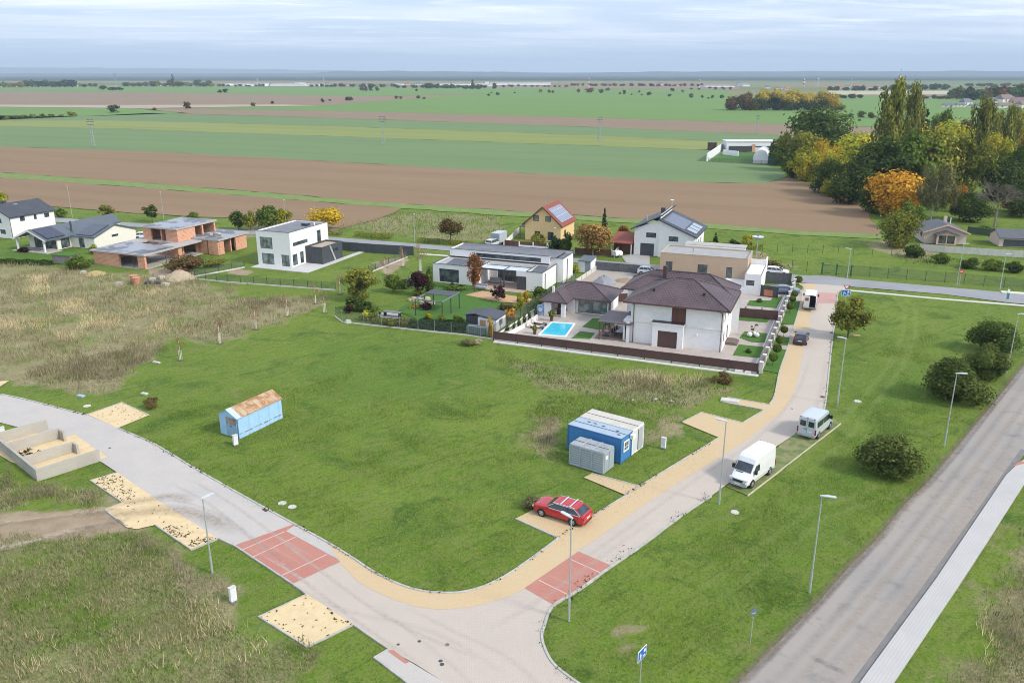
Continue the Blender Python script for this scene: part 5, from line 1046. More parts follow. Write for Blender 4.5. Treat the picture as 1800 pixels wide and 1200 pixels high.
# pool pavilion
h = house('pool_pavilion', 'low white pool house with brown hipped roof and glass doors', (7.8, 119.5)); w = MB(); zc = 2.25
facade(h, w, (1.0, 3), (6.0, 3), 0, zc, [(.35, 4.9, .1, 2.15, 'p')], 'b'); facade(h, w, (6.0, 3), (6.0, 9.3), 0, zc, [(.3, 1.8, .1, 2.1)], 'b'); facade(h, w, (6, 9.3), (-3, 9.3), 0, zc); facade(h, w, (-3, 9.3), (-3, 2.4), 0, zc); facade(h, w, (-3, 2.4), (1.0, 2.4), 0, zc, [(1.2, 2.2, .1, 2.0, 'd')], 'b'); facade(h, w, (1.0, 2.4), (1.0, 3.0), 0, zc)
w.box(-3.0, -1.9, -.4, 0, 0, zc).box(-3.0, -2.6, 0, 2.4, 0, zc).box(-.35, .25, -.35, .15, 0, zc); w.build('wall', white, h)
hip(h, -3.6, 6.6, 2.2, 10.0, zc + .2, 4.1, -.3, 2.4, name='main_roof'); r = MB(); t = .2; ze = zc + .2
r.slab([(-3.6, -.9, ze), (.7, -.9, ze), (-1.45, 1.3, 3.55)], t).slab([(.7, -.9, ze), (.7, 3.0, ze), (-1.45, 5.0, 3.55), (-1.45, 1.3, 3.55)], t).slab([(-3.6, 3.5, ze), (-3.6, -.9, ze), (-1.45, 1.3, 3.55), (-1.45, 5.0, 3.55)], t); r.build('porch_roof', tileb, h)
k = MB()
for p_, q_ in (((-3.6, -.9, ze), (-1.45, 1.3, 3.55)), ((.7, -.9, ze), (-1.45, 1.3, 3.55)), ((-1.45, 1.3, 3.55), (-1.45, 5, 3.55))): k.tube(p_, q_, .1, .1, 6)
k.build('ridge_tiles', MATS['ridge_tile'], h); gutter(h, [(.75, -.95, ze - .15), (.75, 2.2, ze - .15), (6.6, 2.15, ze - .15)]); MB().box(-2.6, -2.3, 2, 2.4, 3.0, 4.0).build('chimney', white, h)
# small garden shed, white with dark roof
h = house('garden_shed', 'small white garden shed with dark pitched roof beside the fence', (-4.5, 113.7)); w = MB()
w.box(0, 2.8, -1.0, 2.6, 0, 1.9); w.build('wall', white, h); MB().slab([(-.1, -1.3, 2.45), (3.0, -1.3, 1.95), (3.0, 2.9, 1.95), (-.1, 2.9, 2.45)], .12).build('roof', tiled, h); w = MB().box(-2.4, -.05, .2, 2.8, 0, 1.75); w.build('side_store', darkp, h)
MB().slab([(-2.6, -.1, 1.85), (-.12, -.1, 2.25), (-.12, 3.0, 2.25), (-2.6, 3.0, 1.85)], .1).build('side_roof', dark, h); MB().box(.3, 1.2, -1.04, -1.01, .1, 1.6).build('door', woodl, h); MB().box(2.81, 2.85, .1, 1.3, .7, 1.5).build('window', glassg, h)
# pink bungalow
h = house('pink_bungalow', 'pinkish bungalow with grey hipped roof and gabled glazed porch', (88.7, 175.1), radians(-12)); w = MB()
O11 = None; ze = 2.45
facade(h, w, (0, 1.2), (8.4, 1.2), 0, ze); facade(h, w, (8.4, 1.2), (8.4, 12), 0, ze, [(1, 2, 1, 2)], 'b'); facade(h, w, (8.4, 12), (0, 12), 0, ze); facade(h, w, (0, 12), (0, 1.2), 0, ze, [(8, 9, 1, 2)], 'b'); w.q((0, 1.2, ze), (8.4, 1.2, ze), (4.2, 1.2, 3.9)); w.build('wall', pink, h)
r = MB(); r.slab([(-.5, .6, ze), (4.2, .6, 4.2), (4.2, 8.6, 4.2), (-.5, 12.5, ze)], .2).slab([(8.9, .6, ze), (4.2, .6, 4.2), (4.2, 8.6, 4.2), (8.9, 12.5, ze)], .2).slab([(-.5, 12.5, ze), (4.2, 8.6, 4.2), (8.9, 12.5, ze)], .2); r.build('roof', tileg, h)
bb = MB().slab([(-.55, .5, ze + .05), (4.2, .5, 4.25), (4.2, .58, 4.25), (-.55, .58, ze + .05)], .28).slab([(8.95, .5, ze + .05), (4.2, .5, 4.25), (4.2, .58, 4.25), (8.95, .58, ze + .05)], .28); bb.build('bargeboard', M('peach_board', (.68, .46, .34), (.6, .4, .3), 1, .8), h)
w = MB(); facade(h, w, (2.2, 0), (6.2, 0), 0, 2.1, [(.4, 1.9, .2, 2.0), (2.1, 3.6, .2, 2.0)], 'b'); w.box(2.2, 6.2, .02, 1.15, 1.95, 2.1); w.q((2.2, 0, 2.1), (6.2, 0, 2.1), (4.2, 0, 2.8)); w.build('porch', M('peach_render', (.66, .46, .36), (.62, .42, .33), 1, .9), h)
r = MB(); r.slab([(1.8, -.4, 2.15), (4.2, -.4, 3.0), (4.2, 1.15, 3.0), (1.8, 1.15, 2.15)], .15).slab([(6.6, -.4, 2.15), (4.2, -.4, 3.0), (4.2, 1.15, 3.0), (6.6, 1.15, 2.15)], .15); r.build('porch_roof', tileg, h)
MB().box(5.2, 5.8, 7.5, 8.1, 3.6, 4.9).build('chimney', pink, h); MB().tube((6.8, 8.4, 3.2), (6.8, 8.4, 4.5), .1, .1, 6).build('flue', white, h)
h = house('pink_garage', 'low pink garage with grey pitched roof at the right edge', (103.2, 172.6), radians(-12), 'garage'); w = MB(); facade(h, w, (0, 0), (9, 0), 0, 1.9); facade(h, w, (0, 6), (0, 0), 0, 1.9); w.q((0, 6, 1.9), (0, 0, 1.9), (0, 3, 3.2)); w.build('wall', pink, h)
MB().slab([(-.3, -.4, 1.95), (9.5, -.4, 1.95), (9.5, 3, 3.3), (-.3, 3, 3.3)], .15).slab([(-.3, 6.4, 1.95), (9.5, 6.4, 1.95), (9.5, 3, 3.3), (-.3, 3, 3.3)], .15).build('roof', tileg, h)
MB().box(.8, 9, -.03, -.005, .1, 1.5).build('garage_door', dark, h)
# blue site container, white one and the grey steel store
cbl = Mribs('blue_container_steel', (.05, .21, .46), (.06, .23, .50), .30, .5, bump=.4, dark=.22, rust=None)
cwh = Mribs('white_container_steel', (.66, .66, .64), (.60, .60, .58), .30, .5, bump=.4, dark=.12)
cgr = Mribs('grey_steel_panel', (.36, .41, .44), (.33, .38, .41), .22, .5, axis='Y', bump=.7, dark=.4)
croof = M('blue_grey_roof', (.38, .46, .54), (.33, .41, .49), .7, .6); croofw = M('cream_roof', (.60, .56, .49), (.50, .46, .40), .7, .8)
def container(name, label, x0, x1, y0, y1, hgt, wm, rm, edge, rz=radians(-35.5)):
    h_ = thing(name, label, 'container', (10.2, 70.3, -.02), rz); w_ = MB().box(x0 + .04, x1 - .04, y0 + .04, y1 - .04, .12, hgt - .12); w_.build('wall', wm, h_)
    f_ = MB()
    for a_ in (x0, x1 - .12):
        for b_ in (y0, y1 - .12): f_.box(a_, a_ + .12, b_, b_ + .12, 0, hgt - .12)
    for zz_ in (0, hgt - .12):
        f_.box(x0 + .12, x1 - .12, y0, y0 + .1, zz_, zz_ + .12).box(x0 + .12, x1 - .12, y1 - .1, y1, zz_, zz_ + .12).box(x0, x0 + .1, y0 + .12, y1 - .12, zz_, zz_ + .12).box(x1 - .1, x1, y0 + .12, y1 - .12, zz_, zz_ + .12)
    f_.build('frame', edge, h_); MB().box(x0 + .03, x1 - .03, y0 + .03, y1 - .03, hgt - .0, hgt + .04).build('roof', rm, h_)
    MB().box(x0 + .03, x1 - .03, (y0 + y1) / 2 - .03, (y0 + y1) / 2 + .03, hgt + .041, hgt + .07).build('roof_seam', dark, h_); return h_
eb = M('blue_frame', (.04, .14, .33), (.05, .17, .37), 2, .5)
h = container('office_container', 'blue office container with grey blue roof and white framed window', -5.9, 0, 0, 2.2, 2.55, cbl, croof, eb)
f = MB().box(.01, .06, .45, .6, 1.0, 2.1).box(.01, .06, 1.4, 1.55, 1.0, 2.1).box(.01, .06, .6, 1.4, 1.95, 2.1).box(.01, .06, .6, 1.4, 1.0, 1.15).build('window', FRM['w'], h); MB().box(0, .035, .6, 1.4, 1.15, 1.95).build('pane', Mglass('dull_glass', (.10, .12, .12), .2, (.25, .27, .24)), f)
MB().box(.06, .09, .6, 1.4, 1.5, 1.53).box(.06, .09, .98, 1.01, 1.15, 1.95).build('grille', FRM['w'], f)
MB().box(.02, .4, 1.65, 2.15, 2.0, 2.4).build('air_conditioner', white, h)
for i, (x_, y_) in enumerate(((-4.6, 1.6), (-3.9, 1.6), (-2.9, 1.5), (-1.3, 1.3), (-.8, .6))): MB().box(x_, x_ + .3, y_, y_ + .1, 2.59, 2.64).build('roof_patch', dark, h)
h = container('storage_container', 'white container with cream roof standing behind the blue one', -5.9, 0, 2.26, 4.7, 2.58, cwh, croofw, FRM['w']); MB().box(.01, .05, 3.5, 4.3, .15, 2.3).build('door', M('grey_door', (.4, .42, .44), (.36, .38, .4), 1, .6), h)
h = container('steel_store', 'small grey steel store with ribbed sides before the blue container', -4.0, -.3, -2.75, -.75, 2.05, cgr, M('weathered_grey_roof', (.36, .38, .40), (.27, .28, .28), 1.6, .7), M('grey_frame', (.40, .44, .46), (.35, .39, .41), 2, .5))
for x_ in (-2.78, -1.55): MB().box(x_ - .05, x_ + .05, -2.80, -2.71, .1, 2.02).box(x_ - .05, x_ + .05, -2.75, -.75, 2.10, 2.14).build('rib', MATS['grey_frame'], h)
for y_ in (-2.6, -1.7): MB().box(-.31, -.27, y_, y_ + .82, .1, 1.9).build('door', cgr, h)
MB().box(-.27, -.255, -2.4, -2.0, 1.3, 1.65).build('notice', white, h)
# pale blue tin shed with a rusty roof
h = thing('tin_shed', 'pale blue sheet metal shed with rusty gable roof on the big lawn', 'shed', (-27.4, 75.9, -.03), radians(-34)); w = MB()
bs = Mribs('pale_blue_sheet', (.31, .53, .76), (.40, .60, .78), 1.4, .6, bump=.15, dark=.12, rust=None); rb = 60.6 - 56
dx, dy = -.55, 6.05   # the long side leans a little off square
c0, c1, c2, c3 = (0, 0), (dx, dy), (dx - 2.75, dy - .25), (-2.75, -.15)
for a_, b_ in ((c3, c0), (c0, c1), (c1, c2), (c2, c3)): w.q((*a_, 0), (*b_, 0), (*b_, 2.25), (*a_, 2.25))
am, bm2 = (-1.4, -.08), (dx - 1.4, dy - .12); w.q((*c3, 2.25), (*c0, 2.25), (*am, 2.9)); w.q((*c1, 2.25), (*c2, 2.25), (*bm2, 2.9)); w.build('wall', bs, h)
rst = Mribs('rusty_tin', (.50, .40, .28), (.46, .26, .12), .75, .75, axis='X', bump=.3, dark=.3, rust=(.42, .20, .075))
r = MB(); r.slab([(.12, -.15, 2.24), (dx + .12, dy + .1, 2.24), (dx - 1.4, dy + .1, 2.97), (-1.4, -.2, 2.97)], .04).slab([(-2.9, -.25, 2.24), (dx - 2.9, dy - .1, 2.24), (dx - 1.4, dy + .1, 2.97), (-1.4, -.2, 2.97)], .04); r.build('roof', rst, h)
MB().slab([(.16, -.22, 2.27), (-1.4, -.30, 3.0), (-1.4, .35, 3.02), (.13, .4, 2.29)], .03).build('roof_edge', M('pale_blue_trim', (.50, .60, .70), (.44, .52, .6), 2, .6), h)
d_ = MB().box(-1.75, -.12, -.13, -.09, .05, 2.0).build('door', M('dull_blue_door', (.22, .38, .56), (.30, .44, .58), 2.5, .7), h); MB().box(-1.7, -.15, -.16, -.132, 1.45, 2.1).build('rust_panel', Mribs('rust_strips', (.40, .36, .30), (.34, .30, .26), .2, .8, bump=.3, dark=.4, rust=(.30, .12, .05)), d_)
MB().box(-1.1, -.8, -.17, -.13, 1.2, 1.26).build('handle', dark, d_)
t_ = MB()
for i in range(9): a_ = Vector(c0).lerp(Vector(c1), i / 9 + .01); b_ = Vector(c0).lerp(Vector(c1), i / 9 + .07 + .03 * (i % 2)); t_.slab([(a_.x + .012, a_.y, .52), (b_.x + .012, b_.y, .52), (b_.x + .03, b_.y, .55), (a_.x + .03, a_.y, .55)], .04 + .03 * (i % 3))
t_.build('rust_streak', M('rust_brown', (.20, .10, .07), (.32, .2, .16), 6, .9), h)
# concrete foundation walls at the left
h = thing('concrete_foundation', 'bare concrete foundation walls of two open bays at the left edge', 'foundation', (P(66, 845).x, P(66, 845).y, -.1), radians(-42)); w = MB()
fc = Mgrid('formed_concrete', (.45, .42, .36), (.42, .39, .34), (.38, .35, .30), 2.4, .9, .012, .9, varc=(.28, .25, .21), bump=.2)
w.box(-11.5, 0, 0, .25, 0, 1.2).box(-.25, 0, .25, 5.6, 0, 1.2).box(-3.9, -3.68, .25, 4.6, 0, 1.17).box(-8.2, -7.95, .25, 4.9, 0, 1.2).box(-3.9, -2.9, 4.6, 4.82, 0, 1.13).box(-8.2, -6.9, 4.9, 5.12, 0, 1.13).box(-11.5, -11.25, .25, 5, 0, 1.2); w.build('wall', fc, h)
MB().box(-7.9, -3.9, .3, 6.3, -.1, .16).box(-3.65, -.3, .3, 6.3, -.1, .16).build('sand_floor', gravy, h)
# ---------------------------------------------------------------- vehicles
def paint(name, c): return M(name, c, tuple(x * .96 for x in c), 2, .28, 0, .5, coat=.6)
rubber = M('tyre_rubber', (.018, .018, .019), (.03, .03, .03), 8, .85); rimm = M('alloy_rim', (.45, .46, .48), (.35, .36, .38), 8, .35, .6)
blk = M('black_plastic', (.022, .022, .024), (.035, .035, .036), 6, .6); cgl = Mglass('car_glass', (.018, .024, .03), .05, (.05, .065, .075))
chrome = M('satin_silver', (.72, .73, .75), (.66, .67, .69), 3, .3, .3); redl = M('tail_lamp_red', (.38, .015, .012), (.3, .01, .01), 5, .2); clrl = M('headlamp_glass', (.62, .66, .7), (.5, .54, .58), 6, .12, spec=.9); platem = M('number_plate', (.78, .78, .76), (.7, .7, .68), 20, .5)
def loft(mb, st, flip=False):
    """st: list of (x, section[(y,z)...]) for the half body, mirrored; closed end caps"""
    n = len(st[0][1]); full = []
    for x, s_ in st: full.append([(x, -y, z) for y, z in s_] + [(x, y, z) for y, z in s_[::-1]])
    m_ = 2 * n
    for a_, b_ in zip(full, full[1:]):
        for i in range(m_ - 1): mb.q(a_[i], a_[i + 1], b_[i + 1], b_[i])
        mb.q(a_[m_ - 1], a_[0], b_[0], b_[m_ - 1])
    mb.q(*full[0][::-1]); mb.q(*full[-1])
def wheel(h, x, y, r, w=.22):
    s_ = 1 if y > 0 else -1
    t_ = MB().tube((x, y - s_ * w, r), (x, y + s_ * .01, r), r, r, 18); o_ = t_.build('wheel', rubber, h)
    rm = MB().tube((x, y + s_ * .005, r), (x, y + s_ * .025, r), r * .66, r * .62, 14); rm.build('rim', rimm, o_)
    c_ = MB()
    for k_ in range(5):
        a_ = k_ * 2 * pi / 5 + .3; p_ = Vector((x + cos(a_) * r * .42, y + s_ * .02, r + sin(a_) * r * .42)); c_.tube(p_, p_ + Vector((0, s_ * .012, 0)), r * .12, r * .12, 6)
    c_.build('rim_gap', blk, o_)
def vehicle(name, label, cat, p_rear, heading, L, Wd, prof, belt, cab, mat, group=None, wb=(.8, .2), wr=.33, glassz=None, van=False):
    """x runs from rear (0) to front (L). prof: [(x, z_top, halfwidth factor)], cab: (rear base x, rear top x, front top x, front base x, roof z, roof half width factor)"""
    h = thing(name, label, cat, p_rear, heading, group); W2 = Wd / 2; zb = .22; b = MB(); st = []
    for x, zt, f in prof:
        w_ = W2 * f
        st.append((x, [(w_ * .80, zb), (w_ * .95, zb + .10), (w_, zb + .32), (w_ * .995, zb + .45 + (zt - zb) * .1), (w_ * .965, zt - .10), (w_ * .90, zt - .02), (w_ * .6, zt + .015)]))
    loft(b, st); body = b.build('body', mat, h, True)
    xr0, xr1, xf1, xf0, zr, rf = cab; zt = belt; wt = W2 * rf; wbm = W2 * .93; zc = zr - .07
    # roof skin with a gentle crown
    r_ = MB(); X_ = [xr1 - .10, xr1 + .12, (xr1 + xf1) / 2, xf1 - .12, xf1 + .10]; Z_ = [-.06, -.01, .02, -.01, -.06]; rr_ = [(x, [(wt, zc + z_ - .03), (wt * .94, zc + .045 + z_), (wt * .6, zc + .07 + z_)]) for x, z_ in zip(X_, Z_)]
    loft(r_, rr_); rf_ = r_.build('roof', mat, h, True)
    g_ = MB(); ins = .0
    A_ = [(xr0, wbm, zt), (xf0, wbm, zt), (xf1, wt, zc), (xr1, wt, zc)]
    for s_ in (-1, 1):
        q_ = [(x, s_ * y, z) for x, y, z in A_]
        MB().q(*(q_ if s_ < 0 else q_[::-1])).build('side_window', cgl, h)
        pl = MB(); nb = 4 if not van else 3
        xs = [0, .36, .68, 1] if nb == 4 else [0, .5, 1]
        for k_ in range(len(xs)):
            lo = Vector(q_[0]).lerp(Vector(q_[1]), xs[k_]); hi = Vector(q_[3]).lerp(Vector(q_[2]), xs[k_]); wd = .05 if 0 < k_ < len(xs) - 1 else .09
            sh = Vector((wd, 0, 0)) if k_ < len(xs) - 1 else Vector((-wd, 0, 0)); o_ = Vector((0, s_ * .012, 0))
            pts_ = [lo + o_, lo + sh + o_, hi + sh + o_, hi + o_]; pl.q(*pts_)
        pl.build('window_pillar', mat if not (name == 'estate_car') else blk, h)
        MB().box(xf0 - .35, xf0 - .12, s_ * (W2 + .02) - .09, s_ * (W2 + .02) + .09, belt - .02, belt + .14).build('mirror', mat if not van else blk, h)
    MB().q((xf0, -wbm, zt), (xf0, wbm, zt), (xf1, wt, zc), (xf1, -wt, zc)).build('windscreen', cgl, h)
    MB().q((xr0, wbm, zt), (xr0, -wbm, zt), (xr1, -wt, zc), (xr1, wt, zc)).build('rear_window', cgl, h)
    pl = MB()
    for s_ in (-1, 1):
        for (xa, xb, dx_) in ((xf0, xf1, .012), (xr0, xr1, -.012)):
            pl.q((xa + dx_, s_ * wbm, zt), (xa + dx_, s_ * (wbm - .09), zt), (xb + dx_, s_ * (wt - .09), zc), (xb + dx_, s_ * wt, zc))
    pl.build('corner_pillar', mat, h)
    for x in (L * wb[0], L * wb[1]):
        for s_ in (-1, 1):
            MB().tube((x, s_ * (W2 - .15), wr + .02), (x, s_ * (W2 + .004), wr + .02), wr * 1.17, wr * 1.17, 18).build('wheel_arch', blk, h); wheel(h, x, s_ * (W2 + .012), wr)
    for s_ in (-1, 1):
        MB().box(L - .22, L - .01, s_ * W2 * .66 - .17, s_ * W2 * .66 + .17, belt * .62, belt * .74).build('headlight', clrl, h)
        MB().box(-.012, .12, s_ * W2 * .74 - .16, s_ * W2 * .74 + .16, belt * .74, belt * .88).build('tail_light', redl, h)
    MB().box(L - .10, L + .012, -W2 * .42, W2 * .42, belt * .5, belt * .68).build('grille', blk, h); MB().box(L - .06, L + .02, -.26, .26, .38, .49).build('number_plate', platem, h)
    MB().box(-.02, .04, -.26, .26, belt * .62, belt * .62 + .11).build('number_plate', platem, h); MB().box(-.015, .06, -W2 * .75, W2 * .75, .28, .40).build('rear_bumper', blk, h)
    return h
def head(p_rear, p_front): a_, b_ = P(*p_rear), P(*p_front); return a_, math.atan2(b_.y - a_.y, b_.x - a_.x)
CARP = lambda L, h_, tail: [(0, tail - .12, .86), (.06, tail, .93), (.5, tail, .99), (L * .35, tail, 1), (L * .62, tail - .01, 1), (L * .72, h_ + .04, 1), (L * .86, h_, .97), (L - .22, h_ - .08, .90), (L - .03, h_ - .22, .78), (L, h_ - .34, .72)]
redp = paint('red_paint', (.46, .010, .018))
# red estate: wheel line known from the picture
fw, rw_ = P(952.7, 907.7), P(1005.7, 924.3); hd = math.atan2(fw.y - rw_.y, fw.x - rw_.x); dirv = Vector((cos(hd), sin(hd), 0)); nrm = Vector((-dirv.y, dirv.x, 0))
rear = rw_ - dirv * .98 - nrm * .92
h = vehicle('estate_car', 'red estate car with silver roof bars parked on the yellow bay', 'car', (rear.x, rear.y, .01), hd, 4.85, 1.86, CARP(4.85, .97, 1.0), 1.0, (.22, .85, 2.85, 3.62, 1.50, .76), redp, wb=(.80, .205), wr=.335)
for s_ in (-1, 1):
    MB().tube((.9, s_ * .66, 1.50), (2.9, s_ * .66, 1.50), .025, .025, 6).build('roof_rail', chrome, h)
    MB().box(.35, 3.5, s_ * .885 - .012, s_ * .885 + .012, .98, 1.02).tube((3.5, s_ * .88, 1.02), (2.75, s_ * .72, 1.46), .02, .02, 5).tube((2.75, s_ * .72, 1.46), (.95, s_ * .72, 1.45), .02, .02, 5).tube((.95, s_ * .72, 1.45), (.3, s_ * .87, 1.02), .02, .02, 5).build('window_trim', chrome, h)
for x_ in (1.35, 2.2): MB().box(x_ - .045, x_ + .045, -.74, .74, 1.535, 1.575).build('roof_bar', chrome, h)
# big panel vans
def bigvan(name, label, p_rear, hd, L, Hv, mat, minibus=False, group=None, openrear=False):
    h = thing(name, label, 'van', p_rear, hd, group); W2 = .97; zb = .28; b = MB(); st = []
    pr = [(0, Hv - .10, .93), (.10, Hv, .97), (L * .35, Hv, 1), (L - 1.95, Hv - .02, 1), (L - 1.62, Hv - .22 if Hv > 2.4 else Hv - .08, 1), (L - 1.30, 1.90, 1), (L - .80, 1.32, .99), (L - .45, 1.12, .95), (L - .12, .92, .86), (L, .72, .76)]
    for i, (x, zt, f) in enumerate(pr):
        w_ = W2 * f; top = w_ * (.84 if zt > 1.6 else .80)
        st.append((x, [(w_ * .84, zb), (w_ * .97, zb + .12), (w_, zb + .4), (w_ * .985, zb + (zt - zb) * .55), (top * 1.08, zt - .14), (top, zt - .04), (top * .6, zt)]))
    if openrear:   # the box stays open behind: an inner lining and no cap
        full = []
        n = 7
        for x, s_ in st: full.append([(x, -y, z) for y, z in s_] + [(x, y, z) for y, z in s_[::-1]])
        for a_, c_ in zip(full, full[1:]):
            for i in range(13): b.q(a_[i], a_[i + 1], c_[i + 1], c_[i])
            b.q(a_[13], a_[0], c_[0], c_[13])
        b.q(*full[-1]); ins = MB().box(.0, 2.8, -.80, .80, .5, .55).box(.0, 2.8, -.84, -.80, .55, Hv - .2).box(.0, 2.8, .80, .84, .55, Hv - .2).box(2.8, 2.84, -.84, .84, .5, Hv - .2).box(0, 2.8, -.84, .84, Hv - .24, Hv - .2)
        b.build('body', mat, h, True); ins.build('cargo_lining', M('cargo_grey', (.10, .10, .105), (.07, .07, .075), 2, .8), h)
        MB().box(-.04, .0, .02, .86, .5, Hv - .2).build('rear_door', mat, h); MB().box(-.055, -.04, .18, .70, 1.5, 2.0).build('rear_window', M('reddish_glass', (.30, .09, .06), (.22, .07, .05), 1, .15, spec=.8), h)
        MB().box(-1.0, -.02, -.95, -.90, .5, Hv - .2).build('rear_door', mat, h)
    else: loft(b, st); b.build('body', mat, h, True)
    # windscreen and cab glass, sitting just off the skin
    za, zc = 1.38, 1.98; xa, xc = L - .845, L - 1.33
    if Hv > 2.4: zc, xc = 2.04, L - 1.40
    MB().q((xa + .03, -.80, za), (xa + .03, .80, za), (xc + .05, .73, zc), (xc + .05, -.73, zc)).build('windscreen', cgl, h)
    MB().box(xa + .08, xa + .16, -.55, .10, za - .08, za - .05).build('wiper_scuttle', blk, h)
    for s_ in (-1, 1):
        y_ = s_ * .985; q_ = [(L - 2.15, y_, 1.32), (L - 1.10, y_, 1.32), (L - 1.50, s_ * .955, 1.92), (L - 2.15, s_ * .955, 1.92)]
        MB().q(*(q_ if s_ < 0 else q_[::-1])).build('cab_window', cgl, h)
        if minibus:
            for xa_, xb_ in ((.35, 1.75), (1.9, 3.1)):
                q_ = [(xa_, y_, 1.32), (xb_, y_, 1.32), (xb_, s_ * .955, 1.92), (xa_, s_ * .955, 1.92)]; MB().q(*(q_ if s_ < 0 else q_[::-1])).build('side_window', cgl, h)
        MB().box(L - 1.32, L - 1.12, s_ * 1.10 - .10, s_ * 1.10 + .10, 1.25, 1.62).build('mirror', blk, h)
        MB().box(L - .30, L - .03, s_ * .66 - .19, s_ * .66 + .19, .76, .92).build('headlight', clrl, h)
        MB().box(-.02, .06, s_ * .90 - .07, s_ * .90 + .07, .62, 1.20).build('tail_light', redl, h)
        for x in (L * .82, L * .19):
            MB().tube((x, s_ * .82, .37), (x, s_ * (.974), .37), .43, .43, 18).build('wheel_arch', blk, h); wheel(h, x, s_ * .985, .345)
        MB().box(.6, L - 1.2, s_ * .975 - .008, s_ * .975 + .012, .62, .70).build('side_trim', M('van_trim', (.5, .5, .5), (.45, .45, .45), 3, .6), h)
    MB().box(L - .16, L + .015, -.48, .48, .66, .84).build('grille', blk, h); MB().box(L - .14, L + .03, -.86, .86, .34, .60).build('front_bumper', M('grey_bumper', (.42, .43, .44), (.36, .37, .38), 3, .6), h); MB().box(L + .03, L + .045, -.26, .26, .42, .53).build('number_plate', platem, h)
    MB().box(-.06, .04, -.9, .9, .32, .50).build('rear_bumper', MATS['grey_bumper'], h)
    if not openrear:
        for s_ in (-1, 1):
            if minibus: MB().box(-.012, .02, s_ * .42 - .29, s_ * .42 + .29, 1.36, 1.94).build('rear_window', cgl, h)
        MB().box(-.008, .02, -.012, .012, .5, Hv - .15).build('door_gap', blk, h); MB().box(-.03, .0, .05, .3, 1.05, 1.12).build('rear_handle', blk, h)
        MB().box(-.02, .0, -.55, -.1, .8, .92).build('number_plate', platem, h)
        for s_ in (-.7, 0, .7): MB().box(-.02, .06, s_ - .06, s_ + .06, Hv - .10, Hv - .04).build('marker_lamp', redl, h)
    return h
wp = paint('white_paint', (.78, .78, .78)); sp_ = paint('silver_paint', (.50, .55, .60))
fw, rw_ = P(1323, 856.5), P(1353.6, 833.9); hd = math.atan2(fw.y - rw_.y, fw.x - rw_.x); dv = Vector((cos(hd), sin(hd), 0)); nv = Vector((-dv.y, dv.x, 0))
r_ = rw_ - dv * .98 - nv * .98; bigvan('panel_van', 'white high-roofed panel van facing the camera on the worn verge', (r_.x, r_.y, .01), hd, 5.4, 2.62, wp)
rw_, fw = P(1438.6, 770.8), P(1459, 753); hd = math.atan2(fw.y - rw_.y, fw.x - rw_.x); dv = Vector((cos(hd), sin(hd), 0)); nv = Vector((-dv.y, dv.x, 0))
r_ = rw_ - dv * .90 + nv * .98; bigvan('minibus', 'silver minibus with dark windows parked behind the white van', (r_.x, r_.y, .01), hd, 5.0, 2.35, sp_, True)
a_ = P(*X5(980, 455)); hd = radians(68); bigvan('delivery_van', 'white delivery van with one rear door open at the top of the street', (a_.x, a_.y, .02), hd, 5.4, 2.5, wp, openrear=True)
a_ = P(*X5(865, 885)); dp = paint('dark_blue_paint', (.030, .034, .055))
vehicle('hatchback', 'dark blue hatchback seen from behind on the street', 'car', (a_.x, a_.y, .02), radians(66.5), 4.2, 1.78, CARP(4.2, .95, .98), .97, (.12, .55, 2.4, 3.15, 1.47, .76), dp, wr=.32)
g3 = lambda u, v: (740 + u / 5.625, 320 + v / 5.625)
a_ = P(*g3(665, 652)); vehicle('people_carrier', 'silver people carrier parked by the lane near the yellow house', 'car', (a_.x, a_.y, .03), radians(62), 4.4, 1.8, CARP(4.4, 1.0, 1.05), 1.03, (.10, .35, 2.6, 3.5, 1.62, .78), paint('light_silver', (.55, .56, .57)), wr=.32)
a_ = P(*g3(735, 625)); h = thing('box_trailer', 'grey blue box trailer beside the silver people carrier', 'trailer', (a_.x, a_.y, .03), radians(64)); MB().box(0, 3.6, -1.0, 1.0, .5, 2.5).build('box', M('blue_grey_panel', (.42, .47, .50), (.38, .43, .46), 2, .6), h); MB().box(-.03, 0, -.9, .9, .55, 2.4).build('rear_door', M('blue_grey_door', (.30, .36, .40), (.27, .33, .37), 2, .6), h)
MB().box(.0, 3.6, -1.03, 1.03, 2.5, 2.56).build('roof', M('pale_grey', (.55, .57, .6)), h); MB().tube((3.6, 0, .5), (4.8, 0, .45), .05, .05, 6).build('drawbar', dark, h)
for s_ in (-1, 1): wheel(h, 1.7, s_ * 1.0, .3)
a_ = P(*e5(458, 805)) if 'e5' in globals() else P(1341.6, 481); vehicle('saloon_car', 'white car parked beside the lane behind the beige house', 'car', (a_.x, a_.y, .03), radians(-20), 4.5, 1.8, CARP(4.5, .95, 1.0), .98, (.25, .8, 2.6, 3.4, 1.46, .76), wp, wr=.32)
a_ = P(237, 420); vehicle('white_car', 'white car standing on the lane behind the brick shell', 'car', (a_.x, a_.y, .03), radians(8), 4.4, 1.8, CARP(4.4, .95, 1.0), .98, (.25, .8, 2.6, 3.4, 1.5, .76), wp, wr=.32)
a_ = P(1352, 514); vehicle('coupe_car', 'blue grey streamlined car under the villa neighbour garden wall', 'car', (a_.x, a_.y, .05), radians(-12), 4.9, 1.85, CARP(4.9, .9, .95), .95, (.15, 1.5, 2.7, 3.8, 1.36, .74), paint('blue_grey_paint', (.16, .20, .27)), wr=.34)
a_ = P(1121, 481); vehicle('small_car', 'white car half hidden between the gravel lot and the beige house', 'car', (a_.x, a_.y, .05), radians(-20), 3.9, 1.7, CARP(3.9, .95, 1.0), .98, (.25, .5, 2.2, 3.0, 1.46, .76), wp, wr=.3)
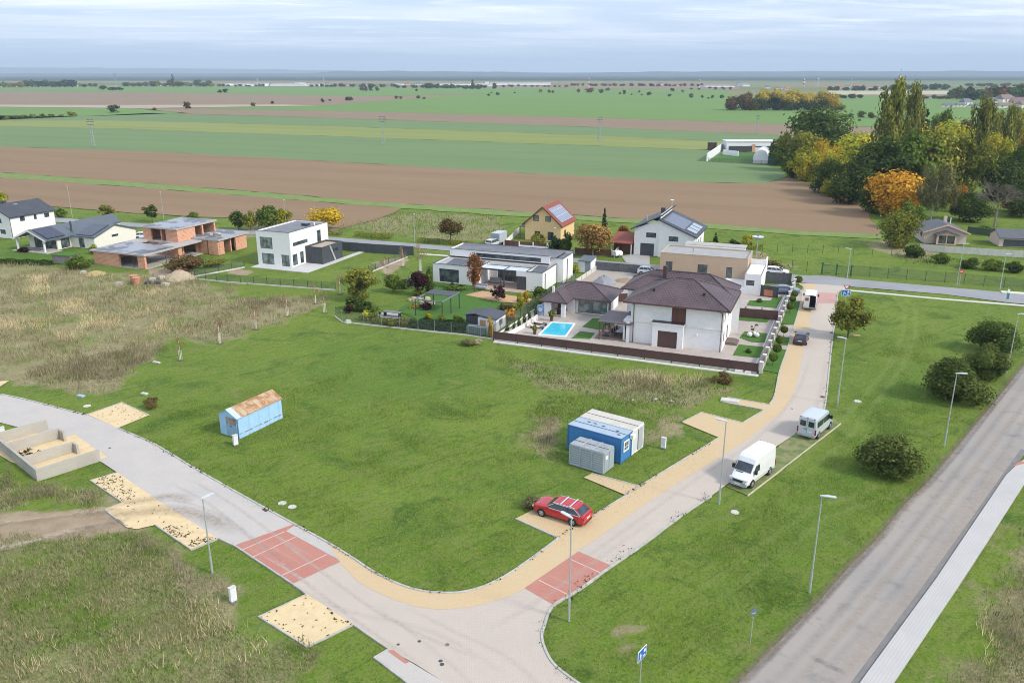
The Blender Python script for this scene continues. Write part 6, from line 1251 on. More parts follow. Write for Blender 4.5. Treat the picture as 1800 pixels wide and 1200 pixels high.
# ---------------------------------------------------------------- lamps, signs, pillars
galv = M('galvanised_steel', (.50, .55, .55), (.42, .47, .47), 2.5, .45, .4); conc2 = M('pale_concrete', (.62, .60, .55), (.52, .5, .45), 2.5, .9)
def lamp(label, base, top, armdir, style=0, group='street lamps'):
    b = P(*base); H_ = topz(b, *top); h = thing('street_lamp', label, 'street lamp', (b.x, b.y, -.06), armdir, group)
    tp = P(top[0], top[1], 0); lean = ray(*top) * (b.y / ray(*top).y); dx_ = 0
    MB().tube((0, 0, 0), (0, 0, H_ * .22), .085, .085, 10).tube((0, 0, H_ * .22), (0, 0, H_), .062, .042, 10).build('pole', galv, h)
    hd_ = MB(); hd_.slab([(-.12, -.05, H_ + .03), (.35, -.13, H_ + .09), (.85, -.12, H_ + .10), (.92, 0, H_ + .10), (.85, .12, H_ + .10), (.35, .13, H_ + .09), (-.12, .05, H_ + .03)], .07); hd_.build('lamp_head', M('lamp_head_grey', (.60, .64, .66), (.5, .54, .56), 3, .4), h)
    MB().box(.3, .8, -.09, .09, H_ - .002, H_ + .022).build('lens', M('lamp_lens', (.3, .32, .33), (.25, .27, .28), 3, .2), h)
    return h
lamp('street lamp by the left street beside the sandy bays, tall with tilted head', (373, 1005), (361, 874), radians(48))
lamp('street lamp in front of the red car at the red crossing', (1000, 1090), (1001.5, 908), radians(133))
lamp('street lamp at the foot of the bay with the white panel van', (1264, 885), (1271.5, 739), radians(150))
lamp('street lamp by the kerb between the silver minibus and the ragged tree', (1472, 710), (1482, 594), radians(150))
lamp('street lamp on the verge nearest the asphalt road in the foreground', (1423, 1040), (1443, 870), radians(-20))
lamp('street lamp standing in front of the largest olive verge shrub', (1659.5, 784), (1677, 655), radians(-15))
lamp('street lamp right of the dark green verge shrubs at the photo edge', (1770, 655), (1786, 551), radians(-10))
lamp('street lamp at the far side of the lane opposite the street mouth', (1489, 489), (1493, 437), radians(150))
lamp('street lamp carrying a red and white disc on the meadow edge', (1681.5, 503), (1692, 428), radians(0))
lamp('faint street lamp right of the one with the disc', (1757, 510), (1765, 446), radians(0))
lamp('thin lamp post behind the L-shaped bungalow', (127, 381), (120, 327), radians(-70)); lamp('thin lamp post behind the brick shell roof', (288, 386), (284, 337), radians(-70))
lamp('thin lamp post behind the white cube house', (503, 402), (501, 351), radians(-70)); lamp('pale lamp post on the meadow side of the lane left of the round brown tree', (729, 426), (728, 375), radians(-70)); lamp('lamp post before the dark evergreen bushes of the yellow house', (973, 442), (973, 400), radians(-70))
blue = M('sign_blue', (.02, .14, .50), (.02, .13, .46), 4, .4); swhite = M('sign_white', (.82, .82, .82), (.78, .78, .78), 4, .4); sred = M('sign_red', (.55, .02, .03), (.5, .02, .03), 4, .4); sback = M('sign_back', (.14, .19, .20), (.11, .15, .16), 2, .6)
def post(h, H_, r=.03): MB().tube((0, 0, 0), (0, 0, H_), r, r, 8).build('post', galv, h)
def zone_sign(h, z, w_, hh, y=-.05, mirror=1):
    """home zone sign: figures, a car and a house in white on blue"""
    pl_ = MB().box(-w_ / 2, w_ / 2, y, y + .03, z, z + hh).build('sign_plate', swhite, h); MB().box(-w_ / 2 + .04, w_ / 2 - .04, y - .006, y - .001, z + .04, z + hh - .04).build('blue_field', blue, pl_)
    g_ = MB(); Y_ = y - .012; u = w_; f = lambda pts: g_.q(*[(-w_ / 2 + px_ * w_, Y_, z + pz * hh) for px_, pz in pts])
    f([(.64, .52), (.86, .52), (.86, .70), (.64, .70)]); f([(.60, .70), (.90, .70), (.75, .84)])          # house
    f([(.56, .17), (.86, .17), (.86, .25), (.56, .25)]); f([(.62, .25), (.80, .25), (.76, .32), (.66, .32)])   # car
    f([(.22, .30), (.30, .30), (.31, .62), (.21, .62)]); f([(.225, .64), (.295, .64), (.295, .74), (.225, .74)])  # adult
    f([(.22, .14), (.25, .14), (.26, .30), (.23, .30)]); f([(.27, .14), (.30, .14), (.29, .30), (.26, .30)]); f([(.31, .52), (.42, .44), (.42, .48), (.31, .58)])
    f([(.40, .30), (.45, .30), (.45, .46), (.40, .46)]); f([(.405, .48), (.445, .48), (.445, .54), (.405, .54)]); f([(.41, .20), (.44, .20), (.44, .30), (.41, .30)])   # child
    f([(.12, .14), (.17, .14), (.17, .19), (.12, .19)])                                                  # ball
    g_.build('pictogram', swhite, pl_)
b = P(1124, 1215); H_ = topz(b, 1128, 1135); h = thing('zone_sign', 'blue home zone sign with white border on a grey post in the foreground', 'road sign', (b.x, b.y, -.1), radians(52)); post(h, H_); zone_sign(h, H_ - .78, 1.0, .75)
b = P(1319, 1128); H_ = topz(b, 1324, 1062); h = thing('priority_sign', 'back of a diamond-shaped road sign on a post beside the asphalt road', 'road sign', (b.x, b.y, -.08), radians(205)); post(h, H_ - .1)
MB().slab([(-.42, -.05, H_ - .45), (0, -.05, H_ - .86), (.42, -.05, H_ - .45), (0, -.05, H_ - .03)], .02) ; s_ = MB()
s_.q((-.40, .03, H_ - .42), (0, .03, H_ - .82), (.40, .03, H_ - .42), (0, .03, H_ - .02)); s_.q((-.40, .045, H_ - .42), (0, .045, H_ - .02), (.40, .045, H_ - .42), (0, .045, H_ - .82)); s_.build('sign_plate', sback, h)
MB().box(-.15, .15, .046, .07, H_ - .55, H_ - .5).build('bracket', galv, h)
b = P(1485, 531); H_ = topz(b, 1487, 500); h = thing('street_entry_sign', 'give way triangle above a blue home zone sign at the street mouth', 'road sign', (b.x, b.y, -.1), radians(-8)); post(h, H_); zone_sign(h, H_ - 1.75, 1.35, 1.0)
s_ = MB().q((-.55, -.05, H_), (0, -.05, H_ - .75), (.55, -.05, H_)); s_.q((.55, -.03, H_), (0, -.03, H_ - .75), (-.55, -.03, H_)); sg = s_.build('sign_plate', sred, h); MB().q((-.33, -.056, H_ - .11), (0, -.056, H_ - .55), (.33, -.056, H_ - .11)).build('white_field', swhite, sg)
b = P(1684.5, 503); H_ = topz(b, 1684.5, 472); h = thing('restriction_sign', 'small round red rimmed sign on the lamp post at the meadow edge', 'road sign', (b.x, b.y - .2, -.1), 0); post(h, H_); d_ = MB().tube((0, -.07, H_ - .35), (0, -.05, H_ - .35), .36, .36, 18).build('sign_plate', sred, h); MB().box(-.24, .24, -.08, -.072, H_ - .41, H_ - .29).build('white_bar', swhite, d_)
b = P(1767.5, 533.5); H_ = topz(b, 1769, 504); h = thing('stop_sign_post', 'slim post with small green panel beside the pale footway', 'sign post', (b.x, b.y, -.1), 0); post(h, H_); MB().box(-.05, .35, -.05, -.03, H_ - 1.9, H_ - .9).build('panel', M('green_panel', (.05, .22, .20), (.04, .18, .17), 2, .5), h); MB().box(-.05, .3, -.05, -.03, H_ - .6, H_ - .3).build('timetable_panel', swhite, h)
b = P(1328, 464); H_ = topz(b, 1331, 415); h = thing('nest_pole', 'tall pole with a wide shallow grey dish platform on top', 'pole', (b.x, b.y, 0), .2); MB().tube((0, 0, 0), (0, 0, H_ - .5), .1, .07, 8).build('pole', galv, h)
MB().tube((0, 0, H_ - .7), (0, 0, H_ - .15), .35, 1.05, 16).tube((0, 0, H_ - .15), (0, 0, H_ - .05), 1.1, 1.1, 16).build('platform', M('pale_zinc', (.62, .64, .67), (.5, .52, .55), 2, .6), h); MB().tube((.1, 0, H_), (0, 0, H_ + .7), .12, .04, 6).tube((-.1, .1, H_), (-.2, .1, H_ + .5), .08, .04, 6).build('figure_rod', M('grey_brown', (.3, .25, .22)), h)
# white meter pillars
p0_ = None
for i, (px, by, ty, w_, lb) in enumerate([(414.5, 781.5, 764, 7, 'white meter pillar at the front of the pale blue tin shed'), (1166, 787, 768.5, 7.5, 'white meter pillar on the grass right of the blue and white containers'), (410.5, 1056, 1031, 10, 'white meter pillar in the foreground by the dark weeds'),
        (5, 765, 750, 7, 'white meter pillar at the left edge above the concrete foundation')]):
    b = P(px, by); H_ = topz(b, px, ty); s_ = .42; h = thing('meter_pillar', lb, 'utility box', (b.x, b.y, -.05), radians(48 if i != 1 else -30), 'white meter pillars')
    MB().box(-.22, .22, -.14, .14, 0, H_ - .04).build('body', swhite, h); MB().box(-.25, .25, -.17, .17, H_ - .04, H_ + .05).build('cap', conc2, h); MB().box(-.18, .18, -.155, -.14, H_ * .4, H_ * .9).build('door', M('pillar_door', (.7, .71, .72), (.66, .67, .68), 5, .5), h); MB().box(-.25, .25, -.17, .17, 0, .12).build('plinth', M('dark_plinth', (.25, .25, .25), (.2, .2, .2)), h)
# manhole covers and slabs lying in the grass
for i, (px, py, r_, lb) in enumerate([(153, 712.5, .40, 'round pale concrete manhole cover near the left street'), (496, 883, .36, 'left of two pale round covers beside the left street'), (513.5, 889.5, .36, 'right of two pale round covers beside the left street'), (1292, 899, .36, 'round pale manhole cover below the bay with the white van'),
      (1507.5, 704.5, .42, 'round pale manhole cover on the verge between the lamp and shrubs'), (1112, 701.5, .2, 'small pale stone on the rough ground behind the containers'), (1154, 700.5, .25, 'pale round stone left of the other one behind the containers'), (1180, 704, .25, 'brownish round stone behind the white container'), (1736, 697, .3, 'pale stone beside the road under the verge shrubs')]):
    b = P(px, py); o_ = MB().disc((0, 0), r_, 0, 18, .04).disc((0, 0), r_ * .75, .04, 18, .02).build('manhole_cover' if i < 5 else 'stone', conc2, loc=(b.x, b.y, -.06)); tag(o_, lb, 'manhole cover' if i < 5 else 'stone', 'pale covers in the grass' if i < 5 else None)
for i, (px, py, w_, d_, mt, lb) in enumerate([(142, 696, .9, .5, croof, 'flat blue grey plate in the grass left of the round cover'), (254, 692, .8, .4, conc2, 'pale slab in the grass above the grit bay'), (275, 637, 1.0, .35, conc2, 'small white slab under the line of saplings'), (1301, 653, 1.3, .9, conc2, 'left pair of grey concrete slabs below the villa fence'), (1313, 654.5, 1.0, .8, conc2, 'right grey concrete slab below the villa fence'),
      (1283, 704, 2.0, 1.0, conc2, 'stack of pale slabs at the head of the upper bay'), (1506, 590, .9, .3, gravy, 'pale yellow slab in the grass behind the ragged tree')]):
    b = P(px, py); o_ = MB().box(-w_ / 2, w_ / 2, -d_ / 2, d_ / 2, 0, .14).box(-w_ / 2 + .04, w_ / 2 - .1, -d_ / 2 + .03, d_ / 2 - .06, .14, .19).build('concrete_slab', mt, loc=(b.x, b.y, -.05), rot=(0, 0, RA)); tag(o_, lb, 'slab')
b = P(612, 567); o_ = MB().disc((0, 0), .55, 0, 7, .3, ry=.4).disc((.05, 0), .4, .3, 6, .25, ry=.3).build('boulder', conc2, loc=(b.x, b.y, -.1)); tag(o_, 'pale boulder at the foot of the corner garden fence', 'boulder')
for i, (px, py, r_) in enumerate([(737, 1126.5, .11), (786, 1132.5, .14), (774.5, 1161, .13), (777, 1167, .14), (700, 1132, .10), (193, 787, .13), (1392, 718, .12)]):
    b = P(px, py); o_ = MB().disc((0, 0), r_, 0, 16, .012).build('drain_cover', dark, loc=(b.x, b.y, .006)); tag(o_, 'small dark round drain cover set into the paving', 'drain cover', 'dark drain covers in the paving')
for i, (px, py, rz, lb) in enumerate([(467.5, 895.5, -41, 'rusty drain grate at the kerb beside the two pale covers'), (1462, 584.5, 68, 'dark drain grate at the kerb under the ragged tree'), (1446, 697.5, 68, 'dark drain grate at the kerb beyond the silver minibus'), (1316, 793, 48, 'dark drain grate'), ]):
    if i == 3: continue
    b = P(px, py); h = MB(); h.box(-.3, .3, -.22, .22, 0, .01)
    for k_ in range(5): h.box(-.26, .26, -.19 + k_ * .085, -.15 + k_ * .085, .01, .03)
    tag(h.build('drain_grate', M('rusty_iron', (.16, .08, .05), (.09, .07, .06), 6, .8), loc=(b.x, b.y, .014), rot=(0, 0, radians(rz))), lb, 'drain grate')
# ---------------------------------------------------------------- fences and walls
m, nt, out = _new('wire_mesh'); v = coord(nt, 'UV')
wv = N(nt, 'ShaderNodeTexWave', bands_direction='X'); wv.inputs['Scale'].default_value = 6.28; nt.links.new(v, wv.inputs['Vector'])
wh = N(nt, 'ShaderNodeTexWave', bands_direction='Y'); wh.inputs['Scale'].default_value = 3.14; nt.links.new(v, wh.inputs['Vector'])
mx = N(nt, 'ShaderNodeMath', operation='MAXIMUM'); nt.links.new(ramp(nt, wv.outputs[1], .74, 1.15), mx.inputs[0]); nt.links.new(ramp(nt, wh.outputs[1], .86, 1.15), mx.inputs[1])
finish(nt, out, (.10, .13, .115), .6, 0, .3, alpha=mx.outputs[0]); wire = m
gpost = M('dark_green_post', (.035, .05, .045), (.05, .065, .06), 3, .5); gpost2 = M('grey_green_post', (.28, .33, .31), (.22, .27, .25), 3, .5)
def fence(name, label, pts, hgt, panel, postm, gap=2.5, pw=.06, base=None, basem=None, solid=False, group=None, z=0, cap=None, world=False):
    q = [Vector((*p, 0)) for p in pts] if world else [P(*p) for p in pts]; o0 = q[0]; h = thing(name, label, 'fence' if 'fence' in name else 'wall', (o0.x, o0.y, z), 0, group)
    cnt = 0
    for a_, b_ in zip(q, q[1:]):
        a_, b_ = a_ - o0, b_ - o0; L = (b_ - a_).length; k = max(1, round(L / gap)); ang = math.atan2(b_.y - a_.y, b_.x - a_.x); T0 = Matrix.Translation(a_) @ Matrix.Rotation(ang, 4, 'Z')
        for i in range(k):
            u0, u1 = L * i / k, L * (i + 1) / k
            if panel: MB().box(u0 + pw / 2, u1 - pw / 2, -.02 if solid else -.004, .02 if solid else .004, (base or 0) + .02, hgt - .03, T0).build('panel', panel, h)
            if postm: MB().box(u0 - pw / 2, u0 + pw / 2, -pw / 2, pw / 2, -.1, hgt, T0).build('post', postm, h)
        if postm and b_ == q[-1] - o0: MB().box(L - pw / 2, L + pw / 2, -pw / 2, pw / 2, -.1, hgt, T0).build('post', postm, h)
        if base: MB().box(0, L, -.06, .06, -.15, base, T0).build('base_board', basem or conc2, h)
        if cap: MB().box(0, L, -.12, .12, hgt, hgt + .05, T0).build('coping', cap, h)
    return h
fence('metal_fence', 'long brown metal panel fence on a pale base in front of the villa', [(868, 597), (1331, 655)], 1.25, brownm, brownm, 3.35, .14, .10, conc2, solid=True)
strip('pavement', [(868, 600), (1333, 660)], conc2, .7, -.1, .03)
fence('dividing_fence', 'dark brown solid fence between the villa and its neighbour', [(1291, 557), (1366, 563)], 1.5, brownm, brownm, 2.6, .1, solid=True)
fence('dividing_fence', 'dark brown fence piece between the pool house and the villa', [(1079, 531), (1104, 530)], 1.4, brownm, brownm, 2.6, .1, solid=True)
# villa fence along the street: white pillars with slatted panels
q0, q1 = P(1337, 656), P(1396, 505); h = thing('pillar_fence', 'pale pillar fence with silver and brown panels along the villa street side', 'fence', (q0.x, q0.y, 0)); L = (q1 - q0).length; ang = math.atan2((q1 - q0).y, (q1 - q0).x); T0 = Matrix.Rotation(ang, 4, 'Z'); pk = M('pinkish_stone', (.62, .56, .53), (.54, .48, .45), 3, .9)
n_ = 15
for i in range(n_ + 1):
    u = L * i / n_; MB().box(u - .2, u + .2, -.2, .2, 0, 1.45, T0).build('pillar', pk, h); MB().box(u - .24, u + .24, -.24, .24, 1.45, 1.52, T0).build('pillar_cap', white, h)
    if i < n_:
        u1 = L * (i + 1) / n_; MB().box(u + .2, u1 - .2, -.12, .12, 0, .45, T0).build('base_wall', pk, h); MB().box(u + .2, u1 - .2, -.03, .03, .5, 1.3, T0).build('panel', MATS['galvanised'] if i > 8 else brownm, h)
MB().box(0, L, .9, 1.0, -.1, .03, T0).build('edging', white, h)
fence('garden_fence', 'grey green wire fence with pale base board around the pergola garden', [(589, 556), (602, 566), (640, 570), (735, 580), (823, 589), (866, 596)], 1.75, wire, gpost2, 2.5, .05, .12, conc2)
fence('garden_fence', 'green wire fence climbing from the garden shed to the concrete wall', [(868, 592), (915, 562), (950, 538), (1012, 497)], 1.9, wire, gpost, 2.5, .06, .2, white)
fence('pool_garden_wall', 'low white wall behind the dark conifers at the pool garden', [(893, 592), (921, 577), (943, 562)], .75, white, white, 1.9, .25, solid=True)
fence('plot_fence', 'dark post wire fence around the lawn of the white cube house', [(337, 487), (430, 470)], 1.4, wire, gpost, 2.5, .07, .15, conc2)
fence('plot_fence', 'dark post wire fence across the front of the cube house lawn', [(343, 490), (400, 496), (590, 510)], 1.4, wire, gpost, 2.5, .07, .15, conc2)
fence('plot_fence', 'dark post wire fence on the right side of the cube house lawn', [(648, 480), (716, 452)], 1.4, wire, gpost, 2.5, .07, .15, conc2)
fence('panel_fence', 'long dark grey panel fence right of the white cube house', [(598, 440), (660, 445), (727, 449)], 1.9, darkp, dark, 2.2, .08, solid=True)
fence('meadow_fence', 'thin wire fence across the meadow beyond the lane', [(1340, 441), (1500, 447), (1600, 452)], 1.7, None, gpost, 3.2, .07)
fence('meadow_fence', 'thin wire fence along the far side of the lane', [(1392, 474), (1444, 480)], 1.9, None, gpost, 3.2, .07)
fence('meadow_fence', 'long wire fence along the lane to the right edge', [(1496, 484), (1560, 489), (1660, 496), (1800, 509)], 1.9, wire, gpost, 3.2, .07)
h = thing('meadow_gate', 'green double gate in the meadow fence opposite the street mouth', 'gate', P(1444.5, 481)); q0, q1 = P(1444.5, 481), P(1495, 485.5); L = (q1 - q0).length; T0 = Matrix.Rotation(math.atan2((q1 - q0).y, (q1 - q0).x), 4, 'Z')
for u in (0, L / 2, L): MB().box(u - .14, u + .14, -.14, .14, 0, 2.1, T0).build('post', M('green_gate_post', (.03, .13, .07), (.03, .1, .06), 3, .5), h)
for u in (0, L / 2): MB().box(u + .2, u + L / 2 - .2, -.02, .02, 1.7, 1.76, T0).box(u + .2, u + L / 2 - .2, -.02, .02, .2, .26, T0).build('gate_rail', gpost, h); MB().box(u + .2, u + L / 2 - .2, -.004, .004, .26, 1.7, T0).build('gate_mesh', wire, h)
fence('concrete_fence', 'pale concrete panel fence below the pink bungalow', [(1617, 440), (1660, 444), (1720, 448), (1800, 453), (1850, 457)], 1.4, conc2, conc2, 2.2, .12, solid=True)
fence('green_fence', 'green mesh fence behind the garden of the pink bungalow', [(1700, 410), (1737, 415), (1800, 418)], 1.6, M('hedge_green', (.05, .09, .05), (.08, .11, .07), 1, .95), gpost, 3, .08, solid=True)
fence('gabion_wall', 'dark grey stone wall behind the gravel lot', [(1047, 474), (1128, 481)], 1.6, M('gabion_stone', (.085, .09, .10), (.14, .145, .15), 1.5, .9, bump=.6), dark, 4, .1, solid=True)
fence('concrete_wall', 'low pale concrete wall sloping beside the gravel lot', [(1013, 499), (1047, 476)], .9, conc2, conc2, 3, .2, solid=True)
fence('yard_fence', 'pale yard wall with dark brown gates before the yellow house', [(886, 433.5), (913, 436.5)], 1.5, wood, white, 2.6, .2, solid=True)
fence('yard_fence', 'low white wall with brown slats right of the brown gates', [(913, 436.5), (962, 440)], 1.5, wood, white, 2.8, .25, .75, white, solid=True)
fence('yard_wall', 'white side wall running back from the brown gates', [(886, 433.5), (912, 409)], 1.2, white, white, 3, .2, solid=True)
fence('yard_fence', 'dark brown and concrete fence under the orange brown tree', [(1010, 446), (1075, 450)], 1.3, wood, conc2, 3.5, .2, solid=True)
fence('yard_wall', 'pale wall piece beside the white cart near the garage house', [(1080, 452), (1093, 437)], 1.3, conc2, conc2, 2, .2, solid=True)
fence('carport_wall', 'dark grey stone wall behind the streamlined car', [(1341, 497), (1389, 500)], 2.0, M('dark_stone', (.10, .105, .115), (.075, .08, .09), 2, .8), dark, 4, .2, solid=True)
fence('entrance_wall', 'dark stone entrance block with an orange panel right of the white annex', [(1337, 520), (1366, 524)], 1.9, MATS['dark_stone'], dark, 1.8, .2, solid=True)
b = P(1350, 522); tag(MB().box(-.7, .7, -.12, -.04, .2, 1.2).build('entrance_panel', M('orange_panel', (.55, .2, .1), (.5, .18, .09)), loc=(b.x, b.y, 0), rot=(0, 0, RA)), 'small orange and white panel on the dark entrance wall', 'panel')
h = thing('red_roof_shed', 'open shed with red roof between the orange brown tree and the garage house', 'shed', P(1072, 446), RA); MB().slab([(0, 0, 2.4), (4.5, 0, 2.4), (4.5, 5, 3.8), (0, 5, 3.8)], .15).build('roof', tiler, h)
MB().box(.3, 4.2, 2, 5, 0, 2.4).build('wall', wood, h)
for x_ in (.2, 4.2): MB().box(x_, x_ + .15, .2, .35, 0, 2.4).build('post', white, h)
h = thing('bin_shelter', 'white bin shelter with blue grey slanted roof beside the gravel lot', 'shelter', P(1016.5, 478), RA); O_ = P(1016.5, 478)
MB().box(0, 1.2, 0, .2, 0, 2.2).box(2.2, 2.4, 0, 3.4, 0, 2.2).box(0, .2, .2, 3.4, 0, 2.2).build('wall', white, h); MB().slab([(-.1, -.3, 2.25), (2.5, -.3, 2.25), (2.5, 3.6, 2.5), (-.1, 3.6, 2.5)], .12).build('roof', seam, h); MB().box(1.2, 2.2, .05, .1, 0, 2.1).build('door', M('blue_grey_door', (.16, .2, .27)), h)
b = P(1079, 452); h = thing('white_cart', 'small white covered cart by the wall near the garage house', 'cart', (b.x, b.y, 0), .6); MB().box(0, 1.8, -.6, .6, .35, 1.0).prism([(0, -.5), (1.6, -.5), (1.6, .5), (0, .5)], 1.0, 1.2).build('body', white, h)
for s_ in (-1, 1): wheel(h, .9, s_ * .62, .25)
def heap(name, label, px, py, r_, hgt, mat, seed=1, cat='heap'):
    b = P(px, py); mb = MB(); n = 18; rg = 5; rr_ = random.Random(seed); P_ = []
    for j in range(rg + 1):
        t = j / rg; rad = r_ * (1 - t) ; P_.append([(cos(2 * pi * i / n) * rad * rr_.uniform(.85, 1.1), sin(2 * pi * i / n) * rad * rr_.uniform(.85, 1.1), hgt * sin(t * pi / 2) * rr_.uniform(.9, 1.08)) for i in range(n)])
    for j in range(rg):
        for i in range(n): mb.q(P_[j][i], P_[j][(i + 1) % n], P_[j + 1][(i + 1) % n], P_[j + 1][i])
    return tag(mb.build(name, mat, loc=(b.x, b.y, -.1), smooth=True), label, cat)
heap('gravel_heap', 'conical grey gravel heap on the building plot', 1062, 498, 2.3, 1.5, M('grey_gravel', (.30, .305, .32), (.22, .225, .24), 3, .95, bump=.8)); heap('sand_heap', 'brown sand heap in front of the brick shell', 316, 488, 2.8, 1.5, M('heap_sand', (.46, .37, .26), (.38, .30, .2), 1.5, .95, bump=.8), 2)
heap('sand_heap', 'low yellow sand heap left of the pallets', 168, 481, 2.0, .6, M('yellow_sand', (.50, .37, .17), (.42, .30, .14), 1.5, .95, bump=.8), 3); heap('soil_heap', 'small brown soil heap beside the low gravel lot wall', 1100, 494, 2.2, .6, M('heap_soil', (.36, .26, .17), (.28, .2, .13), 1.5, .95, bump=.8), 4)
rr_ = random.Random(3)
for i in range(9):
    b = P(300 + rr_.uniform(-8, 20), 481 + rr_.uniform(-6, 4)); tag(MB().box(-.5, .5, -.15, .15, 0, .12).build('timber_offcut', woodl, loc=(b.x, b.y + 2, .3 + rr_.random() * .8), rot=(rr_.uniform(-.4, .4), rr_.uniform(-.4, .4), rr_.uniform(0, 3))), 'pale timber offcut lying on the brown sand heap', 'timber', 'timber offcuts on the sand heap')
orp = M('orange_plastic', (.55, .26, .15), (.48, .22, .12), 3, .6)
for i, (px, py, lb) in enumerate([(237, 496, 'back orange plastic tub on the building site'), (241, 500, 'front orange plastic tub on the building site')]):
    b = P(px, py); h = thing('plastic_tub', lb, 'tub', (b.x, b.y, 0), 0, 'orange tubs on the building site'); MB().tube((0, 0, 0), (0, 0, 1.2), .55, .68, 14).build('body', orp, h); MB().tube((0, 0, 1.2), (0, 0, 1.27), .73, .73, 14).build('rim', orp, h)
for i, (px, py, mt, lb) in enumerate([(261, 500, dark, 'left dark covered pallet beside the orange tubs'), (277, 500, dark, 'right dark covered pallet beside the orange tubs'), (268, 493, concr, 'pale stone pallet behind the dark covered ones'), (284, 490, concr, 'rear pallet of pale blocks on the building site'), (291, 502, concr, 'pallet of grey slabs right of the dark covered ones'), (210, 501, concr, 'flat pale slab stack left of the orange tubs'), (147, 481, concr, 'grey bag of rubble left of the yellow sand')]):
    b = P(px, py); h = thing('building_pallet', lb, 'pallet', (b.x, b.y, -.05), .3 * i); MB().box(-.6, .6, -.45, .45, 0, .14).build('pallet', woodl, h); MB().box(-.55, .55, -.42, .42, .14, .5).box(-.4, .3, -.3, .35, .5, .6).build('load', mt, h)
h = thing('garden_store', 'low weathered wooden store with green roof by the L-shaped bungalow', 'shed', P(93, 463), radians(-15)); MB().box(0, 4.2, 0, 2.6, 0, 1.6).build('wall', Mribs('grey_boards', (.25, .23, .21), (.2, .185, .17), .15, .9, bump=.4), h); MB().box(-.1, 4.3, -.1, 2.7, 1.6, 1.72).build('roof', lawnm, h)
hm = Mleaf('leaf_hedge', (.02, .045, .012), (.06, .10, .025))
def hedge(label, pts, w_, hgt, mat=None, n=3500, name='hedge', size=.07):
    q = [P(*p) for p in pts]; r = np.random.default_rng(len(label)); segs = [(a_, b_, (b_ - a_).length) for a_, b_ in zip(q, q[1:])]; tot = sum(s[2] for s in segs); V = []; cv = []
    for a_, b_, L in segs:
        k = int(n * L / tot); t = r.uniform(0, 1, k); face = r.integers(0, 3, k); d = (b_ - a_) / L; nn = np.array([-d.y, d.x, 0]); y_ = np.where(face == 0, -w_ / 2, np.where(face == 1, w_ / 2, r.uniform(-w_ / 2, w_ / 2, k))) + r.normal(0, .06, k); z_ = np.where(face == 2, hgt, r.uniform(0, hgt, k)) * (1 + .12 * np.sin(t * L * 1.7)) + r.normal(0, .05, k)
        p = np.array(a_)[None] + np.outer(t * L, np.array(d)) + y_[:, None] * nn[None] + np.stack([0 * z_, 0 * z_, z_], 1) - np.array(q[0])[None]
        u = r.normal(size=(k, 3)); u /= np.linalg.norm(u, axis=1)[:, None]; v_ = np.cross(u, r.normal(size=(k, 3))); v_ /= np.linalg.norm(v_, axis=1)[:, None]; s = size * r.uniform(.6, 1.5, k)[:, None]
        V.append(np.stack([p - u * s, p - v_ * s, p + u * s, p + v_ * s], 1).reshape(-1, 3)); c = np.clip(vnoise(t * L * 1.3, y_ * 2 + 5, 3) * .6 + r.uniform(-.2, .5, k), 0, 1); cv.append(np.repeat(np.stack([c, r.uniform(0, 1, k), z_ / hgt, np.ones(k)], 1), 4, axis=0))
    V = np.concatenate(V); cv = np.concatenate(cv); n_ = len(V) // 4; m_ = bpy.data.meshes.new(name); m_.vertices.add(4 * n_); m_.vertices.foreach_set('co', V.ravel()); m_.loops.add(4 * n_); m_.loops.foreach_set('vertex_index', np.arange(4 * n_)); m_.polygons.add(n_); m_.polygons.foreach_set('loop_start', np.arange(n_) * 4); m_.polygons.foreach_set('loop_total', np.full(n_, 4)); m_.update(calc_edges=True)
    ca_ = m_.color_attributes.new('v', 'FLOAT_COLOR', 'POINT'); ca_.data.foreach_set('color', cv.ravel()); m_.materials.append(mat or hm); o_ = bpy.data.objects.new(name, m_); COL.objects.link(o_); o_.location = q[0]; return tag(o_, label, 'hedge')
hedge('clipped green hedge along the garden of the L-shaped bungalow', [(-20, 462), (92, 466)], .9, .8); hedge('dark green hedge behind the wire fence below the garden lawn', [(738, 576), (820, 583)], 1.4, 1.2, n=5000); hedge('mixed low planting behind the wire fence under the pergola', [(655, 568), (738, 576)], 1.2, .7, Lolive)
hedge('dark hedge behind the lawn of the pink bungalow', [(1722, 408), (1778, 418)], 1.4, 1.3, Ldark); hedge('thin dark shrub line along the lane left of the pale lamp post', [(625, 415), (690, 420)], 1.2, .9, Lolive, 2500); hedge('low dark brush along the lane under the round brown tree', [(735, 425), (830, 432)], 1.2, .8, Lolive, 2500)
hedge('low brush along the lane behind the white cube house', [(520, 410), (600, 413)], 1.2, .5, Lolive, 2000); hedge('green strip of brush behind the beige house', [(1240, 432), (1340, 438)], 1.0, .8, Lolive, 2500); hedge('green slope planting beside the green climbing fence', [(930, 545), (985, 505)], 1.3, .7, Lmid, 3000)
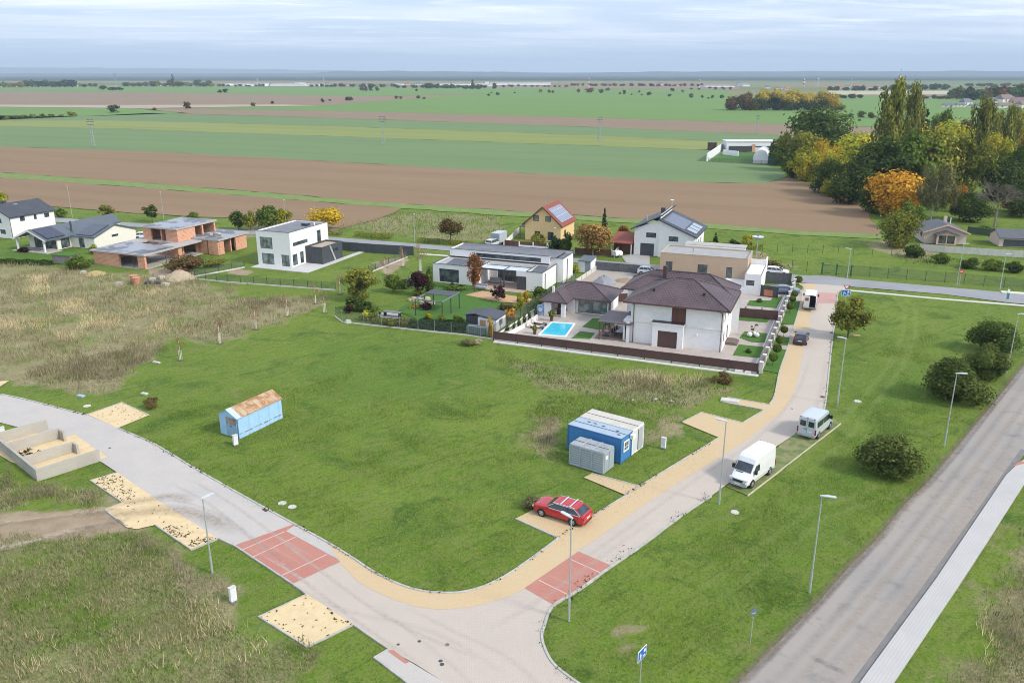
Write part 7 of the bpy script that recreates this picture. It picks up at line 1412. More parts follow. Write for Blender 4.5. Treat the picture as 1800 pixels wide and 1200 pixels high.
# ---------------------------------------------------------------- pool terrace
pq = [P(945, 589.5), P(995, 593), P(1011.5, 569), P(969, 566)]; o0 = pq[0]; loc2 = lambda p: (p.x - o0.x, p.y - o0.y)
h = thing('swimming_pool', 'rectangular turquoise pool with white coping in the villa yard', 'pool', (o0.x, o0.y, 0)); c_ = sum((p for p in pq), Vector()) / 4; inn = [c_ + (p - c_) * .88 for p in pq]; mb = MB()
for i in range(4):
    a_, b_, c2_, d_ = pq[i], pq[(i + 1) % 4], inn[(i + 1) % 4], inn[i]; mb.slab([(*loc2(a_), .10), (*loc2(b_), .10), (*loc2(c2_), .10), (*loc2(d_), .10)], .12)
mb.build('coping', white, h)
m, nt, out = _new('pool_water'); v = coord(nt, 'Object'); n_ = noise(nt, v, 3, 3, .5, dist=1.5); finish(nt, out, mixc(nt, ramp(nt, n_, .3, .7), (.035, .45, .62), (.10, .58, .72)), .05, 0, .6, n_, .15, .02)
mb = MB(); mb.q(*[(*loc2(p), .045) for p in inn]); mb.build('water', m, h)
for i, (px, py, a_) in enumerate([(932, 577, -25), (938, 570, -30)]):
    b = P(px, py); h = thing('sun_lounger', ('front', 'rear')[i] + ' dark framed lounger with cream cushion beside the pool', 'lounger', (b.x, b.y, 0), radians(a_), 'loungers beside the pool'); MB().box(0, 1.9, 0, .08, .2, .3).box(0, 1.9, .55, .63, .2, .3).box(0, .08, .08, .55, 0, .3).box(1.8, 1.9, .08, .55, 0, .3).build('frame', blk, h)
    MB().slab([(-.5, .05, .85), (.3, .05, .36), (.3, .58, .36), (-.5, .58, .85)], .06).slab([(.3, .05, .36), (1.3, .05, .36), (1.3, .58, .36), (.3, .58, .36)], .06).build('cushion', M('cream_cushion', (.62, .55, .46), (.55, .48, .4), 3, .9), h)
q = P(1052.5, 597); h = thing('pergola', 'brown steel pergola over the seating deck beside the villa', 'pergola', (q.x, q.y, 0), RA)
MB().slab([(-.2, -.1, 2.7), (4.5, -.1, 2.7), (4.5, 5.6, 2.75), (-.2, 5.6, 2.75)], .14).build('roof', M('pergola_brown', (.135, .105, .11), (.11, .085, .09), 1, .5), h)
for x_, y_ in ((0, 0), (0, 5.3), (4.2, 5.3), (2.2, 5.3)): MB().box(x_ - .05, x_ + .07, y_, y_ + .12, 0, 2.6).build('post', wood, h)
q = P(1066, 592); h = thing('hanging_chair', 'round dark wicker hanging egg chair under the pergola', 'chair', (q.x, q.y, .1), .3); mb = MB()
for i in range(12):
    a_ = 2 * pi * i / 12; b_ = 2 * pi * (i + 1) / 12
    for s_ in (.75, .5): mb.tube((cos(a_) * .62 * s_ / .75, (.75 - s_) * .9, 1.1 + sin(a_) * .75 * s_ / .75), (cos(b_) * .62 * s_ / .75, (.75 - s_) * .9, 1.1 + sin(b_) * .75 * s_ / .75), .05, .05, 5)
mb.build('basket', M('wicker', (.14, .10, .085), (.1, .07, .06), 8, .8), h); MB().tube((0, .5, .05), (0, .5, 2.1), .04, .04, 6).disc((0, .3), .5, 0, 14, .06).build('stand', blk, h); MB().disc((0, .05), .3, .75, 10, .12).build('cushion', MATS['cream_cushion'], h)
q = P(1093, 589); h = thing('garden_table', 'outdoor dining table with pale top under the pergola', 'table', (q.x, q.y, .1), radians(62)); MB().box(-1.3, 1.3, -.5, .5, .70, .76).build('top', M('pale_tabletop', (.62, .67, .70), (.56, .6, .63), 2, .4), h)
for x_ in (-1.2, 1.1):
    for y_ in (-.4, .35): MB().box(x_, x_ + .07, y_, y_ + .07, 0, .7).build('leg', blk, h)
ch0 = None
for i in range(6):
    x_ = -.9 + (i % 3) * .9; y_ = -.85 if i < 3 else .85; T_ = Matrix.Rotation(radians(62), 4, 'Z') @ Vector((x_, y_, 0)); lc = (q.x + T_.x, q.y + T_.y, .1); lb = 'dark wicker dining chair pushed to the table under the pergola'
    if ch0 is None:
        ch0 = thing('garden_chair', lb, 'chair', lc, radians(62), 'wicker chairs around the garden table'); MB().box(-.27, .27, -.25, .25, .38, .46).build('seat', MATS['wicker'], ch0); MB().box(-.27, .27, -.30, -.25, .46, .95).build('backrest', MATS['wicker'], ch0)
        for a_ in (-.25, .2):
            for b_ in (-.25, .2): MB().box(a_, a_ + .05, b_, b_ + .05, 0, .38).build('leg', blk, ch0)
    else: clone(ch0, lc, radians(62) + (pi if i >= 3 else 0), lb)
for i, (px, py, sc_, lb) in enumerate([(969.5, 564, 1.0, 'potted palm like plant near the pool house porch'), (940, 587, .8, 'potted plant behind the brown fence by the loungers')]):
    b = P(px, py); h = thing('potted_plant', lb, 'plant', (b.x, b.y, 0)); MB().tube((0, 0, 0), (0, 0, .5 * sc_), .2, .26, 10).build('pot', brownm, h); cr = bpy.data.objects.new('foliage', withmat(crownmesh('loose', 0, 500, .09), Lolive)); COL.objects.link(cr); cr.parent = h; cr.location = (0, 0, .45 * sc_); cr.scale = (1.2 * sc_,) * 3
q = P(976, 553); h = thing('outdoor_kitchen', 'brown outdoor bar counter with stools under the pool house porch', 'bar', (q.x, q.y, 0), RA); MB().box(0, 1.8, 0, .5, .85, .95).build('counter', wood, h); MB().box(.2, 1.6, .15, .4, 0, .85).build('base', blk, h)
q = P(951, 553); h = thing('water_slide', 'small blue and white inflatable beside the pool house', 'toy', (q.x, q.y, 0), RA); MB().box(-.5, .5, -.3, .3, 0, 1.5).build('body', M('toy_blue', (.12, .3, .6), (.5, .6, .75), 2, .5), h); MB().tube((0, -.35, .9), (0, -.32, .9), .3, .3, 12).build('ring', white, h)
q = P(1324, 592); h = thing('ball_sculpture', 'white ball ornament with small dark shaped pine on the villa lawn', 'ornament', (q.x, q.y, .05))
for x_, y_, r_ in ((-.55, -.1, .36), (.4, -.35, .34), (.25, .35, .3)):
    m_ = MB()
    for j in range(6):
        for i in range(12):
            f_ = lambda a_, b_: (x_ + r_ * cos(a_) * cos(b_), y_ + r_ * sin(a_) * cos(b_), r_ + r_ * sin(b_)); a0, a1 = 2 * pi * i / 12, 2 * pi * (i + 1) / 12; b0, b1 = -pi / 2 + pi * j / 6, -pi / 2 + pi * (j + 1) / 6; m_.q(f_(a0, b0), f_(a1, b0), f_(a1, b1), f_(a0, b1))
    m_.build('white_ball', white, h, True)
m_ = MB().tube((0, .1, 0), (-.1, .1, 1.0), .05, .04, 6).tube((-.1, .1, 1.0), (.3, .1, 1.7), .04, .03, 6); m_.build('stem', bark, h)
for p_, s_ in (((-.15, .1, .9), .5), ((.35, .1, 1.55), .45), ((-.3, .1, 1.35), .35)):
    cr = bpy.data.objects.new('foliage_pad', withmat(crownmesh('ball', 0, 300, .12), Ldark)); COL.objects.link(cr); cr.parent = h; cr.location = p_; cr.scale = (s_, s_, s_ * .5)
# ---------------------------------------------------------------- pergola garden of the bungalow
q = P(697, 575); h = thing('steel_pergola', 'dark steel pergola frame with half covered roof in the garden', 'pergola', (-14.6, 120.2, 0), RA)
for x_, y_ in ((0, 0), (4.5, 0), (0, 6.0), (4.5, 6.0), (0, 3), (4.5, 3)): MB().box(x_ - .06, x_ + .06, y_ - .06, y_ + .06, 0, 2.5).build('post', dark, h)
MB().box(-.08, 4.58, -.08, .08, 2.5, 2.65).box(-.08, 4.58, 5.92, 6.08, 2.5, 2.65).box(-.08, .08, .08, 5.92, 2.5, 2.65).box(4.42, 4.58, .08, 5.92, 2.5, 2.65).build('frame', M('blue_grey_steel', (.17, .20, .24), (.14, .165, .2), 2, .5), h); MB().box(-.05, 4.4, 3.2, 5.9, 2.66, 2.72).build('roof', darkp, h)
q = P(690, 556); h = thing('garden_table', 'dark garden table on paving under the steel pergola', 'table', (q.x, q.y, 0), RA); MB().box(-1.4, 1.4, -.5, .5, .7, .76).build('top', M('slate_top', (.2, .2, .22)), h)
for x_ in (-1.3, 1.2): MB().box(x_, x_ + .08, -.4, .4, 0, .7).build('leg', blk, h)
sheet('terrace', [(662, 548), (705, 551), (702, 560), (655, 557)], concr, .012)
q = P(714, 508); h = thing('trellis', 'blue grey lattice screen leaning beside the purple tree', 'trellis', (q.x, q.y, 0), radians(55)); mb = MB()
for i in range(7): mb.box(i * .4 - .02, i * .4 + .02, -.02, .02, 0, 1.9)
for i in range(5): mb.box(0, 2.4, -.025, .025, .2 + i * .4, .24 + i * .4)
mb.build('lattice', M('blue_grey_steel', (.17, .2, .24)), h)
rr_ = random.Random(5)
for i in range(10):
    b = P(738 + rr_.uniform(-18, 22), 533 + rr_.uniform(-8, 7)); s_ = rr_.uniform(.35, .7); tag(MB().disc((0, 0), s_, 0, 7, s_ * .5, ry=s_ * .7).disc((.03, 0), s_ * .7, s_ * .5, 6, s_ * .3, ry=s_ * .5).build('rockery_stone', M('pale_sandstone', (.58, .47, .32), (.48, .38, .26), 3, .95), loc=(b.x, b.y, 0), rot=(0, 0, rr_.random() * 3)), 'pale sandstone boulder of the garden rockery', 'stone', 'rockery boulders')
for i, (px, py) in enumerate([(832, 585), (846, 588)]):
    b = P(px, py); h = thing('water_tank', ('left', 'right')[i] + ' grey green caged water tank beside the garden shed', 'water tank', (b.x, b.y, 0), RA, 'caged water tanks beside the garden shed'); MB().box(-.75, .75, -.5, .5, .12, 1.1).build('tank', M('tank_grey', (.22, .27, .27), (.18, .23, .23), 2, .6), h)
    mb = MB()
    for k_ in range(6): mb.box(-.77 + k_ * .3, -.74 + k_ * .3, -.53, -.5, .1, 1.12)
    for z_ in (.12, .45, .8, 1.1): mb.box(-.78, .78, -.54, -.51, z_, z_ + .03)
    mb.build('cage', galv, h)
for i, (px, py, a_, lb) in enumerate([(845, 508, -20, 'grey lounge sofa on the bungalow terrace'), (870, 497, -20, 'pale sofa under the terrace roof of the bungalow')]):
    b = P(px, py); h = thing('garden_sofa', lb, 'sofa', (b.x, b.y, .08), RA); MB().box(-1.1, 1.1, -.4, .4, .1, .4).build('seat', M('grey_cushion', (.42, .42, .43), (.34, .34, .36), 2, .9), h); MB().box(-1.1, 1.1, .3, .45, .4, .8).build('backrest', MATS['grey_cushion'], h)
sheet('terrace', [(818, 519), (848, 512), (935, 526), (925, 534), (880, 531)], M('orange_deck', (.56, .34, .19), (.48, .3, .17), .6, .8), .10, h=.1)
b = P(941, 507); h = thing('potted_tree', 'small potted tree in a white pot by the bungalow corner', 'plant', (b.x, b.y, 0)); MB().tube((0, 0, 0), (0, 0, .5), .22, .28, 10).build('pot', white, h); cr = bpy.data.objects.new('foliage', withmat(crownmesh('loose', 1, 400, .09), Lbrn)); COL.objects.link(cr); cr.parent = h; cr.location = (0, 0, .5); cr.scale = (1, 1, 1.6)
# ---------------------------------------------------------------- tall weeds and ground litter (nobody could count these)
def blades(name, label, polys, dens, hmin, hmax, width, cols, z=-.05, thresh=.0, seed=5, edge=1.6, nscale=.35):
    r = np.random.default_rng(seed); out_v = []; out_c = []
    for poly in polys:
        w = np.array(W(poly)) if not isinstance(poly[0][0], float) else np.array(poly); lo, hi = w.min(0), w.max(0); A = (hi - lo).prod(); n = int(A * dens); 
        if n < 1: continue
        c = r.uniform(lo, hi, (n, 2)); wx_ = c[:, 0] + (fbm(c[:, 0] * .3, c[:, 1] * .3, 21) - .5) * 4; wy_ = c[:, 1] + (fbm(c[:, 0] * .3, c[:, 1] * .3, 22) - .5) * 4
        ins = sdf([tuple(x) for x in w], wx_, wy_) < -r.uniform(0, 1, n) ** 2 * edge; f = fbm(c[:, 0] * nscale, c[:, 1] * nscale, seed + 3); k = ins & (f + r.uniform(-.12, .12, n) > thresh); c = c[k]; f = f[k]
        n = len(c); hgt = r.uniform(hmin, hmax, n) * (.6 + .8 * f); a_ = r.uniform(0, 2 * pi, n); ln = r.normal(0, .32, (n, 2)) * hgt[:, None]; wd = width * r.uniform(.5, 1.4, n)
        ox = np.cos(a_) * wd; oy = np.sin(a_) * wd; v = np.zeros((n, 3, 3)); v[:, 0, 0] = c[:, 0] - ox; v[:, 0, 1] = c[:, 1] - oy; v[:, 1, 0] = c[:, 0] + ox; v[:, 1, 1] = c[:, 1] + oy; v[:, 0, 2] = v[:, 1, 2] = z
        v[:, 2, 0] = c[:, 0] + ln[:, 0]; v[:, 2, 1] = c[:, 1] + ln[:, 1]; v[:, 2, 2] = hgt; t = np.clip(fbm(c[:, 0] * .5, c[:, 1] * .5, seed + 9) * 1.5 - .25 + r.normal(0, .22, n), 0, 1)
        out_v.append(v.reshape(-1, 3)); out_c.append(np.repeat(np.stack([t, r.uniform(0, 1, n), f, np.ones(n)], 1), 3, axis=0))
    V = np.concatenate(out_v); Cc = np.concatenate(out_c); n = len(V) // 3; m_ = bpy.data.meshes.new(name); m_.vertices.add(3 * n); m_.vertices.foreach_set('co', V.ravel()); m_.loops.add(3 * n); m_.loops.foreach_set('vertex_index', np.arange(3 * n))
    m_.polygons.add(n); m_.polygons.foreach_set('loop_start', np.arange(n) * 3); m_.polygons.foreach_set('loop_total', np.full(n, 3)); m_.update(calc_edges=True)
    ca_ = m_.color_attributes.new('v', 'FLOAT_COLOR', 'POINT'); ca_.data.foreach_set('color', Cc.ravel()); m_.materials.append(cols); o_ = bpy.data.objects.new(name, m_); COL.objects.link(o_); o_['kind'] = 'stuff'; o_['label'] = label; print(name, n); return o_
Mw = Mleaf('dry_stalks', (.24, .185, .11), (.60, .49, .30), (.22, .28, .08), altamt=.28); Mg_ = Mleaf('rough_grass', (.075, .135, .022), (.22, .28, .065), (.46, .42, .20), altamt=.16); Mst = Mleaf('pale_straw', (.55, .43, .23), (.80, .66, .40)); Mbw = Mleaf('brown_weeds', (.19, .145, .10), (.44, .35, .24), (.22, .27, .09), altamt=.25)
blades('dry_grass', 'tall dry weeds on the left upper waste ground', [DRYP[0], DRYP[1]], 9, .25, .8, .05, Mw, thresh=.42)
blades('dry_grass', 'dry weeds and stalks in the foreground meadow', [DRYP[3], DRYP[4], DRYP[8]], 34, .12, .5, .022, Mw, thresh=.50, seed=8)
blades('rough_grass', 'rough meadow grass in the foreground', [DRYP[4], DRYP[3], DRYP[8]], 50, .08, .28, .025, Mg_, thresh=.3, seed=9)
blades('dry_grass', 'pale straw coloured tall grass tufts', [[(40, 488), (80, 485), (98, 520), (45, 522)], [(95, 530), (165, 525), (175, 550), (90, 552)], [(-30, 560), (90, 556), (95, 580), (-30, 582)], [(130, 555), (215, 550), (212, 578), (135, 580)], [(262, 566), (312, 563), (310, 585), (265, 584)], [(235, 540), (283, 538), (280, 556), (240, 556)], [(230, 510), (300, 508), (305, 522), (235, 524)], [(95, 585), (150, 582), (150, 598), (98, 600)],
     [(-20, 1112), (150, 1132), (330, 1122), (460, 1078), (466, 1092), (330, 1142), (150, 1152), (-20, 1130)], [(-20, 1160), (140, 1166), (330, 1160), (470, 1108), (480, 1122), (330, 1178), (140, 1184), (-20, 1178)], [(310, 1075), (330, 1050), (425, 1070), (425, 1100), (330, 1120)], [(1080, 655), (1110, 650), (1230, 655), (1225, 672), (1095, 682)], [(1690, 1120), (1730, 1060), (1760, 1120), (1700, 1180)]], 34, .25, .75, .022, Mst, thresh=.36, seed=11, edge=3.0, nscale=.8)
blades('brown_weeds', 'dark brown withered weeds', [[(40, 655), (120, 630), (300, 600), (310, 615), (200, 670), (110, 688)], [(230, 935), (320, 960), (420, 1040), (425, 1075), (380, 1060), (300, 1010), (200, 960)], [(-20, 820), (60, 850), (160, 870), (150, 895), (-20, 885)], [(380, 545), (440, 520), (560, 520), (480, 552)], [(470, 1130), (520, 1110), (560, 1160), (500, 1190)], [(1060, 660), (1240, 660), (1270, 680), (1100, 700)], [(920, 725), (985, 735), (985, 790), (930, 780)], [(1720, 1120), (1800, 1000), (1850, 1200), (1720, 1200)]], 48, .2, .7, .026, Mbw, thresh=.42, seed=12, edge=3.0, nscale=.5)
blades('rough_grass', 'rough olive grass on the rise below the villa fence', [DRYP[5], [(920, 700), (1200, 690), (1200, 745), (940, 740)]], 22, .08, .3, .04, Mg_, thresh=.2, seed=13)
blades('dry_grass', 'weeds along the meadow beyond the lane', [DRYP[9], DRYP[10], [(1575, 440), (1800, 470), (1800, 482), (1580, 462)]], 4, .2, .6, .06, Mg_, thresh=.3, seed=14)
Mlawn = Mleaf('lawn_blades', (.11, .20, .022), (.24, .38, .05), (.36, .38, .10), altamt=.12)
blades('grass', 'short lawn grass in the near foreground', [[(270, 925), (400, 950), (520, 1040), (450, 1085), (430, 1060), (330, 970)], [(540, 1137), (620, 1099), (682, 1141), (658, 1156), (740, 1220), (600, 1220)], [(640, 900), (1260, 780), (1200, 860), (900, 1000), (780, 1035), (640, 990), (400, 860), (230, 750), (330, 700), (640, 700)],
      [(960, 1100), (1060, 1000), (1300, 880), (1480, 760), (1620, 830), (1500, 980), (1300, 1200), (1040, 1210)], [(1575, 1200), (1705, 1004), (1800, 858), (1800, 930), (1700, 1080), (1650, 1200)], [(165, 815), (205, 832), (160, 845), (180, 880), (90, 840)]], 20, .03, .09, .03, Mlawn, thresh=.0, seed=15)
blades('grass', 'taller patches of uncut grass in the big lawn and on the verge', [[(330, 700), (470, 680), (860, 600), (1060, 700), (1260, 775), (1200, 800), (960, 850), (900, 1000), (780, 1030), (640, 980), (400, 850), (240, 760)], [(1480, 640), (1640, 560), (1700, 740), (1560, 940), (1300, 1200), (1060, 1200), (970, 1120), (1300, 900), (1500, 760)]], 38, .05, .18, .028, Mleaf('uncut_grass', (.11, .185, .026), (.23, .31, .06), (.32, .33, .10), altamt=.15), thresh=.56, seed=21, edge=2.0, nscale=.28)
# weeds growing through the grit bays and along kerbs
def scat(name, label, polys, n, size, mat, seed, zz=.01, thr=.5, sc_=1.1):
    r = np.random.default_rng(seed); Vv = []; Cc = []
    for poly in polys:
        w = np.array(W(poly)); lo, hi = w.min(0), w.max(0); c = r.uniform(lo, hi, (n * 6, 2)); k = (sdf([tuple(x) for x in w], c[:, 0], c[:, 1]) < -.05) & (fbm(c[:, 0] * sc_, c[:, 1] * sc_, seed) > thr); c = c[k][:n]
        for q_ in range(5):
            m_ = len(c); p = np.stack([c[:, 0] + r.normal(0, size * .45, m_), c[:, 1] + r.normal(0, size * .3, m_), np.abs(r.normal(0, size * .35, m_)) + zz], 1); u = r.normal(size=(m_, 3)) * size * .5; v_ = r.normal(size=(m_, 3)) * size * .35
            u[:, 2] *= .5; Vv.append(np.stack([p - u, p - v_, p + u, p + v_], 1).reshape(-1, 3)); Cc.append(np.repeat(r.uniform(0, 1, (m_, 4)), 4, axis=0))
    V = np.concatenate(Vv); V[:, 2] = np.maximum(V[:, 2], .012); C4 = np.concatenate(Cc); n_ = len(V) // 4; m_ = bpy.data.meshes.new(name); m_.vertices.add(4 * n_); m_.vertices.foreach_set('co', V.ravel()); m_.loops.add(4 * n_); m_.loops.foreach_set('vertex_index', np.arange(4 * n_)); m_.polygons.add(n_); m_.polygons.foreach_set('loop_start', np.arange(n_) * 4); m_.polygons.foreach_set('loop_total', np.full(n_, 4)); m_.update(calc_edges=True)
    ca_ = m_.color_attributes.new('v', 'FLOAT_COLOR', 'POINT'); ca_.data.foreach_set('color', C4.ravel()); m_.materials.append(mat); o_ = bpy.data.objects.new(name, m_); COL.objects.link(o_); o_['kind'] = 'stuff'; o_['label'] = label; return o_
Mbk = Mleaf('dead_weeds', (.05, .035, .022), (.14, .10, .055), (.08, .09, .03))
scat('weeds', 'small dead weeds dotting the yellow grit bays', [[(207, 830.5), (159, 844), (216, 883), (250, 870)], [(275, 922), (336, 963), (384, 946), (330, 925)], [(570, 1060), (585, 1090), (620, 1097), (560, 1052)]], 150, .065, Mbk, 3, thr=.45, sc_=1.3)
scat('weeds', 'thin scatter of weeds on the paved bays', [BAYS[0], BAYS[2], BAYS[1]], 40, .07, Mbk, 4, thr=.3)
scat('weeds', 'weeds in the sandy floor of the concrete foundation', [[(20, 800), (60, 815), (100, 800), (60, 790)]], 50, .16, Mbk, 6, zz=.2, thr=.3)
def along(name, label, pts, n, size, mat, seed, off=.15):
    q = [P(*p) for p in pts]; polys = []
    for a_, b_ in zip(q, q[1:]): polys.append((a_, b_))
    r = np.random.default_rng(seed); V = []; L_ = [(b_ - a_).length for a_, b_ in polys]; tot = sum(L_)
    for (a_, b_), L in zip(polys, L_):
        k = int(n * L / tot); t = r.uniform(0, 1, k); d = (b_ - a_) / L; f = fbm(t * L * .5 + a_.x, t * 0 + a_.y, seed) > .48; t = t[f]; k = len(t); y_ = r.normal(0, off, k)
        p = np.stack([a_.x + d.x * L * t - d.y * y_, a_.y + d.y * L * t + d.x * y_, np.abs(r.normal(.07, .04, k))], 1); u = r.normal(size=(k, 3)) * size * .5; v_ = r.normal(size=(k, 3)) * size * .4; V.append(np.stack([p - u, p - v_, p + u, p + v_], 1).reshape(-1, 3))
    V = np.concatenate(V); V[:, 2] = np.maximum(V[:, 2], .012); n_ = len(V) // 4; m_ = bpy.data.meshes.new(name); m_.vertices.add(4 * n_); m_.vertices.foreach_set('co', V.ravel()); m_.loops.add(4 * n_); m_.loops.foreach_set('vertex_index', np.arange(4 * n_)); m_.polygons.add(n_); m_.polygons.foreach_set('loop_start', np.arange(n_) * 4); m_.polygons.foreach_set('loop_total', np.full(n_, 4)); m_.update(calc_edges=True)
    ca_ = m_.color_attributes.new('v', 'FLOAT_COLOR', 'POINT'); ca_.data.foreach_set('color', np.repeat(r.uniform(0, 1, (n_, 4)), 4, axis=0).ravel()); m_.materials.append(mat); o_ = bpy.data.objects.new(name, m_); COL.objects.link(o_); o_['kind'] = 'stuff'; o_['label'] = label
along('weeds', 'weeds and leaves along the inner kerb', INL[5:] + [(1040, 907), (1100, 870), (1124, 854), (1264, 769)], 900, .10, Mbk, 7, .10); along('fallen_leaves', 'fallen leaves along the outer kerb', [(1250, 868), (1200, 900), (1128, 955), (1075, 990), (1017, 1033), (957, 1099), (966, 1157), (1019, 1200)], 450, .08, Mbk, 8, .3)
along('weeds', 'weeds along the street kerb by the verge', [(1449, 715), (1458, 640), (1466, 567), (1472, 520)], 250, .12, Mbk, 9, .15); along('weeds', 'weeds along the left kerb by the sandy bays', [(0, 693), (75, 710), (150, 729)], 250, .10, Mbk, 10, .1)
# ---------------------------------------------------------------- the far plain
def mast(label, px, by, ty, w_, kind):
    b = P(px, by); H_ = topz(b, px, ty); h = thing('radio_mast' if kind != 'water' else 'water_tower', label, 'mast' if kind != 'water' else 'water tower', (b.x, b.y, 0)); R_ = pxsize(b, w_) / 2 * .6; mr = M('mast_red', (.5, .08, .06)); mw = M('mast_white', (.75, .75, .75))
    for i in range(6):
        z0, z1 = H_ * i / 6, H_ * (i + 1) / 6
        if kind == 'mast': MB().tube((0, 0, z0), (0, 0, z1), R_ * (.9 - i * .09), R_ * (.9 - (i + 1) * .09), 8).build('section', mr if i % 2 else mw, h)
        elif kind == 'flare': MB().tube((0, 0, z0), (0, 0, z1), R_ * (1.9 - i * .3) if i > 0 else R_ * .8, R_ * (1.9 - (i + 1) * .3), 8).build('section', mr if i % 2 else mw, h)
    if kind == 'water': MB().tube((0, 0, 0), (0, 0, H_ * .6), R_ * .35, R_ * .3, 10).build('shaft', mw, h); MB().tube((0, 0, H_ * .6), (0, 0, H_ * .8), R_ * .4, R_ * 1.3, 12).tube((0, 0, H_ * .8), (0, 0, H_ * .9), R_ * 1.3, R_ * .5, 12).tube((0, 0, H_ * .9), (0, 0, H_), R_ * .2, R_ * .2, 8).build('tank', M('pale_blue_tank', (.5, .58, .66)), h)
for a_ in [('red and white mast on the horizon right of the long white hall', 1035, 154, 132, 3.5, 'mast'), ('red and white mast on the horizon above the white halls left of the grove', 1229.5, 154, 136, 4, 'mast'), ('red and white flared mast on the horizon above the grove', 1413, 152, 135, 5, 'flare'), ('mushroom shaped water tower on the horizon above the grove', 1437, 153, 136, 5, 'water'),
           ('flared red and white mast on the horizon between the tall poplars', 1580, 150, 130, 6, 'flare'), ('thin pale mast on the horizon left of the tall poplar', 1497, 151, 135, 2, 'mast'), ('white tower on the horizon among the white halls at the left', 453, 152, 137, 2.5, 'water'), ('red and white mast behind the left white halls', 569, 148, 131, 1.8, 'mast')]: mast(*a_)
def pylon(label, px, by, ty, mat_):
    b = P(px, by); H_ = topz(b, px, ty); h = thing('power_pylon', label, 'pylon', (b.x, b.y, 0), radians(10), 'lattice pylons in the fields'); s_ = H_ * .045; r_ = H_ * .006; lg = MB(); ar = MB()
    c_ = [(-s_, -s_), (s_, -s_), (s_, s_), (-s_, s_)]
    for i in range(4): lg.tube((c_[i][0], c_[i][1], 0), (c_[i][0] * .25, c_[i][1] * .25, H_), r_ * 1.3, r_, 4)
    for j in range(9):
        f0, f1 = 1 - .75 * j / 9, 1 - .75 * (j + 1) / 9; z0, z1 = H_ * j / 9, H_ * (j + 1) / 9
        for i in range(4): k_ = (i + 1) % 4; lg.tube((c_[i][0] * f0, c_[i][1] * f0, z0), (c_[k_][0] * f1, c_[k_][1] * f1, z1), r_ * .7, r_ * .7, 3)
    lg.build('lattice', mat_, h)
    for z_, w_ in ((.98, .11), (.90, .14), (.80, .11)): ar.box(-H_ * w_, H_ * w_, -r_, r_, H_ * z_, H_ * z_ + r_ * 3)
    ar.build('crossarm', M('pylon_dark', (.13, .11, .11)), h)
pm = M('pylon_grey', (.42, .45, .46), (.3, .32, .33), 1, .6, .2)
for a_ in [('clearest two-tone lattice pylon in the middle of the fields', 1053.5, 248, 207), ('faint lattice pylon on the green field left of centre', 674, 254, 205), ('faint lattice pylon on the green field at the left', 165, 258, 210), ('faint lattice pylon before the distant grove', 1330, 236, 203), ('slim pylon on the far green field left of centre', 340, 161, 144), ('slim pylon with white base on the far fields', 647, 172, 148), ('thin mast pylon left above the far bushes', 205, 155, 130)]: pylon(*a_, pm)
hw = M('hall_white', (.86, .87, .88), (.76, .78, .8), .02, .6); hr = M('hall_roof', (.62, .64, .67), (.5, .52, .55), .02, .7); dwl = M('house_wall_far', (.72, .66, .58), (.6, .54, .48), .1, .9)
def hall(label, x0, x1, by, ty, dep=60, mat_=None):
    a_, b_ = P(x0, by), P(x1, by); H_ = topz(a_, x0, ty); h = thing('warehouse', label, 'warehouse', a_, 0, 'white halls on the horizon'); L = b_.x - a_.x; MB().box(0, L, 0, dep, 0, H_).build('wall', mat_ or hw, h); MB().box(-1, L + 1, -1, dep + 1, H_, H_ * 1.08).build('roof', hr, h)
for a_ in [('first white hall from the left on the horizon', 388, 402, 151, 147.5), ('second white hall from the left on the horizon', 410, 432, 151.5, 148), ('third white hall from the left behind the white tower', 440, 462, 152, 147), ('long white hall left of the thin red mast', 475, 536, 151.5, 148), ('small tall white hall at the end of the long one', 518, 528, 150.5, 146), ('white hall right of the thin red mast', 540, 558, 151.5, 148.5),
      ('low white hall left of the narrow dark tree', 765, 800, 150, 147.5), ('white hall behind the narrow dark tree', 800, 826, 151, 147), ('longest bright white hall at the centre of the horizon', 862, 968, 150, 146), ('square white building at the left end of the longest hall', 853, 858, 148, 144), ('white hall among bushes right of the narrow dark tree', 836, 870, 152, 148), ('flat white hall left of the distant grove', 1240, 1292, 153.5, 150.5),
      ('small white hall between the masts', 1306, 1318, 152, 148.5), ('grey hall at the right horizon below the flared mast', 1540, 1556, 158, 155), ('narrow white hall left of centre on the horizon', 690, 706, 150, 148), ('white hall near the left centre trees', 585, 600, 151, 148.5)]: hall(*a_)
froof = [M('far_roof_grey', (.18, .19, .22), (.14, .15, .18), .5, .8), M('far_roof_red', (.42, .17, .11), (.35, .14, .09), .5, .8), M('far_roof_brown', (.24, .17, .15), (.2, .14, .13), .5, .8)]
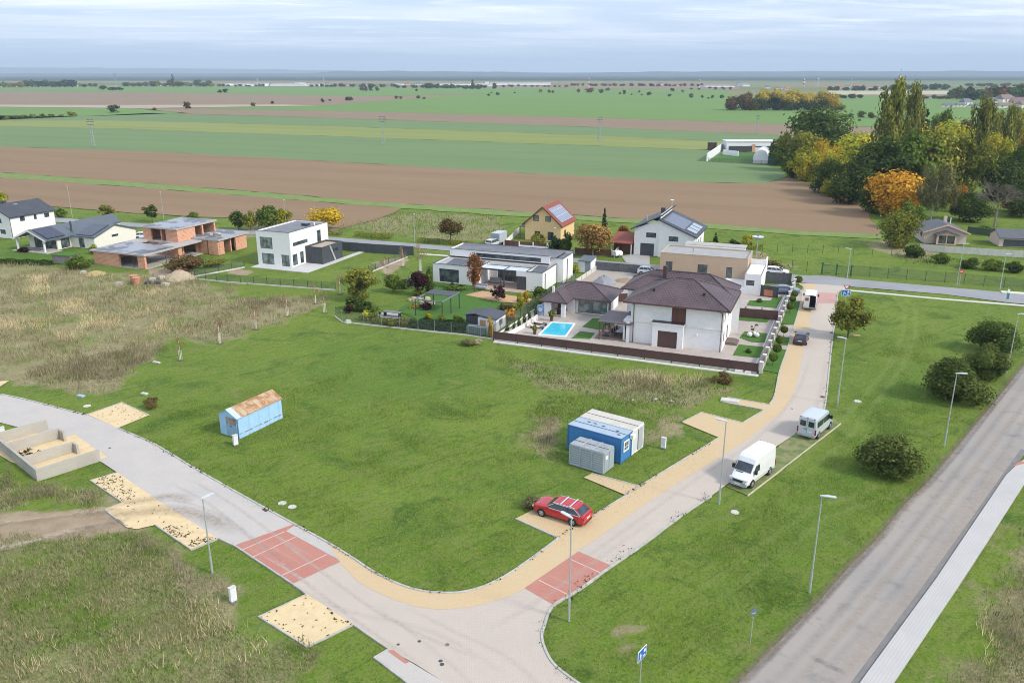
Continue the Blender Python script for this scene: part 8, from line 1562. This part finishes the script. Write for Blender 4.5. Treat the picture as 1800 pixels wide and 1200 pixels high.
def farhouse(label, px, by, w_, hpx, ri, group='far village houses', rz=0, cat='house'):
    b = P(px, by); Wd = pxsize(b, w_); H_ = pxsize(b, hpx); h = thing('village_house', label, cat, (b.x, b.y, 0), rz, group); w = MB().box(-Wd / 2, Wd / 2, 0, Wd * .7, 0, H_ * .5); r = MB(); ov = Wd * .04
    r.slab([(-Wd / 2 - ov, -ov, H_ * .5), (Wd / 2 + ov, -ov, H_ * .5), (Wd / 2 * .7, Wd * .35, H_), (-Wd / 2 * .7, Wd * .35, H_)], .2).slab([(-Wd / 2 - ov, Wd * .7 + ov, H_ * .5), (Wd / 2 + ov, Wd * .7 + ov, H_ * .5), (Wd / 2 * .7, Wd * .35, H_), (-Wd / 2 * .7, Wd * .35, H_)], .2)
    r.slab([(-Wd / 2 - ov, -ov, H_ * .5), (-Wd / 2 * .7, Wd * .35, H_), (-Wd / 2 - ov, Wd * .7 + ov, H_ * .5)], .2).slab([(Wd / 2 + ov, -ov, H_ * .5), (Wd / 2 * .7, Wd * .35, H_), (Wd / 2 + ov, Wd * .7 + ov, H_ * .5)], .2)
    w.build('wall', dwl if ri == 1 else MATS['cream_render'], h); r.build('roof', froof[ri], h)
    for k_ in (-.25, .2): MB().box(Wd * k_ - Wd * .05, Wd * k_ + Wd * .05, -.06, -.02, H_ * .12, H_ * .38).build('window', glass, h)
VH = [(1668, 189, 20, 8, 0), (1690, 188, 16, 7, 0), (1702, 186, 18, 12, 0), (1712, 189, 16, 6, 0), (1745, 184, 16, 12, 0), (1768, 190, 26, 9, 2), (1774, 181, 30, 14, 2), (1790, 188, 26, 16, 2), (1805, 190, 24, 12, 2), (1748, 190, 18, 8, 0), (1758, 180, 14, 9, 1), (1796, 176, 22, 10, 2)]
ordw = ['first', 'second', 'third', 'fourth', 'fifth', 'sixth', 'seventh', 'eighth', 'ninth', 'tenth', 'eleventh', 'twelfth']
for i, a_ in enumerate(sorted(VH)): farhouse(ordw[i] + ' house from the left of the estate behind the right-hand poplars', *a_, group='estate houses at the right', rz=(i % 3 - 1) * .3)
rr_ = random.Random(9); 
for i, (px, by) in enumerate([(1574, 171), (1622, 173), (1642, 173), (1655, 173), (1668, 172), (1680, 172), (1730, 171), (8, 153), (20, 153), (60, 152), (132, 152), (225, 152), (265, 151), (283, 152), (296, 152), (600, 151), (612, 151), (640, 151), (1385, 158), (1370, 157), (1350, 156), (1476, 156), (1490, 155), (1505, 154), (1520, 156), (1540, 157), (715, 150), (735, 150), (1110, 150), (1160, 150), (1192, 151), (1300, 150), (575, 150)]):
    ri = rr_.choice([0, 1, 1, 2]); farhouse('tiny far village house with ' + ('grey', 'red', 'brown')[ri] + ' roof below the horizon', px, by, rr_.uniform(8, 13), rr_.uniform(4, 6), ri, group='tiny far houses with ' + ('grey', 'red', 'brown')[ri] + ' roofs')
# far tree belts, one tree each
FT = []
for (x0, x1, by, h0, h1, w0, mats_, n_) in [(45, 130, 153.5, 11, 15, 20, [Lcon, Ldark, Ldark], 9), (0, 42, 154, 8, 12, 12, [Lbrn, Lolive, Lrust], 6), (130, 175, 153, 5, 8, 10, [Lolive, Lbrn], 6), (222, 380, 152.5, 6, 13, 14, [Ldark, Lolive, Lbrn, Ldark], 20), (380, 470, 152.5, 3, 6, 9, [Ldark, Lbrn], 10), (540, 700, 153, 4, 7, 10, [Ldark, Lbrn, Ldark], 18), (690, 860, 155, 4, 7, 12, [Ldark, Ldark, Lbrn], 18), (745, 775, 156, 9, 11, 14, [Lcon, Ldark], 3), (783, 797, 156, 7, 9, 12, [Ldark], 2),
     (812, 850, 157, 7, 9, 12, [Lbrn, Ldark], 4), (868, 878, 157, 11, 12, 11, [Ldark], 1), (860, 1000, 153, 3, 5, 8, [Ldark, Lolive], 14), (1000, 1110, 151.5, 4, 6, 9, [Lbrn, Ldark, Lolive], 14), (1110, 1240, 152, 3, 6, 10, [Ldark, Lbrn], 14), (1240, 1290, 156, 3, 4, 8, [Lbrn], 5), (1465, 1512, 173, 6, 9, 14, [Ldark, Lolive], 6), (1450, 1540, 160, 6, 10, 14, [Lcon, Lbrn, Ldark], 10), (1550, 1660, 158, 6, 11, 16, [Ldark, Lolive, Lcon], 12), (1620, 1665, 156, 8, 10, 16, [Lcon], 4),
     (1665, 1700, 172, 12, 22, 20, [Ldark, Lbrn, Lmid], 5), (1700, 1745, 176, 18, 27, 26, [Ldark, Lcon, Lbrn], 5), (1745, 1800, 176, 20, 30, 28, [Ldark, Lbrn, Ldark], 6), (1600, 1700, 174, 5, 9, 12, [Lbrn, Ldark], 12), (1700, 1800, 152, 4, 7, 16, [Ldark, Lbrn], 9), (1180, 1300, 158, 3, 4, 7, [Lbrn], 6)]:
    for i in range(n_):
        px = x0 + (x1 - x0) * (i + rr_.random()) / n_; FT.append((px, by + rr_.uniform(-.3, .3), by - rr_.uniform(h0, h1), w0 * rr_.uniform(.7, 1.2), rr_.choice(mats_)))
NM.update({Lmid.name: 'mid green'})
for i, (px, by, ty, w_, mt) in enumerate(FT):
    tree('far_tree', 'tiny ' + NM[mt.name] + ' tree in the belts below the horizon', 'tree', px, by, ty, w_, mt, 'round', 360, .12, i % 3, NM[mt.name] + ' trees in the belts below the horizon', 0, False)
tree('poplar_tree', 'tiny dark poplar in the far village at the left', 'tree', 305, 153, 132, 6, Ldark, 'poplar', 400, .1, 1, None, 0, False); tree('spruce_tree', 'narrow dark tree before the white halls at the centre', 'tree', 831, 157, 141, 7, Ldark, 'poplar', 400, .1, 1, None, 0, False)
# walled yard with the white tent hall
q = P(1243.5, 283); tm = M('tent_white', (.82, .83, .84), (.74, .75, .77), 1, .6)
h = thing('tent_hall', 'white round-roofed tent hall beside the wood', 'hall', P(1323, 287), radians(-20)); mb = MB(); Lh = 18; Wh = pxsize(P(1323, 287), 25); Hh = topz(P(1323, 287), 1340, 263); n_ = 12; arc = [(Wh * .5 - cos(pi * i / n_) * Wh * .5, Hh * (.35 + .65 * sin(pi * i / n_)) if 0 < i < n_ else Hh * .35) for i in range(n_ + 1)]
for (xa, za), (xb, zb_) in zip(arc, arc[1:]): mb.q((xa, 0, za), (xb, 0, zb_), (xb, Lh, zb_), (xa, Lh, za))
mb.q((0, 0, 0), (0, Lh, 0), (0, Lh, Hh * .35), (0, 0, Hh * .35)); mb.q((Wh, 0, 0), (Wh, 0, Hh * .35), (Wh, Lh, Hh * .35), (Wh, Lh, 0)); mb.q((0, 0, 0), *[(Wh, 0, 0)], *[(x, 0, z) for x, z in arc[::-1]]); mb.build('canvas', tm, h); MB().box(Wh, Wh + 7, 1, 2, 0, 4).build('side_screen', M('green_sheet', (.05, .25, .18)), h)
h = thing('yard_wall', 'white boundary wall around the yard with the tent hall', 'wall', (0, 0, 0))
for a_, b_, hh_ in (((1243, 284), (1270, 264), 3.2), ((1277, 266), (1365, 268), 0), ((1270, 272), (1297, 275), 2.2)):
    p_, r_ = P(*a_), P(*b_); L = (r_ - p_).length; MB().box(0, L, 0, .4, 0, hh_ or 2.0, Matrix.Translation(p_) @ Matrix.Rotation(math.atan2((r_ - p_).y, (r_ - p_).x), 4, 'Z')).build('wall_segment', tm, h)
h = thing('storage_building', 'long white low building with dark front at the back of the walled yard', 'building', P(1277, 267)); Lb = P(1365, 267).x - P(1277, 267).x; MB().box(0, Lb, 0, 8, 0, 4.6).build('wall', tm, h); MB().box(1, Lb * .85, -.3, -.02, 0, 2.6).build('dark_front', dark, h); MB().box(Lb * .5, Lb * .56, -.5, -.32, 0, 3.5).build('brick_part', brick, h); MB().box(-.3, Lb + .3, -.3, 8.3, 4.6, 4.9).build('roof', tm, h)
q = P(1252.5, 264); h = thing('dark_hut', 'small dark hut outside the walled yard', 'hut', (q.x, q.y, 0)); MB().box(-1.8, 1.8, 0, 3, 0, 3.2).build('wall', brickd, h); MB().box(-2.0, 2.0, -.2, 3.2, 3.2, 3.5).build('roof', dark, h)
sheet('yard_grass', [(1245, 284), (1272, 266), (1340, 269), (1325, 288)], lawnm, .03)
fence('yard_mesh_fence', 'thin mesh fence along the front of the walled yard', [(1245, 285), (1322, 289), (1370, 291)], 1.8, wire, gpost, 4, .1)
# distant wooded hills as real relief
def hills(name, d0, d1, prof, mat, amp, seed):
    n = 260; az = np.linspace(-.72, .72, n); mb = MB(); rows = []
    for k_, (dd, f) in enumerate([(d0, 0), (d0 * .75 + d1 * .25, .55), ((d0 + d1) / 2, 1), (d1, .9)]):
        pts_ = []
        for a_ in az:
            px = 900 + tan(a_) * 1450; hh = np.interp(px, [p[0] for p in prof], [p[1] for p in prof]); y = dd; z = hh * f * (1 + amp * (float(fbm(np.array([px * .02]), np.array([k_ * 3.]), seed)[0]) - .5)); pts_.append((tan(a_) * y, y, z - 3))
        rows.append(pts_)
    for r0, r1 in zip(rows, rows[1:]):
        for i in range(n - 1): mb.q(r0[i], r0[i + 1], r1[i + 1], r1[i])
    return struct(mb.build(name, mat, smooth=True))
fm = M('forest_hill', (.020, .036, .020), (.045, .06, .03), .0022, .95, kind='World')
hills('hills', 15000, 19000, [(-600, 150), (0, 142), (130, 145), (300, 128), (500, 100), (620, 80), (700, 60), (1000, 45), (1100, 50), (1400, 70), (1800, 66), (2500, 60)], M('far_hill', (.07, .09, .06), (.12, .13, .09), .0012, .95, kind='World'), .25, 3)
hills('hills', 9500, 12500, [(-600, 25), (560, 30), (620, 62), (720, 60), (900, 44), (1000, 28), (1120, 50), (1400, 52), (1600, 56), (1800, 60), (2500, 50)], fm, .35, 4)
# ---------------------------------------------------------------- air
hz = MB().box(-21000, 21000, -300, 20500, -2.5, 420); 
hz.f = hz.f; m = bpy.data.materials.new('haze'); m.use_nodes = True; nt = m.node_tree; nt.nodes.clear(); out = nt.nodes.new('ShaderNodeOutputMaterial'); pvn = nt.nodes.new('ShaderNodeVolumePrincipled'); pvn.inputs['Color'].default_value = (.68, .84, 1, 1); pvn.inputs['Density'].default_value = 1.05e-4; pvn.inputs['Anisotropy'].default_value = 0; nt.links.new(pvn.outputs[0], out.inputs['Volume'])
hzo = hz.build('haze', m, uv=False); hzo['kind'] = 'stuff'
# ---------------------------------------------------------------- camera, sun, sky
cam = bpy.data.cameras.new('camera'); co_ = bpy.data.objects.new('camera', cam); COL.objects.link(co_); co_.location = (0, 0, HC); co_.rotation_euler = (pi / 2 - TH, 0, 0); cam.sensor_width = 36; cam.lens = F / 1800 * 36; cam.clip_start = .5; cam.clip_end = 80000; sc.camera = co_
EL = radians(38); AZ = radians(118)   # azimuth from +Y clockwise: the sun stands at the right, a little behind the camera
sd = Vector((sin(AZ) * cos(EL), cos(AZ) * cos(EL), sin(EL)))
sl = bpy.data.lights.new('sun', 'SUN'); sl.energy = 1.8; sl.angle = radians(9); sl.color = (1, .95, .87); so = bpy.data.objects.new('sun', sl); COL.objects.link(so); so.rotation_euler = (-sd).to_track_quat('-Z', 'Y').to_euler(); so.location = (0, 0, 60)
w = bpy.data.worlds.new('World'); sc.world = w; w.use_nodes = True; nt = w.node_tree; nt.nodes.clear(); out = nt.nodes.new('ShaderNodeOutputWorld'); bg = nt.nodes.new('ShaderNodeBackground'); bg.inputs['Strength'].default_value = .15
sk = nt.nodes.new('ShaderNodeTexSky'); sk.sky_type = 'NISHITA'; sk.sun_disc = False; sk.sun_elevation = EL; sk.sun_rotation = AZ; sk.air_density = 1; sk.dust_density = 1.5; sk.ozone_density = 1
tc = nt.nodes.new('ShaderNodeTexCoord'); sx = nt.nodes.new('ShaderNodeSeparateXYZ'); nt.links.new(tc.outputs['Generated'], sx.inputs[0])
# cloud sheet seen at a flat angle: direction divided by its height
den = N(nt, 'ShaderNodeMath', operation='ADD'); nt.links.new(sx.outputs[2], den.inputs[0]); den.inputs[1].default_value = .035
dmx = N(nt, 'ShaderNodeMath', operation='MAXIMUM'); nt.links.new(den.outputs[0], dmx.inputs[0]); dmx.inputs[1].default_value = .02
dx_ = N(nt, 'ShaderNodeMath', operation='DIVIDE'); nt.links.new(sx.outputs[0], dx_.inputs[0]); nt.links.new(dmx.outputs[0], dx_.inputs[1])
dy_ = N(nt, 'ShaderNodeMath', operation='DIVIDE'); nt.links.new(sx.outputs[1], dy_.inputs[0]); nt.links.new(dmx.outputs[0], dy_.inputs[1])
cb_ = N(nt, 'ShaderNodeCombineXYZ'); nt.links.new(dx_.outputs[0], cb_.inputs[0]); nt.links.new(dy_.outputs[0], cb_.inputs[1])
n1 = noise(nt, cb_.outputs[0], .30, 7, .62, (.75, 1.5, 1), -.12, dist=.6); n2 = noise(nt, cb_.outputs[0], .9, 6, .65, (.5, 1.6, 1), -.15, dist=.8)
skc = mixc(nt, .82, sk.outputs[0], (2.65, 3.2, 4.2))
cl = mixc(nt, ramp(nt, n1, .42, .66), skc, (4.4, 4.65, 5.15)); cl = mixc(nt, ramp(nt, n2, .52, .74), cl, (5.3, 5.45, 5.75)); 
hf = ramp(nt, sx.outputs[2], .035, .0); cl = mixc(nt, hf, cl, (3.2, 3.7, 4.55))
nt.links.new(cl, bg.inputs[0]); nt.links.new(bg.outputs[0], out.inputs[0])
sc.view_settings.view_transform = 'Standard'; sc.view_settings.look = 'None'; sc.view_settings.exposure = 0.88; sc.view_settings.gamma = 1
sc.render.engine = 'CYCLES'; sc.cycles.max_bounces = 6; sc.cycles.diffuse_bounces = 2; sc.cycles.glossy_bounces = 2; sc.cycles.transparent_max_bounces = 12; sc.cycles.volume_bounces = 0; sc.cycles.use_denoising = True; sc.cycles.filter_width = 1.0; sc.cycles.denoising_prefilter = 'ACCURATE'
try: sc.cycles.denoiser = 'OPENIMAGEDENOISE'
except Exception: pass
